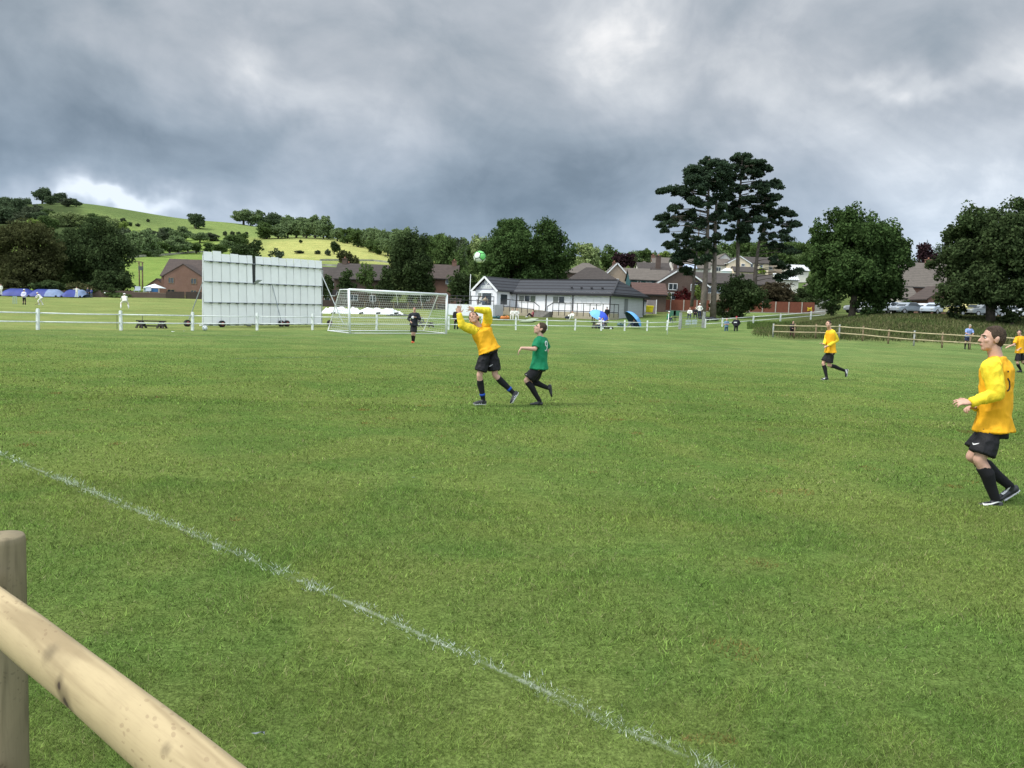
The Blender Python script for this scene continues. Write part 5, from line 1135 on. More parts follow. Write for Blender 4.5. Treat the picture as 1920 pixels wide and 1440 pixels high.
# ------------------------------------------------------------------ goal
gl = thing("football_goal", "white full size football goal with net, in front of the white rail fence", "goal", (-7, 49, 0))
A0 = at(656, 621.5, 46.5); A1 = at(654, 543, 46.5); B0 = at(836.5, 624.5, 51); B1 = at(838, 552.5, 51)
A0.z = terr(A0.x, A0.y); B0.z = terr(B0.x, B0.y)
goalw = mat("goal_white", (.78, .80, .80), .4, .04, 5)
MB().tube([A0, A1], .07, 12).build("post", goalw, gl, True); MB().tube([B0, B1], .07, 12).build("post", goalw, gl, True)
MB().tube([A1, B1], .07, 12).build("crossbar", goalw, gl, True)
TA = at(637.5, 543, 47.6); TB_ = at(822, 551, 52.0); LA = at(615, 618, 48.4); LBk = at(794, 619.5, 53.4); LA.z = terr(LA.x, LA.y)+.05; LBk.z = terr(LBk.x, LBk.y)+.05
mb = MB(); mb.tube([A1, TA, LA, A0+Vector((0, 0, .05))], .035, 8); mb.build("side_frame", goalw, gl, True)
mb = MB(); mb.tube([B1, TB_, LBk, B0+Vector((0, 0, .05))], .035, 8); mb.build("side_frame", goalw, gl, True)
MB().tube([LA, LBk], .03, 8).build("back_bar", goalw, gl, True)
MB().tube([A0+Vector((0, 0, .04)), B0+Vector((0, 0, .04))], .022, 6).build("ground_bar", goalw, gl, True)
tbar = MB()
for t in (.3, .55, .8): tbar.tube([TA.lerp(TB_, t)+Vector((0, 0, .02)), TA.lerp(TB_, t+.02)+Vector((0, 0, -.8))], .012, 4)
tbar.build("net_ties", goalw, gl)
netm = mat("net_cord", (.55, .58, .56), .8); nb = MB()
def strand(a, b, r=.0075):
    nb.tube([a, b], r, 3, cap=False)
def sheet(a, b, c, d, nu, nv_, sag=.12):   # a-b top edge, d-c bottom edge
    def Q(u, v):
        p = a.lerp(b, u).lerp(d.lerp(c, u), v); p = p.copy(); p.z -= sag*math.sin(math.pi*u)*math.sin(math.pi*v)*(1 if v < 1 else 0); p.y -= .10*math.sin(math.pi*v)*math.sin(u*9+v*3); return p
    for i in range(nu+1):
        for j in range(nv_): strand(Q(i/nu, j/nv_), Q(i/nu, (j+1)/nv_))
    for j in range(nv_+1):
        for i in range(0, nu, 2): strand(Q(i/nu, j/nv_), Q(min(1, (i+2)/nu), j/nv_))
sheet(A1, B1, TB_, TA, 44, 5, .15); sheet(TA, TB_, LBk, LA, 48, 18, .05); sheet(TA, A1, A0, LA, 9, 16, 0); sheet(TB_, B1, B0, LBk, 9, 16, 0)
nb.build("net", netm, gl)
for x, y in ((655+7, 617), (830, 620)): pass
# corner pole
cp0 = gp(1251, 68.5); cpo = thing("corner_pole", "thin leaning white corner pole on the far goal line", "pole", tuple(cp0)); top = at(1254, 589, 68.5)
MB().tube([cp0-Vector((0, 0, .1)), top], .028, 8).build("pole", goalw, cpo, True); MB().ell(top, (.035, .035, .05), None, 8, 6).build("cap", goalw, cpo, True)
# ------------------------------------------------------------------ footballs
def football(name, label, c, r, cols, seam, rot, group=None):
    bm = bmesh.new(); bmesh.ops.create_icosphere(bm, subdivisions=5, radius=1)
    ico = bmesh.new(); bmesh.ops.create_icosphere(ico, subdivisions=1, radius=1); fc = [v.co.normalized() for v in ico.verts]; ico.free()
    Rm = Matrix.Rotation(rot[0], 3, 'X') @ Matrix.Rotation(rot[1], 3, 'Y') @ Matrix.Rotation(rot[2], 3, 'Z')
    mats = cols+[seam]
    for f in bm.faces:
        d = f.calc_center_median().normalized(); ds = sorted([(d.dot(q_), i) for i, q_ in enumerate(fc)], reverse=True)
        f.material_index = len(cols) if ds[0][0]-ds[1][0] < .045 else (0 if (Rm @ fc[ds[0][1]]).z > -.15 and ds[0][1] % 2 == 0 or (Rm @ fc[ds[0][1]]).z > .6 or (Rm @ fc[ds[0][1]]).z < -.8 else 1); f.smooth = True
    for v in bm.verts:
        d = v.co.normalized(); ds = sorted([d.dot(q_) for q_ in fc], reverse=True); k = ds[0]-ds[1]
        v.co = Rm @ (d*r*(1-.018*max(0, 1-k/.06)))
    me = bpy.data.meshes.new(name); bm.to_mesh(me); bm.free()
    o = newobj(name, me, mats); o.location = c; return tag(o, label, "football", group)
fgreen = mat("ball_green", (.17, .62, .16), .35, spec=.5); fwhite = mat("ball_white", (.72, .80, .72), .35, spec=.5); fblack = mat("ball_seam", (.012, .03, .014), .5)
football("football", "green and white football with black seams in mid air above the players", at(899.5, 482, 14.4), .110, [fgreen, fwhite], fblack, (.35, .2, .3))
bb = gp(384, 44.2); football("football", "white football lying on the grass below the sight screen", bb+Vector((0, 0, .14)), .14, [goalw, goalw], mat("ball_grey", (.25, .25, .25), .6), (.2, .5, 0))
for px, py, lab in ((325, 623.5, "small white litter scrap left of the white ball on the grass"), (346, 622, "thin strip of white litter just left of the white ball"), (776, 904, "small crumpled white scrap lying on the grass in the middle of the pitch"), (486, 1393, "scrap of grey plastic in the near grass right of the pale rail")):
    x, y = flat(px, py); z = terr(x, y); r = .09 if py < 700 else .028
    if y > 42: y = 42; q_ = gp(px, 42); x, z = q_.x, q_.z
    mb = MB(); rr = random.Random(px); vs = [(x+math.cos(a)*r*rr.uniform(.6, 1.3), y+math.sin(a)*r*rr.uniform(.3, .7), z+.03+rr.uniform(0, .03)) for a in [i*1.05 for i in range(6)]]
    o = mb.add(vs+[(x, y, z+.045)], [(i, (i+1) % 6, 6) for i in range(6)]).build("litter", goalw if py < 1000 else mat('grey_scrap', (.16, .18, .2), .5)); tag(o, lab, "litter")
# benches -------------------------------------------------------------------
bwood = mat("dark_bench_wood", (.05, .042, .036), .8, .3, 4)
def low_bench(px0, px1, ytop, ybase, Y, label, blocks=True):
    a = at(px0, ybase, Y); b = at(px1, ybase+ (px1-px0)*.0, Y+.6); t = at(px0, ytop, Y); h = t.z-a.z; th = thing("bench", label, "bench", ((a.x+b.x)/2, Y, a.z))
    a.z = terr(a.x, a.y); b.z = terr(b.x, b.y)
    MB().beam(a+Vector((0, 0, h)), b+Vector((0, 0, h)), .28, .06).build("top_plank", bwood, th); MB().beam(a+Vector((.2, .3, .12)), b+Vector((-.2, .3, .12)), .08, .07).build("low_bar", bwood, th)
    for f in (.14, .82):
        p = a.lerp(b, f)
        for dy in (-.25, .25): MB().beam(p+Vector((-.12, dy, 0)), p+Vector((.02, dy*.2, h)), .09, .09, up=(0, 1, 0)).build("leg", bwood, th); MB().beam(p+Vector((.22, dy, 0)), p+Vector((.08, dy*.2, h)), .09, .09, up=(0, 1, 0)).build("leg", bwood, th)
        MB().beam(p+Vector((-.08, 0, h*.45)), p+Vector((.2, 0, h*.45)), .5, .07).build("brace", bwood, th)
    return th
low_bench(255, 312, 604.5, 618, 44.5, "low dark wooden bench behind the white fence left of the sight screen")
low_bench(783, 812, 610, 619, 62, "low dark wooden bench behind the right side of the goal")
for px, Y, lab in ((219.5, 42, "thin dark stake beside the white fence post"), (267, 44, "thin dark stake behind the low dark bench")):
    p = gp(px, Y); s = thing("stake", lab, "stake", tuple(p)); MB().tube([p, p+Vector((0, 0, .75))], .014, 5).build("rod", black_m, s)
# white ground cover heap, blue wheeled covers
def tarp(name, label, pa_, pb_, Y, h, d, m, seed, cat="cover", group=None):
    a = at(*pa_, Y); b = at(*pb_, Y+4); n = 40; k = 8; vs = []
    for i in range(n+1):
        p = a.lerp(b, i/n); p.z = terr(p.x, p.y)-.1
        for j in range(k+1):
            v = j/k; hh = h*math.sin(math.pi*v)**.6*(.55+.45*mnoise.noise(Vector((i*.35+seed, v*2, 0)))+.25*mnoise.noise(Vector((i*.9, v*4, seed))))
            hh *= min(1, i/3, (n-i)/5)
            vs.append((p.x, p.y+(v-.5)*d, p.z+max(0, hh)))
    o = MB().add(vs, [(i*(k+1)+j, (i+1)*(k+1)+j, (i+1)*(k+1)+j+1, i*(k+1)+j+1) for i in range(n) for j in range(k)]).build(name, m, None, True); return tag(o, label, cat, group)
tarp("white_cover", "long crumpled white ground sheet lying behind the goal", (598, 585), (760, 589), 96, 1.25, 2.2, mat("white_sheet", (.86, .87, .87), .5, .04, 1.5), 3)
tarp("grey_cover", "dark rolled sheet at the right end of the white ground sheet", (722, 587), (782, 590), 94, .45, 1.2, mat("dark_sheet", (.05, .055, .05), .6, .3, 2), 8)
for i, px in enumerate((626, 678, 710, 744)): 
    c = at(px, 583, 95.6); MB_ = MB().tube([c+Vector((-.25, -.3, -.3)), c+Vector((.25, -.3, -.22))], [.10, .13], 10).build("tyre_weight", tyre, None, True); tag(MB_, ["dark weight on the left end of the white ground sheet", "dark weight left of the middle of the white ground sheet", "dark weight right of the middle of the white ground sheet", "dark weight on the right end of the white ground sheet"][i], "weight", "weights on the white ground sheet")
bluem = mat("blue_cover", (.028, .045, .22), .5, .15, 1); pbluem = mat("pale_blue_cover", (.17, .23, .36), .5, .15, 2)
def roll_cover(px0, px1, label, pale, Y=147):
    a = gp(px0, Y); b = gp(px1, Y+1); th = thing("pitch_cover", label, "pitch cover", tuple(a.lerp(b, .5)), "wheeled blue covers at the edge of the cricket field")
    def shell(s0, s1, m, nm):
        n, k = 8, 10; vs = []
        for i in range(n+1):
            s = s0+(s1-s0)*i/n; p = a.lerp(b, s); env = min(1, .25+1.2*math.sin(math.pi*max(.02, min(.98, s)))**.8)
            for j in range(k+1): v = j/k; vs.append((p.x, p.y-1.8+3.6*v, p.z+.1+1.35*env*math.sin(math.pi*v)**.7))
        MB().add(vs, [(i*(k+1)+j, (i+1)*(k+1)+j, (i+1)*(k+1)+j+1, i*(k+1)+j+1) for i in range(n) for j in range(k)]).build(nm, m, th, True)
    shell(0, 1-pale, bluem, "blue_hood")
    if pale: shell(1-pale, 1, pbluem, "pale_hood")
    for s in (.1, .9): p = a.lerp(b, s); MB().tube([p+Vector((-.05, -1.8, .18)), p+Vector((.12, -1.8, .18))], .18, 10).build("wheel", tyre, th)
roll_cover(6, 66, "blue wheeled pitch cover behind the umpire, leftmost of the blue covers", .0); roll_cover(58, 121, "blue wheeled pitch cover with a pale blue right end, middle of the blue covers", .45); roll_cover(121, 164, "blue wheeled pitch cover behind the fielder with outstretched arms", .35)
# gazebo and garden chairs
gz = thing("gazebo", "small white topped gazebo with blue sides beside the orange brick house", "gazebo", tuple(at(290, 549, 158)))
c = at(290, 549, 158); mb = MB(); mb.add([c+Vector((x*1.6, y*1.6, .95)) for x, y in ((-1, -1), (1, -1), (1, 1), (-1, 1))]+[c+Vector((0, 0, 1.75))], [(0, 1, 4), (1, 2, 4), (2, 3, 4), (3, 0, 4)]).build("canopy", mat("gazebo_white", (.72, .80, .80), .6), gz)
MB().box(c+Vector((0, -1.5, .5)), (2.6, .04, .7)).build("side_panel", mat("gazebo_blue", (.03, .12, .28), .7), gz)
for x in (-1.5, 1.5): MB().tube([c+Vector((x, -1.5, -1)), c+Vector((x, -1.5, .95))], .04, 6).build("leg", wht, gz)
for px, py, lab in ((257, 545, "pale garden seat under the electricity poles"), (277, 546, "white garden seat left of the small gazebo")):
    c = at(px, py, 156); s = thing("garden_chair", lab, "seat", tuple(c)); m_ = mat("pale_seat", (.45, .50, .56), .7)
    MB().box(c+Vector((0, .3, .45)), (1.1, .08, .8)).build("backrest", m_, s); MB().box(c+Vector((0, -.05, .05)), (1.1, .6, .12)).build("seat", m_, s)
    for x in (-.45, .45): MB().beam(c+Vector((x, -.2, -1.2)), c+Vector((x, -.2, 0)), .08, .08, up=(0, 1, 0)).build("leg", m_, s)
# electricity poles
ep = thing("electricity_pole", "twin timber electricity pole with crossbar in front of the bright field", "electricity pole", tuple(at(264, 545, 185)))
for a, b in (((262, 545), (260.5, 490)), ((267.3, 545), (267, 491))): MB().tube([at(*a, 185)-Vector((0, 0, 1.5)), at(*b, 185)], [.2, .15], 8).build("pole", dark_wood, ep, True)
MB().beam(at(256, 490.5, 184.7), at(269, 492, 184.7), .15, .2).build("crossarm", dark_wood, ep); MB().box(at(264, 503, 184.7), (.9, .5, .9)).build("transformer", mat("grey_metal", (.12, .13, .13), .6), ep)
wi = MB()
for dy in (0, .9):
    a = at(257+dy*8, 490.5, 184.7); b = at(-260, 487, 150)+Vector((0, dy, 0)); pts = [a.lerp(b, i/16)-Vector((0, 0, 1.0*math.sin(math.pi*i/16))) for i in range(17)]; wi.tube(pts, .016, 4)
tag(wi.build("power_line", mat("cable", (.12, .13, .13), .6)), "thin overhead wires running left from the twin pole", "power line")

# ------------------------------------------------------------------ umbrellas, shelter, bits on the bank
ub = thing("umbrella", "blue and pale blue golf umbrella held over the seated pair behind the fence", "umbrella", tuple(at(1124, 598, 84)))
c = at(1123, 591.5, 84); R_ = 1.05; ax = Vector((.25, -.45, .86)).normalized(); e1 = ax.cross(Vector((0, 1, 0))).normalized(); e2 = ax.cross(e1); cols_ = [mat("umbrella_sky", (.16, .42, .80), .6), mat("umbrella_royal", (.045, .10, .62), .6)]
for k in range(8):
    vs = []; n = 5
    for i in range(n+1):
        th = i/n*1.15; rr_ = R_*math.sin(th)/math.sin(1.15); h = .42*(math.cos(th)-math.cos(1.15))/(1-math.cos(1.15))
        for j in (0, .5, 1): an = (k+j)*math.pi/4; s = rr_*(1-(.05 if j == .5 else 0)*i/n); vs.append(c+e1*math.cos(an)*s+e2*math.sin(an)*s+ax*h)
    MB().add(vs, [(i*3+j, i*3+j+1, (i+1)*3+j+1, (i+1)*3+j) for i in range(n) for j in range(2)]).build("panel", cols_[0] if (c+e1*math.cos((k+.5)*math.pi/4)).x < c.x+.1 else cols_[1], ub, True)
MB().tube([c+ax*.5, c-ax*.95], .015, 6).build("shaft", black_m, ub)
sh = thing("fishing_shelter", "large light blue half dome shelter standing open to the left behind the fence", "shelter", tuple(gp(1186, 82)))
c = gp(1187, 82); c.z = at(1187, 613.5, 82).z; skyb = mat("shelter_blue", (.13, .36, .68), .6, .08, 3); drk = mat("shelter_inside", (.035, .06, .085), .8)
# half of a big umbrella lying on its rim: apex tilted to the right
ax = Vector((.76, .20, .60)).normalized(); e1 = Vector((0, 1, 0)); e1 = (e1-ax*e1.dot(ax)).normalized(); e2 = ax.cross(e1).normalized()
cen = c+Vector((-.15, 0, .55)); RR = 1.2
for k in range(8):
    vs = []; n = 6
    for i in range(n+1):
        th = i/n*1.35; s = RR*math.sin(th)/math.sin(1.35); h = .85*math.cos(th)/1.0
        for j in (0, .5, 1):
            an = (k+j)*math.pi/4; q_ = cen+e1*math.cos(an)*s+e2*math.sin(an)*s+ax*(h-.1); q_.z = max(q_.z, c.z+.02); vs.append(q_)
    p_ = MB().add(vs, [(i*3+j, i*3+j+1, (i+1)*3+j+1, (i+1)*3+j) for i in range(n) for j in range(2)]).build("panel", skyb, sh, True)
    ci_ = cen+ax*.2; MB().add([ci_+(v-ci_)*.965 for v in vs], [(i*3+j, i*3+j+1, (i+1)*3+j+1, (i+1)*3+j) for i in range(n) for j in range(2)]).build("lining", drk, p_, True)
    if k % 2 == 0: MB().tube([cen+ax*.8+Vector((0, 0, 0)), cen+e1*math.cos(k*math.pi/4)*RR*1.0+e2*math.sin(k*math.pi/4)*RR+ax*.1], .015, 5).build("rib", black_m, sh)
def blob_thing(name, label, cat, px, py, Y, r, m, seed=0, group=None, parts=None):
    c = at(px, py, Y); th = thing(name, label, cat, tuple(c), group); mb = MB(); rr = random.Random(seed)
    for i in range(4): mb.ell(c+Vector((rr.uniform(-.6, .6)*r[0], rr.uniform(-.3, .3)*r[1], r[2]*.8+rr.uniform(-.2, .2)*r[2])), (r[0]*.6, r[1]*.7, r[2]*.75), None, 12, 8)
    mb.fuse("holdall", m, th, .05, 2)
    MB().tube([c+Vector((-r[0]*.5, -r[1]*.6, r[2]*1.2)), c+Vector((0, -r[1]*.7, r[2]*2.0)), c+Vector((r[0]*.5, -r[1]*.6, r[2]*1.2))], .03, 5).build("strap", black_m, th); return th
bagd = mat("bag_dark", (.03, .035, .05), .7); bago = mat("bag_orange", (.60, .20, .05), .6)
blob_thing("kit_bag", "dark kit bags under the umbrella edge left of the shelter", "bag", 1166, 612, 81, (.45, .3, .22), mat("bag_teal", (.08, .14, .14), .7), 1)
blob_thing("kit_bag", "black bag on the grass right of the big pine trunks", "bag", 1334, 601, 99, (.9, .5, .25), bagd, 2)
blob_thing("kit_bag", "smaller black bag just left of the one by the pine trunks", "bag", 1326, 602, 97, (.35, .3, .2), bagd, 3)
blob_thing("kit_bag", "orange kit bag on the bank below the railings", "bag", 946, 600, 93, (.55, .35, .32), bago, 4)
blob_thing("kit_bag", "dark kit bag left of the orange one on the bank", "bag", 934, 598, 93, (.6, .35, .2), mat("bag_teal2", (.04, .11, .12), .7), 5)
blob_thing("kit_bag", "black bag on the bank left of the seated white player", "bag", 1063, 598, 94, (.35, .3, .2), bagd, 6)
mt = at(990, 602, 90); mt2 = at(1010, 597.5, 98); o = MB().add([at(974, 602.5, 88), at(998, 602, 88.5), at(1010, 597, 97), at(997, 596.5, 97)]+[p-Vector((0, 0, .1)) for p in (at(974, 602.5, 88), at(998, 602, 88.5), at(1010, 597, 97), at(997, 596.5, 97))], F6).build("practice_mat", mat("mat_green", (.33, .38, .25), .9, .15, 2)); tag(o, "pale grey green practice mat lying on the bank behind the fence", "mat")
# wheeled table behind the fence by the umbrella
tw = thing("roller_trolley", "low dark wheeled trolley behind the fence right of the umbrella pair", "trolley", tuple(at(1136, 618, 79)))
a = at(1130, 617, 79); b = at(1145, 617, 79.5)
for p in (a, b): MB().tube([p+Vector((0, -.1, .05)), p+Vector((0, .1, .05))], .26, 16).build("wheel", tyre, tw, True); MB().tube([p+Vector((0, -.12, .05)), p+Vector((0, -.08, .05))], .11, 12).build("hub", wht, tw)
MB().beam(a+Vector((0, 0, .05)), b+Vector((0, 0, .05)), .06, .06).build("axle_bar", black_m, tw)
sb_ = low_bench(1108, 1140, 607.5, 619, 79, "dark plank bench under the seated pair with the blue umbrella")
# garden chairs near the gate
for px, lab in ((1261, "green folding chair left of the gate, with a dark seat"), (1269, "grey green folding chair standing next to the gate post")):
    c = at(px, 603, 92); s = thing("folding_chair", lab, "chair", tuple(c)); gm_ = mat("chair_green", (.06, .16, .10), .7)
    MB().box(c+Vector((0, .25, .95)), (.75, .06, .6)).build("backrest", gm_, s); MB().box(c+Vector((0, 0, .5)), (.75, .6, .06)).build("seat", bagd, s)
    for x in (-.33, .33):
        MB().tube([c+Vector((x, -.3, -.05)), c+Vector((x, .3, .9))], .02, 5).build("leg", black_m, s); MB().tube([c+Vector((x, .35, -.05)), c+Vector((x, -.25, .5))], .02, 5).build("leg", black_m, s)
# terrace tables
for px, lab in ((853, "weathered picnic table on the terrace left of the flagpole"), (905, "weathered picnic table under the gable on the terrace")):
    c = at(px, 569, 110); s = thing("picnic_table", lab, "table", tuple(c)); pwm = mat("grey_bench_wood", (.22, .19, .17), .9, .2, 4); c.z = 2.45
    MB().box(c+Vector((0, 0, .75)), (1.8, .8, .06)).build("table_top", pwm, s)
    for dy in (-.75, .75): MB().box(c+Vector((0, dy, .45)), (1.8, .28, .05)).build("seat", pwm, s)
    for x in (-.7, .7):
        MB().beam(c+Vector((x, -.8, 0)), c+Vector((x, -.25, .74)), .08, .08, up=(0, 1, 0)).build("leg", pwm, s); MB().beam(c+Vector((x, .8, 0)), c+Vector((x, .25, .74)), .08, .08, up=(0, 1, 0)).build("leg", pwm, s)
# wicket
wk = thing("wicket", "three pale stumps of the near wicket left of the umpire", "wicket", tuple(gp(28, 96)))
p0 = gp(28, 96); smt = mat("stump", (.30, .40, .40), .6)
for i in (-1, 0, 1): MB().tube([p0+Vector((i*.22, 0, 0)), p0+Vector((i*.22, 0, .85))], .04, 6).build("stump", smt, wk)
MB().tube([p0+Vector((-.26, 0, .87)), p0+Vector((.26, 0, .87))], .03, 5).build("bail", smt, wk)
cbp = at(196.5, 549, 140); o = football("cricket_ball", "small white cricket ball in the air left of the crouching batsman", cbp, .11, [goalw, goalw], goalw, (0, 0, 0)); o['category'] = "ball"

# ------------------------------------------------------------------ cars
def car(px, Y, paint, label, rot=0, kind='hatch', zpy=None):
    p = gp(px, Y); z = p.z+.38 if zpy is None else at(px, zpy, Y).z
    root = thing("parked_car", label, "car", (p.x, Y, z), "cars parked along the top of the bank"); L_, Wd = 4.2, 1.74
    prof = {'hatch': [(-2.1, .35), (-2.1, .72), (-1.95, .88), (-1.15, .98), (-.55, 1.42), (.9, 1.46), (1.75, 1.12), (2.05, .85), (2.1, .35)],
            'saloon': [(-2.15, .35), (-2.15, .70), (-2.0, .82), (-1.1, .95), (-.45, 1.38), (.65, 1.40), (1.35, 1.05), (2.05, .98), (2.15, .40)],
            'estate': [(-2.15, .35), (-2.15, .72), (-2.0, .86), (-1.2, .98), (-.6, 1.45), (1.5, 1.48), (2.0, 1.1), (2.12, .8), (2.12, .35)]}[kind]
    body = []; n = len(prof)
    def half(x, zz, s, inset): return (x, s*(Wd/2-inset), zz)
    rings = []
    for i, (x, zz) in enumerate(prof): ins = .0 if zz < .95 else .16*(zz-.95)/.5; rings.append((x, zz, ins))
    vs = []
    for s in (-1, 1):
        for (x, zz, ins) in rings: vs.append(half(x, zz, s, ins))
    fs = [tuple(range(n)), tuple(range(2*n-1, n-1, -1))]+[(i, n+i, n+(i+1) % n, (i+1) % n) for i in range(n)]
    MB().add(vs, fs).build("body", paint, root, False, local=True, bevel=.05)
    # glass
    g0, g1 = [r for r in rings if r[1] > 1.3][0], [r for r in rings if r[1] > 1.3][-1]
    a, b = rings[[r[1] > 1.3 for r in rings].index(True)-1], rings[len(rings)-1-[r[1] > 1.3 for r in rings][::-1].index(True)+1]
    for s in (-1, 1):
        y0, y1 = s*(Wd/2+.012), s*(Wd/2-.125)
        q_ = [(a[0]+.28, y0, .99), (b[0]-.22, y0, 1.0), (g1[0]-.02, y1, 1.36), (g0[0]+.08, y1, 1.36)]
        MB().add(q_, [(0, 1, 2, 3)]).build("side_window", glass_, root, local=True)
    e = .015
    MB().add([(a[0]-e, -.66, a[1]+.03), (a[0]-e, .66, a[1]+.03), (g0[0]-e, .58, g0[1]-.04), (g0[0]-e, -.58, g0[1]-.04)], [(0, 1, 2, 3)]).build("windscreen", glass_, root, local=True)
    MB().add([(b[0]+e, -.62, b[1]+.05), (b[0]+e, .62, b[1]+.05), (g1[0]+e, .55, g1[1]-.04), (g1[0]+e, -.55, g1[1]-.04)], [(0, 1, 2, 3)]).build("rear_window", glass_, root, local=True)
    for x in (-1.3, 1.3):
        for s in (-1, 1):
            w_ = MB().tube([(x, s*.70, .32), (x, s*.89, .32)], .32, 16).build("wheel", tyre, root, True, local=True); MB().tube([(x, s*.885, .32), (x, s*.90, .32)], .2, 12).build("rim", mat("rim", (.4, .4, .42), .4, metal=.6), w_, local=True)
    for s in (-.6, .6): MB().box((-2.12, s, .68), (.06, .3, .14)).build("headlight", mat("lamp_glass", (.6, .62, .62), .2), root, local=True)
    root.rotation_euler = (0, 0, rot); return root
pw_ = mat("car_white", (.62, .64, .66), .25, spec=.6); ps = mat("car_silver", (.36, .40, .44), .25, metal=.3, spec=.6); pbl = mat("car_pale_blue", (.42, .48, .56), .25, spec=.6); py_ = mat("car_yellow", (.62, .56, .22), .3, spec=.6); pgr = mat("car_grey", (.22, .24, .25), .3, spec=.6)
for a in [(1640, 92, pw_, "white parked car, leftmost of the row beside the round tree", .5, 'hatch'), (1672, 96, pbl, "pale blue white parked car behind the silver saloon", .3, 'estate'), (1700, 92, ps, "silver blue saloon car below the white fronted house", .35, 'saloon'),
          (1733, 93, pw_, "long white saloon car in front of the brick gable", .3, 'saloon'), (1754, 90.5, pbl, "pale silver blue hatchback nose to the yellow car", .6, 'hatch'), (1784, 91, py_, "pale yellow car half hidden by the hanging shrub", .3, 'hatch'),
          (1812, 90.5, py_, "second pale yellow car, left of the grey one", .2, 'saloon'), (1838, 90, pgr, "grey saloon car beside the trunk of the domed tree", .3, 'saloon'), (1882, 92, pw_, "white car seen right of the domed tree trunk", .3, 'hatch'), (1912, 92, pw_, "white car cut by the right edge under the domed tree", .3, 'estate'), (1614, 94, pgr, "grey white car almost hidden by the round tree", .4, 'hatch')]:
    car(a[0], a[1]+6,  a[2], a[3], a[4], a[5])
# ------------------------------------------------------------------ people
skin = mat("skin", (.54, .33, .25), .75, .14, 14, spec=.2); skin_pale = mat("skin_pale", (.58, .36, .28), .75, .12, 14, spec=.2)
hair_br = mat("hair_brown", (.068, .046, .031), .9, .55, 90, bump=.9, bscale=150); hair_dk = mat("hair_dark", (.02, .016, .014), .8); hair_gy = mat("hair_grey", (.30, .28, .26), .8)
jerO = mat("jersey_amber", (.80, .40, .012), .75, .07, 5, bump=.3, bscale=7.5, stretch=(1, 1, .5)); jerY = mat("jersey_yellow", (.85, .63, .032), .75, .05, 5, bump=.25, bscale=10, stretch=(1, 1, .7)); jerG = mat("jersey_green", (.006, .20, .085), .75, .12, 6, bump=.35, bscale=8, stretch=(1, 1, .55))
shortB = mat("shorts_black", (.009, .009, .011), .7, bump=.4, bscale=9, stretch=(1, 1, .5)); sockB = mat("sock_black", (.010, .010, .012), .85); bootB = mat("boot_black", (.018, .018, .022), .35, spec=.5); bootW = mat("boot_white", (.70, .70, .70), .4)
eyeW = mat("eye_white", (.55, .52, .50), .3); eyeD = mat("eye_dark", (.02, .014, .012), .3); lipm = mat("lip", (.38, .15, .12), .5)
def V3(a): return Vector(a)
def basis(f, up):
    f = V3(f).normalized(); up = V3(up); r = f.cross(up).normalized(); u = r.cross(f).normalized()
    return Matrix((r, f, u)).transposed()     # local x = right of the figure, y = forward, z = up
def head_parts(c, f, up, k):
    M = basis(f, up)*1.0; mb = MB(); E = lambda p, r: mb.ell(c+M @ (V3(p)*k), [x*k for x in r], M, 18, 12)
    E((0, -.018, .030), (.075, .092, .090)); E((0, .022, -.030), (.058, .066, .078)); E((0, .050, -.088), (.030, .030, .024)); E((0, .030, -.070), (.052, .048, .034))
    E((0, .074, .026), (.044, .018, .013)); E((.034, .058, -.018), (.024, .024, .022)); E((-.034, .058, -.018), (.024, .024, .022))
    mb.capsule(c+M @ (V3((0, .080, .018))*k), c+M @ (V3((0, .103, -.024))*k), .010*k, .0145*k, 10); E((.011, .088, -.030), (.009, .010, .008)); E((-.011, .088, -.030), (.009, .010, .008))
    E((0, .083, -.055), (.021, .010, .007)); E((0, .080, -.067), (.018, .011, .008))
    for s in (-1, 1): E((s*.077, -.010, -.006), (.009, .020, .032)); E((s*.083, -.014, .006), (.007, .017, .020))
    return mb, M
def hand(mb, w, d, n, k, curl=.5, spread=.25, side=1, open_=False):
    """palm, four fingers and a thumb; d points from wrist to knuckles, n is the palm normal"""
    d = V3(d).normalized(); n = V3(n); n = (n-d*n.dot(d)).normalized(); s = d.cross(n)*side
    pc_ = w+d*.048*k
    mb.loft([(w+d*.005*k, s, n, .026*k, .018*k), (w+d*.045*k, s, n, .040*k, .017*k), (w+d*.088*k, s, n, .041*k, .014*k)], s, 12)
    for i, (off, L_, a) in enumerate([(-.031, .072, -1.2), (-.011, .080, -.35), (.011, .076, .35), (.030, .060, 1.2)]):
        b = w+d*.085*k+s*off*k; dd = (d+s*spread*a*.5).normalized(); cu = curl*(.8+.12*i)
        p = b; r = .0098
        for j, fr in enumerate((.42, .33, .25)):
            ang = cu*(j+.6); ddj = (dd*math.cos(ang)+n*math.sin(ang)).normalized(); q_ = p+ddj*L_*fr*k; mb.capsule(p, q_, r*k, (r-.001)*k, 8); p = q_; r -= .0009
    b = w+d*.025*k-s*.030*k; t1 = b+(d*.6-s*.8+n*.2).normalized()*.042*k; t2 = t1+(d*.9-s*.35+n*(.15+curl*.3)).normalized()*.036*k
    mb.capsule(b, t1, .013*k, .0105*k, 8); mb.capsule(t1, t2, .0105*k, .009*k, 8)
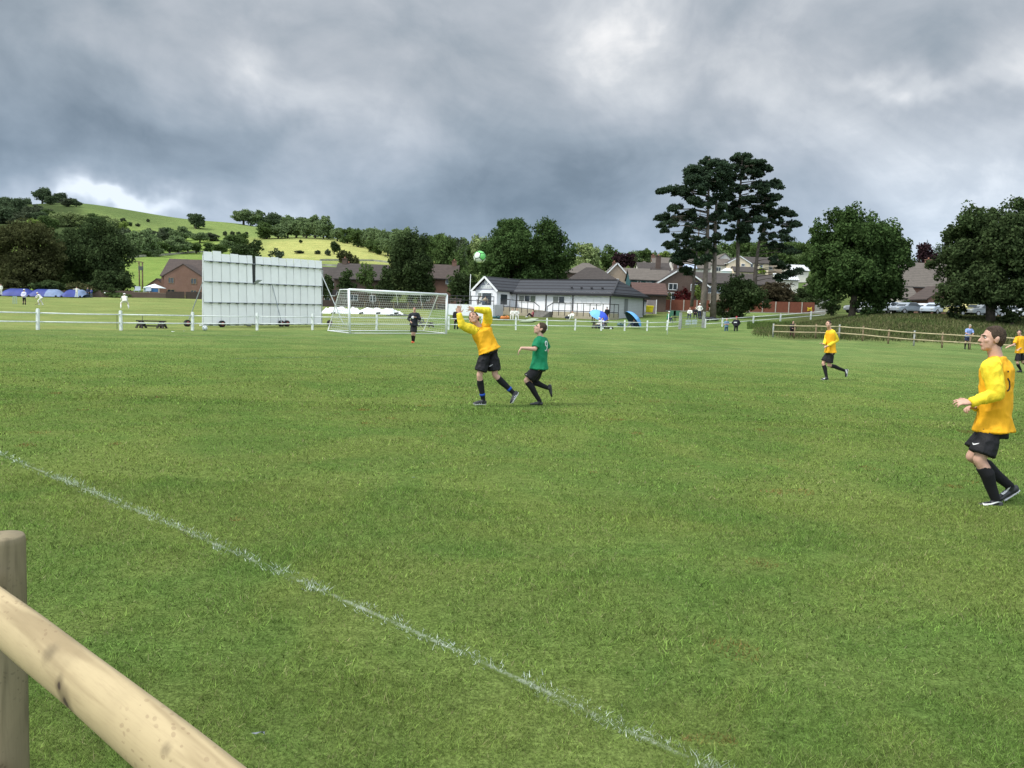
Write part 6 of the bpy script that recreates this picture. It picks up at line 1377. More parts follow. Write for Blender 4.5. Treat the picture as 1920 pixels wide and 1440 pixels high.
def person(label, J, k=1.0, vox=.010, top=jerY, sleeve=None, sleeve_len=1.0, bottom='shorts', bot=shortB, sock=sockB, boot=bootB, sk=skin, hair=hair_br, hat=None, group=None, stripes=None,
           hands=True, hk=.55, wrinkle=.006, sole=None, hairless=False, wide=1.0, coat=0.0, facec=True, hd=None, hs=1.0):
    """J holds world joints: head, hf (gaze), hu (head up), neck, sL eL wL sR eR wR, pel, hL kL aL tL hR kR aR tR (tips of the feet), tf (chest direction)"""
    low = vox > .016
    fz = min(J['aL'].z, J['aR'].z)-.08*k; root = thing("person", label, "person", ((J['pel'].x), (J['pel'].y), fz), group)
    tf = V3(J['tf']).normalized(); sr = (J['sR']-J['sL']); pr = (J['hR']-J['hL'])
    up_t = (J['neck']-J['pel']).normalized(); rs = (sr-up_t*sr.dot(up_t)).normalized(); rp = (pr-up_t*pr.dot(up_t)); rp = rp.normalized() if rp.length > .02 else rs
    fs_ = up_t.cross(rs).normalized(); fp = up_t.cross(rp).normalized(); shw = sr.length/2
    def T(t, hw, hd, e=0): r = rp.lerp(rs, min(1, max(0, t))).normalized(); f = up_t.cross(r); return (J['pel'].lerp(J['neck'], t)+f*e*k, r, f, hw*k, hd*k)
    # ---- body
    mb, HM = head_parts(J['head'], J['hf'], J['hu'], k*hs); kb = k
    nb_ = J['head']+HM @ (Vector((0, -.022, -.07))*k); mb.capsule(J['neck']-up_t*.02*k, nb_, .066*k, .058*k, 14)
    mb.loft([T(-.08, .150, .105), T(.12, .158, .108), T(.38, .135, .095), T(.68, .160, .110), T(.86, .165, .105), T(.97, .10, .075)], None, 18)
    for s in 'LR':
        sh, el, wr = J['s'+s], J['e'+s], J['w'+s]
        mb.capsule(sh, el, .054*k, .041*k); mb.capsule(el, el.lerp(wr, .25), .041*k, .042*k); mb.capsule(el.lerp(wr, .25), wr, .042*k, .027*k)
        hp, kn, an, to = J['h'+s], J['k'+s], J['a'+s], J['t'+s]
        mb.capsule(hp, hp.lerp(kn, .5), .090*k, .074*k); mb.capsule(hp.lerp(kn, .5), kn, .074*k, .054*k)
        back = ((kn-an).cross(rs)).normalized()*.018*k; c_ = kn.lerp(an, .32)-back*(1 if back.dot(tf) > 0 else -1)
        mb.capsule(kn, c_, .054*k, .057*k); mb.capsule(c_, an, .057*k, .036*k)
        if hands:
            dct = J.get('hd'+s, (wr-el).normalized()); nn = J.get('hn'+s, Vector((0, 0, -1)) if abs(V3(dct).normalized().z) < .8 else tf)
            if low: mb.capsule(wr, wr+V3(dct).normalized()*.10*k, .034*k, .026*k); mb.capsule(wr+V3(dct).normalized()*.02*k, wr+(V3(dct).normalized()+V3(nn)*.6)*.06*k, .018*k, .012*k)
            else: hand(mb, wr, dct, nn, k, J.get('curl'+s, .45), J.get('spr'+s, .25), 1 if s == 'L' else -1)
    body = mb.fuse("body", sk, root, vox, 3 if not low else 2, None, .45)
    # ---- face
    k = kb*hs
    if facec:
        for s in (-1, 1):
            e_ = MB().ell(J['head']+HM @ (Vector((s*.031, .0725, .008))*k), [.0120*k, .009*k, .0065*k], HM, 10, 8).build("eye", eyeW, root, True)
            MB().ell(J['head']+HM @ (Vector((s*.031, .0795, .008))*k), [.0062*k, .0030*k, .0060*k], HM, 8, 6).build("iris", eyeD, e_, True)
            MB().capsule(J['head']+HM @ (Vector((s*.017, .093, .027))*k), J['head']+HM @ (Vector((s*.046, .080, .030))*k), .0045*k, .003*k, 6).build("eyebrow", hair, root, True)
        MB().ell(J['head']+HM @ (Vector((0, .0885, -.060))*k), [.020*k, .005*k, .0055*k], HM, 10, 8).build("lips", lipm, root, True)
    # ---- hair
    if not hairless:
        mb = MB(); E = lambda p, r: mb.ell(J['head']+HM @ (V3(p)*k), [x*k for x in r], HM, 18, 12)
        hh = 1.0; E((0, -.025, .042), (.0765*hh, .090*hh, .083*hh)); E((0, -.044, .012), (.0765, .070, .076)); E((0, -.052, -.030), (.056, .048, .038)); E((0, .004, .090), (.050, .052, .024))
        for s in (-1, 1): E((s*.069, .000, .032), (.009, .026, .032))
        h_ = mb.fuse("hair", hair, root, max(vox*.9, .007), 2, (.0035*k, 55, 1) if not low else None)
    if hat:
        mb = MB(); E = lambda p, r: mb.ell(J['head']+HM @ (V3(p)*k), [x*k for x in r], HM, 18, 12)
        E((0, -.015, .065), (.088, .100, .072))
        if hat[0] == 'brim': E((0, 0, .055), (.16, .17, .012))
        else: E((0, .095, .058), (.06, .06, .012))
        mb.fuse("hat", hat[1], root, .014, 2)
    k = kb
    # ---- top
    g_ = .018+coat
    mb = MB(); hem = J.get('hem', -.16)
    hx = .026 if bottom == 'shorts' else 0
    mb.loft([T(hem, (.205+hx+coat*.6)*wide, .174+coat*.6), T(hem*.4, (.200+hx*.7+coat*.6)*wide, .164+coat*.6), T(.15, (.186+coat)*wide, .137+coat), T(.40, (.174+coat)*wide, .130+coat), T(.68, (.184+coat)*wide, .130+coat), T(.86, .185+coat, .128+coat*.8), T(.965, .125, .092), T(1.0, .080, .074), T(1.045, .066, .066)], None, 26)
    for s in 'LR':
        mb.capsule(J['neck']-up_t*.03*k+rs*(.05 if s == 'R' else -.05)*k, J['s'+s], .070*k, (.062+g_*.35)*k)
        if sleeve is None and sleeve_len > 0:
            sh, el, wr = J['s'+s], J['e'+s], J['w'+s]
            if sleeve_len < .8: e2_ = sh.lerp(el, sleeve_len/.5 if sleeve_len < .5 else 1); mb.tube([sh-(e2_-sh)*.2, sh, e2_], [(.062+g_*.3)*k, (.064+g_*.3)*k, (.062+g_*.5)*k], 14)
            else: mb.capsule(sh, el, (.058+g_*.5)*k, (.046+g_*.6)*k); mb.tube([el, el.lerp(wr, .92)], [(.046+g_*.6)*k, (.034+g_*.6)*k], 12); mb.capsule(el, el.lerp(wr, .5), (.046+g_*.6)*k, (.040+g_*.6)*k)
    t_ = mb.fuse("jacket" if coat > .02 else "shirt", top, root, vox, 3, (wrinkle*k, 7.5, .7) if not low else None)
    if sleeve is not None:
        for s in 'LR':
            sh, el, wr = J['s'+s], J['e'+s], J['w'+s]; mb = MB(); ns = J['neck']-up_t*.015*k+rs*(.070 if s == 'R' else -.070)*k
            e_ = el if sleeve_len >= 1 else el
            mb.capsule(ns, sh, .054*k, .080*k); mb.capsule(sh, sh.lerp(el, .6), .080*k, .078*k); mb.capsule(sh.lerp(el, .6), el, .078*k, .062*k); mb.capsule(el, el.lerp(wr, .4), .060*k, .053*k); mb.tube([el.lerp(wr, .3), wr-(wr-el).normalized()*.0], [.054*k, .039*k], 14)
            mb.fuse("sleeve", sleeve, root, vox, 3, (wrinkle*.8*k, 11, .6) if not low else None)
    # ---- shorts or trousers
    mb = MB(); mb.loft([T(-.17, .156, .122), T(0, .160, .120), T(.14, .148, .108)], None, 22)
    for s in 'LR':
        hp, kn, an = J['h'+s], J['k'+s], J['a'+s]
        if bottom == 'shorts':
            e_ = hp.lerp(kn, .80); mb.tube([hp+(hp-e_)*.08, hp.lerp(e_, .4), e_], [.070*k, .098*k, .112*k], 18); mb.ell(hp, [.080*k]*3, None, 14, 10)
        else:
            mb.capsule(hp, kn, .102*k, .072*k); mb.tube([kn, kn.lerp(an, .5), an], [.072*k, .066*k, .062*k], 14)
    mb.fuse("shorts" if bottom == 'shorts' else "trousers", bot, root, vox, 3, (wrinkle*.9*k, 8, .8) if not low else None)
    for s in 'LR':
        hp, kn, an, to = J['h'+s], J['k'+s], J['a'+s], J['t'+s]
        if bottom == 'shorts' and sock is not None:
            a_ = kn.lerp(an, J.get('sock', .20)); back = ((kn-an).cross(rs)).normalized(); back = back*(.018*k)*(1 if back.dot(tf) > 0 else -1); c_ = kn.lerp(an, .36)-back
            mb = MB(); mb.tube([a_, c_, kn.lerp(an, .62)-back*.3, an], [.060*k, .065*k, .054*k, .042*k], 16); mb.ell(an, [.043*k]*3, None, 12, 8)
            so2 = mb.fuse("sock", sock, root, vox, 2)
            if stripes: MB().tube([an.lerp(kn, .16), an.lerp(kn, .25)], [.051*k, .054*k], 18).build("sock_tape", stripes, so2, True)
        # boot: heel just behind the ankle, toe along t
        dn = J.get('dn'+s); fw = (to-an); dn = V3(dn).normalized() if dn else Vector((0, 0, -1)); fwp = (fw-dn*fw.dot(dn)).normalized(); sd = fwp.cross(dn)
        heel = an+dn*.055*k-fwp*.030*k; tip = heel+fwp*.215*k+dn*.008*k; mid = heel.lerp(tip, .5)
        mb = MB(); mb.loft([(heel-fwp*.035*k+dn*-.01*k, sd, dn, .020*k, .024*k), (heel-fwp*.015*k, sd, dn, .036*k, .034*k), (mid-dn*.006*k, sd, dn, .038*k, .036*k), (heel.lerp(tip, .78), sd, dn, .044*k, .026*k), (tip, sd, dn, .030*k, .016*k), (tip+fwp*.016*k, sd, dn, .010*k, .008*k)], None, 16, 2.2)
        mb.capsule(an-dn*.0, heel.lerp(tip, .25)-dn*.01*k, .042*k, .038*k, 12)
        bt = mb.fuse("boot" if bottom == 'shorts' else "shoe", boot, root, min(vox, .012), 2)
        if sole is not None and not low:
            m2 = MB(); m2.loft([(heel-fwp*.03*k+dn*.030*k, sd, dn, .022*k, .006*k), (heel.lerp(tip, .3)+dn*.033*k, sd, dn, .036*k, .006*k), (heel.lerp(tip, .75)+dn*.026*k, sd, dn, .046*k, .006*k), (tip+fwp*.012*k+dn*.016*k, sd, dn, .022*k, .005*k)], None, 14, 2.2)
            for a in (.0, .12, .6, .75, .9):
                for q_ in (-.6, .6): p_ = heel.lerp(tip, a)+dn*.034*k+sd*q_*.036*k; m2.tube([p_, p_+dn*.012*k], [.006*k, .004*k], 6)
            m2.build("sole", sole, bt, True)
    return root
def child(root, nm): return [c for c in root.children if c.name.split('.')[0] == nm]
def decal(name, parent, target, px_path, width, m, closed=False, off=.004):
    """paint like mark laid on a garment: a ribbon whose points are dropped on to the cloth"""
    me = target.data; L_ = rootloc(target); bv = BVHTree.FromPolygons([v.co+L_ for v in me.vertices], [tuple(p.vertices) for p in me.polygons])
    def hit(x, y):
        d = ray(x, y).normalized(); h = bv.ray_cast(CC, d)
        if h[0] is None: h2 = bv.find_nearest(at(x, y, parent.location.y)); return h2[0]-d*off
        return h[0]-d*off
    pts = []; P = [Vector(p[:2]) for p in px_path]; Wd = [p[2] if len(p) > 2 else width for p in px_path]
    fine = []; fw = []
    for (a, b, wa, wb) in zip(P[:-1], P[1:], Wd[:-1], Wd[1:]):
        for i in range(5): fine.append(a.lerp(b, i/5)); fw.append(wa+(wb-wa)*i/5)
    fine.append(P[-1]); fw.append(Wd[-1]); vs = []; n = len(fine)
    for i in range(n):
        d = (fine[min(i+1, n-1)]-fine[max(0, i-1)]); d = d.normalized() if d.length > 0 else Vector((1, 0)); q_ = Vector((-d.y, d.x))*fw[i]/2
        for s in (-1, 0, 1): p = fine[i]+q_*s; vs.append(hit(p.x, p.y))
    fs = [(i*3+j, i*3+j+1, (i+1)*3+j+1, (i+1)*3+j) for i in range(n-1) for j in range(2)]
    return MB().add(vs, fs).build(name, m, target)
decW = mat("print_white", (.75, .75, .75), .6); decB = mat("print_black", (.02, .02, .02), .6); blueT = mat("blue_tape", (.012, .06, .36), .7)
def PJ(Y, **kw):
    """joints read from photo columns and rows with a depth offset in metres"""
    o = {}
    for a, v in kw.items(): o[a] = at(v[0], v[1], Y+v[2])
    return o
# --- near player on the right, seen from behind his left shoulder
Yp = 7.85
J = PJ(Yp, head=(1859.5, 636, 0), neck=(1870, 676, .0), sL=(1858, 690, -.17), eL=(1870, 738, -.24), wL=(1821, 755, -.20), sR=(1881, 690, .15), eR=(1868, 744, .22), wR=(1828, 763, .06),
       pel=(1864, 798, 0), hL=(1859, 803, -.09), hR=(1864, 800, .09), kL=(1836, 862, -.11), aL=(1867, 937, -.09), tL=(1838, 946, -.09), kR=(1822, 856, .10), aR=(1893, 911, .12), tR=(1872, 930, .12))
J.update(hf=(-1, .10, .06), hu=(-.05, 0, 1), tf=(-.85, .45, 0), hdL=(-1, .15, .02), hnL=(0, .55, -.85), curlL=.5, sprL=.45, hdR=(-.9, -.3, -.05), hnR=(0, -.4, -.9), curlR=.8, dnL=(.05, 0, -1), dnR=(.55, 0, -.85), hem=-.07, sock=.16)
p1 = person("nearest footballer in amber and yellow shirt standing at the right edge, seen side on", J, 1.02, .0075, jerO, jerY, sole=bootW, hs=1.05, wrinkle=.015, wide=.97)
sh_ = child(p1, "shirt")[0]; st_ = child(p1, "shorts")[0]
decal("back_number", p1, sh_, [(1889.5, 709), (1892.8, 715), (1893.5, 724), (1892, 731), (1888.5, 733.5)], 2.6, decB); decal("collar_mark", p1, sh_, [(1890, 695), (1891, 698)], 2.4, decB)
decal("swoosh_mark", p1, st_, [(1823.5, 830, .6), (1825, 833, 2.2), (1829, 832.6, 1.8), (1836, 831, .5)], 2, decW)
for b, path in zip(child(p1, "boot"), ([(1842, 943, 1), (1846, 946.5, 4.2), (1858, 945, 2.6), (1870, 941.5, 2.2), (1880, 940.5, 1.2)], [(1877, 925, 2), (1881, 925.5, 4.5), (1888, 920, 3), (1895, 911, 2.5), (1899, 906.5, 1.5)])): decal("swoosh_mark", p1, b, path, 2, bootW)
# --- leaping player with raised hands
Yp = 14.35
J = PJ(Yp, head=(888.5, 597, -.02), neck=(901, 616, 0), sR=(891, 620, -.08), eR=(866, 610, -.20), wR=(860.5, 588, -.22), sL=(914, 603, .02), eL=(914.5, 583, -.10), wL=(890, 580, -.26),
       pel=(917, 656, 0), hR=(911, 660, -.05), hL=(924, 660, .05), kR=(899, 704, -.10), aR=(906, 749, -.02), tR=(889, 757, -.10), kL=(928, 703, .02), aL=(962, 736, .10), tL=(962, 756, .05))
J.update(hf=(-.34, -.80, .48), hu=(-.40, .30, .86), tf=(-.55, -.83, .1), hdR=(0, 0, 1), hnR=(.3, -1, 0), curlR=.12, sprR=.35, hdL=(-1, -.1, .12), hnL=(0, -1, -.2), curlL=.06, sprL=.95, dnR=(0, 0, -1), dnL=(.80, .1, -.55), hem=-.06, sock=.18)
p2 = person("footballer in amber shirt leaning back with both hands raised under the ball", J, .97, .0085, jerO, jerY, stripes=blueT, sole=bootW, hair=hair_dk, hs=1.14, wrinkle=.018)
sh_ = child(p2, "shirt")[0]; st_ = child(p2, "shorts")[0]
decal("swoosh_mark", p2, sh_, [(890, 622.5, .5), (892, 623.5, 1.3), (896, 620, .9), (900, 616.5, .4)], 1, decB); decal("swoosh_mark", p2, st_, [(917, 686.5, .4), (918.5, 686.5, 1.4), (921, 685, 1), (924, 683.6, .4)], 1, decW)
bs = child(p2, "boot")
for b, xs in zip(bs, ([((964, 744), (971, 740)), ((963, 748), (970, 745)), ((962, 752), (967, 750))], [((894, 757), (897, 760)), ((898, 756), (901, 760)), ((902, 755.5), (904.5, 759.5))])):
    for a, c in xs: decal("boot_stripe", p2, b, [a, c], 1.1, bootW)
# --- green player
Yp = 14.9
J = PJ(Yp, head=(1012.5, 616.5, -.02), neck=(1014.5, 634, 0), sL=(1008, 640, -.13), eL=(1003, 654.5, -.20), wL=(977.5, 652.5, -.26), sR=(1020.5, 640, .15), eR=(1026.5, 656, .22), wR=(1020, 668, .14),
       pel=(1011, 686, 0), hL=(1009, 690, -.08), hR=(1013, 689, .09), kL=(987, 713.5, -.10), aL=(1012, 752, -.06), tL=(1000, 759, -.08), kR=(996, 716, .12), aR=(1026.5, 727, .16), tR=(1028, 744, .16))
J.update(hf=(-.90, -.20, .38), hu=(.38, 0, .92), tf=(-.82, .32, .05), hdL=(-.55, 0, -.85), hnL=(.8, 0, -.3), curlL=.35, dnL=(0, 0, -1), dnR=(1, 0, .15), hem=-.10, sock=.06)
p3 = person("footballer in green short sleeved shirt with number nine, running and looking up at the ball", J, .93, .0085, jerG, None, .38, sk=skin_pale, hs=1.12, wrinkle=.015)
sh_ = child(p3, "shirt")[0]
decal("back_number", p3, sh_, [(1026.2, 647), (1025, 649.3), (1022.8, 647.5), (1022.4, 642), (1023.6, 639.2), (1025.6, 641), (1026.3, 647), (1025.6, 654), (1023.2, 658.3), (1022, 656.5)], 1.3, decW); decal("swoosh_mark", p3, child(p3, "shorts")[0], [(985.5, 702, .5), (987, 702.8, 1.2)], 1, decW)
# --- far amber player running left
Yp = 24.6
J = PJ(Yp, head=(1553.5, 608, -.02), neck=(1557.5, 620, 0), sL=(1561.5, 623.5, -.10), eL=(1569.5, 637.5, -.05), wL=(1552.5, 648.5, -.25), sR=(1553.5, 623.5, .12), eR=(1549, 636, .12), wR=(1545, 645.5, -.1),
       pel=(1557, 658, 0), hL=(1558.5, 661, -.08), hR=(1555.5, 661, .08), kL=(1554, 684.5, -.05), aL=(1584, 695, .05), tL=(1588, 704, .05), kR=(1543.5, 681.5, .05), aR=(1550, 707, .0), tR=(1543, 711, -.04))
J.update(hf=(-.45, -.88, 0), hu=(0, 0, 1), tf=(-.8, -.45, 0), dnL=(.85, 0, -.1), dnR=(0, 0, -1), hem=-.08, sock=.12, hdL=(-.6, -.2, -.1), curlL=.8, hdR=(-.8, 0, .3))
p4 = person("footballer in amber shirt jogging left in the far middle of the pitch, short cropped hair", J, .98, .011, jerO, jerY, boot=bootB, sk=skin, hair=hair_dk, sole=bootW, hairless=True, wrinkle=.008)
MB().ell(J['head']+Vector((.01, .015, .055)), (.072, .085, .065), None, 14, 10).build("cropped_hair", hair_br, p4, True)
for b, path in zip(child(p4, "boot"), ([(1586, 693), (1588, 700)], [(1543.5, 709), (1547, 710)])): decal("boot_stripe", p4, b, path, 2.4, bootW)
# --- amber player at the right edge
Yp = 33.4
J = PJ(Yp, head=(1911, 623.5, 0), neck=(1913.5, 631.5, 0), sR=(1906.5, 634.5, -.05), eR=(1901.5, 646, -.12), wR=(1890.5, 650, -.2), sL=(1920, 634, .1), eL=(1925, 646, .05), wL=(1911, 654.5, -.2),
       pel=(1912.5, 659, 0), hR=(1910, 661.5, -.06), hL=(1914.5, 661.5, .06), kR=(1907.5, 680, -.10), aR=(1914, 694, .0), tR=(1908, 698, -.03), kL=(1917, 679, .05), aL=(1929, 684, .15), tL=(1931, 690, .15))
J.update(hf=(-.5, -.85, 0), hu=(0, 0, 1), tf=(-.7, -.6, 0), dnR=(0, 0, -1), dnL=(.9, 0, -.3), hem=-.10, sock=.12)
p5 = person("footballer in amber shirt and black shorts cut by the right edge, arms swinging", J, 1.0, .014, jerO, None, .40, hair=hair_dk, wrinkle=.008)
# --- goalkeeper in black
Yp = 39.6
J = PJ(Yp, head=(777.3, 579.5, -.02), neck=(777.3, 587, 0), sR=(770.3, 589.5, 0), eR=(765.5, 598, -.05), wR=(769.5, 602.5, -.2), sL=(784.3, 589.5, 0), eL=(787.8, 598, -.05), wL=(779.5, 595, -.25),
       pel=(776, 608, 0), hR=(773, 610, 0), hL=(779.2, 610, 0), kR=(773.2, 625.5, -.1), aR=(773.3, 639.5, .05), tR=(772, 643, -.15), kL=(777, 626, -.04), aL=(775.8, 640, .15), tL=(775.5, 643, 0))
J.update(hf=(.05, -1, 0), hu=(0, 0, 1), tf=(0, -1, 0), hem=-.12, dnR=(0, 0, -1), dnL=(0, 0, -1))
p6 = person("goalkeeper in black kit with folded arms and orange boots standing in front of the goal", J, 1.0, .014, mat("keeper_black", (.012, .014, .020), .7), None, 1.0, boot=mat("boot_orange", (.60, .12, .04), .5), hair=hair_dk, wide=.95)
MB().ell(at(774, 595, 39.4), (.07, .02, .07), None, 10, 6).build("shirt_badge", decW, p6)
# --- spectators and cricketers: local figures, placed and turned
def fig(kind, px, py, Y, H, face, label, vox=.03, seat=.45, group=None, zg=None, **kw):
    """kind sets the pose; face is the heading in degrees (0 looks away from the camera, 180 towards it)"""
    o = at(px, py, Y) if zg is None else Vector((at(px, py, Y).x, Y, zg)); k = H/1.78; R = Matrix.Rotation(math.radians(-face), 3, 'Z')
    # local: x right, y forward, z up
    P = dict(pel=(0, 0, .95), neck=(0, .0, 1.47), head=(0, .02, 1.66), sL=(-.19, 0, 1.41), eL=(-.25, -.02, 1.13), wL=(-.23, .10, .88), sR=(.19, 0, 1.41), eR=(.25, -.02, 1.13), wR=(.23, .10, .88),
             hL=(-.09, 0, .92), kL=(-.12, .02, .5), aL=(-.13, 0, .08), tL=(-.15, .2, .03), hR=(.09, 0, .92), kR=(.12, .02, .5), aR=(.13, 0, .08), tR=(.15, .2, .03)); hf = (0, 1, 0); tf = (0, 1, 0)
    if kind == 'folded': P.update(wL=(.08, .22, 1.16), wR=(-.08, .24, 1.20), eL=(-.25, .06, 1.13), eR=(.25, .06, 1.13))
    elif kind == 'lean': P.update(neck=(0, .14, 1.43), head=(0, .20, 1.61), sL=(-.2, .12, 1.37), sR=(.2, .12, 1.37), eL=(-.26, .22, 1.10), eR=(.26, .22, 1.10), wL=(-.12, .40, 1.05), wR=(.12, .40, 1.05))
    elif kind == 'hips': P.update(eL=(-.36, -.05, 1.15), eR=(.36, -.05, 1.15), wL=(-.20, .06, 1.0), wR=(.20, .06, 1.0))
    elif kind == 'back': P.update(eL=(-.27, -.08, 1.14), eR=(.27, -.08, 1.14), wL=(-.06, -.20, .98), wR=(.06, -.20, .98))
    elif kind == 'armsout': P.update(eL=(-.42, .04, 1.32), eR=(.42, .04, 1.32), wL=(-.60, .16, 1.38), wR=(.60, .16, 1.38))
    elif kind == 'sit': P.update(pel=(0, 0, seat+.05), neck=(0, .10, seat+.55), head=(0, .14, seat+.74), sL=(-.19, .08, seat+.50), sR=(.19, .08, seat+.50), eL=(-.25, .16, seat+.26), eR=(.25, .16, seat+.26), wL=(-.12, .40, seat+.20), wR=(.12, .40, seat+.20),
             hL=(-.09, .02, seat+.02), hR=(.09, .02, seat+.02), kL=(-.14, .45, seat+.06), kR=(.14, .45, seat+.06), aL=(-.14, .55, .09), aR=(.14, .50, .09), tL=(-.15, .75, .03), tR=(.15, .72, .03))
    elif kind == 'ground': P.update(pel=(0, 0, .12), neck=(0, -.10, .62), head=(0, -.08, .82), sL=(-.19, -.08, .57), sR=(.19, -.08, .57), eL=(-.26, .08, .38), eR=(.26, .08, .38), wL=(-.12, .34, .42), wR=(.12, .34, .42),
             hL=(-.09, .02, .10), hR=(.09, .02, .10), kL=(-.14, .40, .46), kR=(.14, .40, .46), aL=(-.14, .72, .08), aR=(.14, .68, .08), tL=(-.15, .92, .04), tR=(.15, .88, .04))
    elif kind == 'bat': P.update(pel=(0, -.05, .80), neck=(0, .28, 1.20), head=(0, .40, 1.34), sL=(-.17, .26, 1.14), sR=(.17, .26, 1.14), eL=(-.2, .46, .95), eR=(.18, .48, .92), wL=(-.05, .62, .80), wR=(.03, .60, .74), hL=(-.1, -.03, .78), hR=(.1, -.03, .78),
             kL=(-.15, .26, .48), kR=(.15, .10, .46), aL=(-.2, .10, .08), aR=(.2, -.12, .08), tL=(-.22, .30, .03), tR=(.22, .08, .03))
    elif kind == 'crouch': P.update(pel=(0, -.1, .62), neck=(0, .22, 1.02), head=(0, .34, 1.16), sL=(-.18, .2, .97), sR=(.18, .2, .97), eL=(-.26, .34, .72), eR=(.26, .34, .72), wL=(-.08, .5, .55), wR=(.08, .5, .55), hL=(-.1, -.08, .60), hR=(.1, -.08, .60),
             kL=(-.26, .24, .46), kR=(.26, .24, .46), aL=(-.30, .0, .08), aR=(.30, .0, .08), tL=(-.34, .2, .03), tR=(.34, .2, .03))
    Jw = {a: o+R @ (Vector(v)*k) for a, v in P.items()}; Jw.update(hf=R @ Vector(hf), hu=(0, 0, 1), tf=R @ Vector(tf), hem=-.14)
    kw.setdefault('bottom', 'trousers'); kw.setdefault('hair', hair_dk)
    return person(label, Jw, k, vox, group=group, facec=False, **kw)
cw = mat("cricket_white", (.72, .72, .66), .8, .05, 4); navy = mat("navy_cloth", (.02, .03, .07), .8); blk = mat("black_cloth", (.014, .014, .018), .8); jean = mat("jeans", (.05, .09, .15), .85, .2, 8); gry = mat("grey_cloth", (.12, .15, .18), .8)
blus = mat("pale_blue_shirt", (.26, .36, .68), .8); blug = mat("blue_grey_shirt", (.13, .22, .32), .8, .25, 9); redc = mat("red_cloth", (.45, .03, .06), .7); maroon = mat("maroon_cloth", (.20, .03, .05), .8); lilac = mat("lilac_cloth", (.55, .55, .75), .8); hatw = mat("hat_white", (.7, .7, .66), .7); capk = mat("cap_khaki", (.35, .32, .24), .8)
fig('lean', 1812.5, 654.5, 57.6, 1.80, 182, "spectator in pale blue shirt, dark shorts and light cap behind the brown fence", .022, top=blus, sleeve_len=.4, bottom='shorts', bot=navy, sock=sockB, hat=('cap', capk))
fig('lean', 1484, 637, 66.5, 1.6, 182, "spectator in black leaning on the left end of the brown fence", .025, top=blk, sleeve_len=1, bot=mat("dark_red_trousers", (.04, .012, .014), .8), coat=.02)
fig('folded', 1361, 629, 82, 1.74, 178, "bald spectator in blue grey shirt and jeans with folded arms by the white fence", .022, top=blug, sleeve_len=.4, bot=jean, hair=skin, boot=mat("trainer_pale", (.4, .4, .4), .6))
fig('hips', 1379, 629, 81.5, 1.92, 180, "heavy spectator in black with a red cap and white chest print by the white fence", .022, top=blk, sleeve_len=1, bot=blk, coat=.03, hat=('cap', redc), wide=1.15)
MB().box(at(1379, 604.5, 80.95), (.30, .04, .10)).build("chest_print", decW, bpy.data.objects[[o.name for o in S.objects if o.get('label', '').startswith('heavy spectator')][0]])
fig('stand', 855, 621, 60, 1.72, 150, "spectator in black coat behind the fence, left of the leaping player", .022, top=blk, sleeve_len=1, bot=blk, coat=.045, hat=('cap', capk))
fig('ground', 785, 595, 80, 1.7, 140, "person in red sitting on the grass behind the goal net", .03, top=redc, sleeve_len=1, bot=navy, zg=terr(at(785, 595, 80).x, 80))
zz_ = None
fig('back', 45.5, 572.5, 93, 1.85, 8, "umpire in white coat and hat with black trousers on the cricket field", .025, top=lilac, sleeve_len=1, bot=blk, hat=('brim', hatw), coat=.03)
fig('bat', 77, 572, 94, 1.80, 265, "batsman in whites bending over his bat beside the umpire", .025, top=cw, sleeve_len=1, bot=cw, hat=('cap', hatw), boot=bootW)
b0 = at(72, 566, 93.8); bt_ = MB().beam(b0+Vector((.25, 0, .05)), at(64.5, 572.3, 93.6), .11, .05).build("cricket_bat", mat("bat_wood", (.30, .24, .15), .7)); tag(bt_, "wooden bat held low by the bending batsman", "bat")
fig('crouch', 234, 578, 78, 2.0, 330, "crouching wicket keeper in whites seen from behind in front of the brick garden wall", .025, top=cw, sleeve_len=1, bot=cw, hat=('brim', hatw), boot=bootW)
fig('armsout', 144, 557, 136, 1.72, 180, "fielder in whites with both arms held out before a blue cover", .035, top=cw, sleeve_len=1, bot=cw, boot=bootW)
fig('stand', 2, 553, 133, 1.80, 175, "fielder in whites at the left edge of the photo", .035, top=cw, sleeve_len=1, bot=cw, boot=bootW)
fig('stand', 164.5, 558, 139, 1.75, 180, "spectator in navy standing left of another beside the blue cover", .035, top=navy, sleeve_len=1, bot=navy); fig('folded', 171.5, 558.5, 140, 1.62, 185, "shorter spectator in blue beside the blue cover on the right", .035, top=mat("blue_top", (.04, .06, .22), .8), sleeve_len=1, bot=gry)
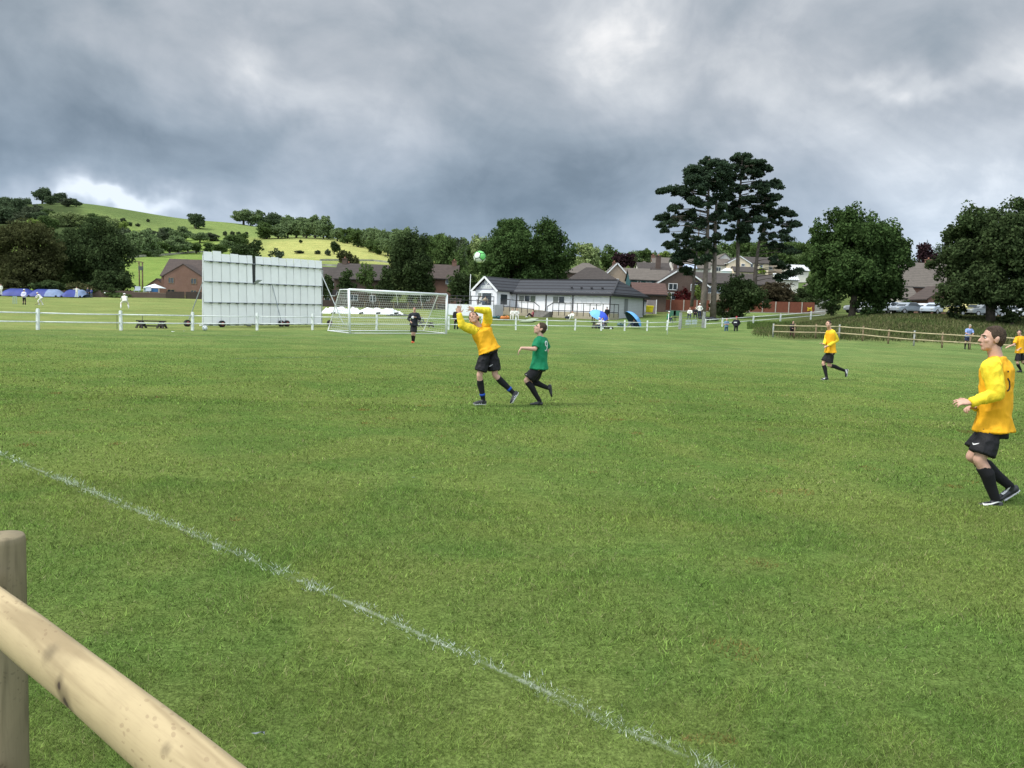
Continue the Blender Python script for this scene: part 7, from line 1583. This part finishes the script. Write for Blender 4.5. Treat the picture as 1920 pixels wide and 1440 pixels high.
fig('sit', 1125, 620, 80, 1.75, 250, "seated person in white top and dark shorts under the blue umbrella", .025, top=cw, sleeve_len=1, bot=navy, hat=('brim', hatw)); fig('sit', 1131, 620, 79.6, 1.75, 245, "seated person in lilac shirt right under the blue umbrella", .025, top=lilac, sleeve_len=.4, bot=navy)
fig('stand', 1112, 605.5, 90, 1.72, 20, "standing person in grey hooded top behind the blue umbrella", .03, top=gry, sleeve_len=1, bot=blk, coat=.03); fig('stand', 1137, 604.5, 90, 1.75, 340, "standing person in black and red behind the right of the umbrella", .03, top=blk, sleeve_len=1, bot=maroon)
fig('sit', 1252, 605, 90, 1.72, 140, "seated person in green top with white hat left of the gate", .03, top=mat("green_top", (.03, .22, .10), .8), sleeve_len=1, bot=navy, hat=('brim', hatw)); fig('ground', 1187, 614, 82, 1.6, 250, "person in dark clothes sitting inside the blue shelter", .03, top=navy, sleeve_len=1, bot=gry)
fig('sit', 1293, 598, 96, 1.85, 200, "woman in white top seated at the left under the pines", .03, top=cw, sleeve_len=1, bot=navy); fig('sit', 1303, 597, 97, 1.9, 190, "person in black seated between two people in white under the pines", .03, top=blk, sleeve_len=1, bot=blk, coat=.03); fig('hips', 1311, 597, 98, 1.82, 185, "person in white hooded top standing against the leaning pine trunk", .03, top=cw, sleeve_len=1, bot=navy, hat=('cap', hatw))
fig('sit', 961, 599, 98, 1.85, 190, "cricketer in whites seated on the bank, left of a seated pair", .03, top=cw, sleeve_len=1, bot=cw, boot=bootW); fig('sit', 968.5, 599, 98.5, 1.85, 175, "cricketer in whites seated on the bank, right of a seated pair", .03, top=cw, sleeve_len=1, bot=cw, boot=bootW)
fig('ground', 998, 595, 99, 1.8, 250, "person in dark clothes with stretched white socked legs on the bank", .03, top=maroon, sleeve_len=.4, bot=blk, boot=bootW); fig('ground', 1072, 599, 96, 1.95, 215, "cricketer in whites sitting alone on the bank below the right railings", .03, top=cw, sleeve_len=1, bot=cw, boot=bootW)
for px, lab, m_ in ((900, "person in pale clothes sitting at the left of the terrace table", cw), (910, "person in beige sitting at the right of the terrace table", mat("beige_cloth", (.40, .34, .24), .8))): fig('sit', px, 569, 109, 1.75, 180 if px > 905 else 120, lab, .035, zg=2.45, top=m_, sleeve_len=1, bot=gry)
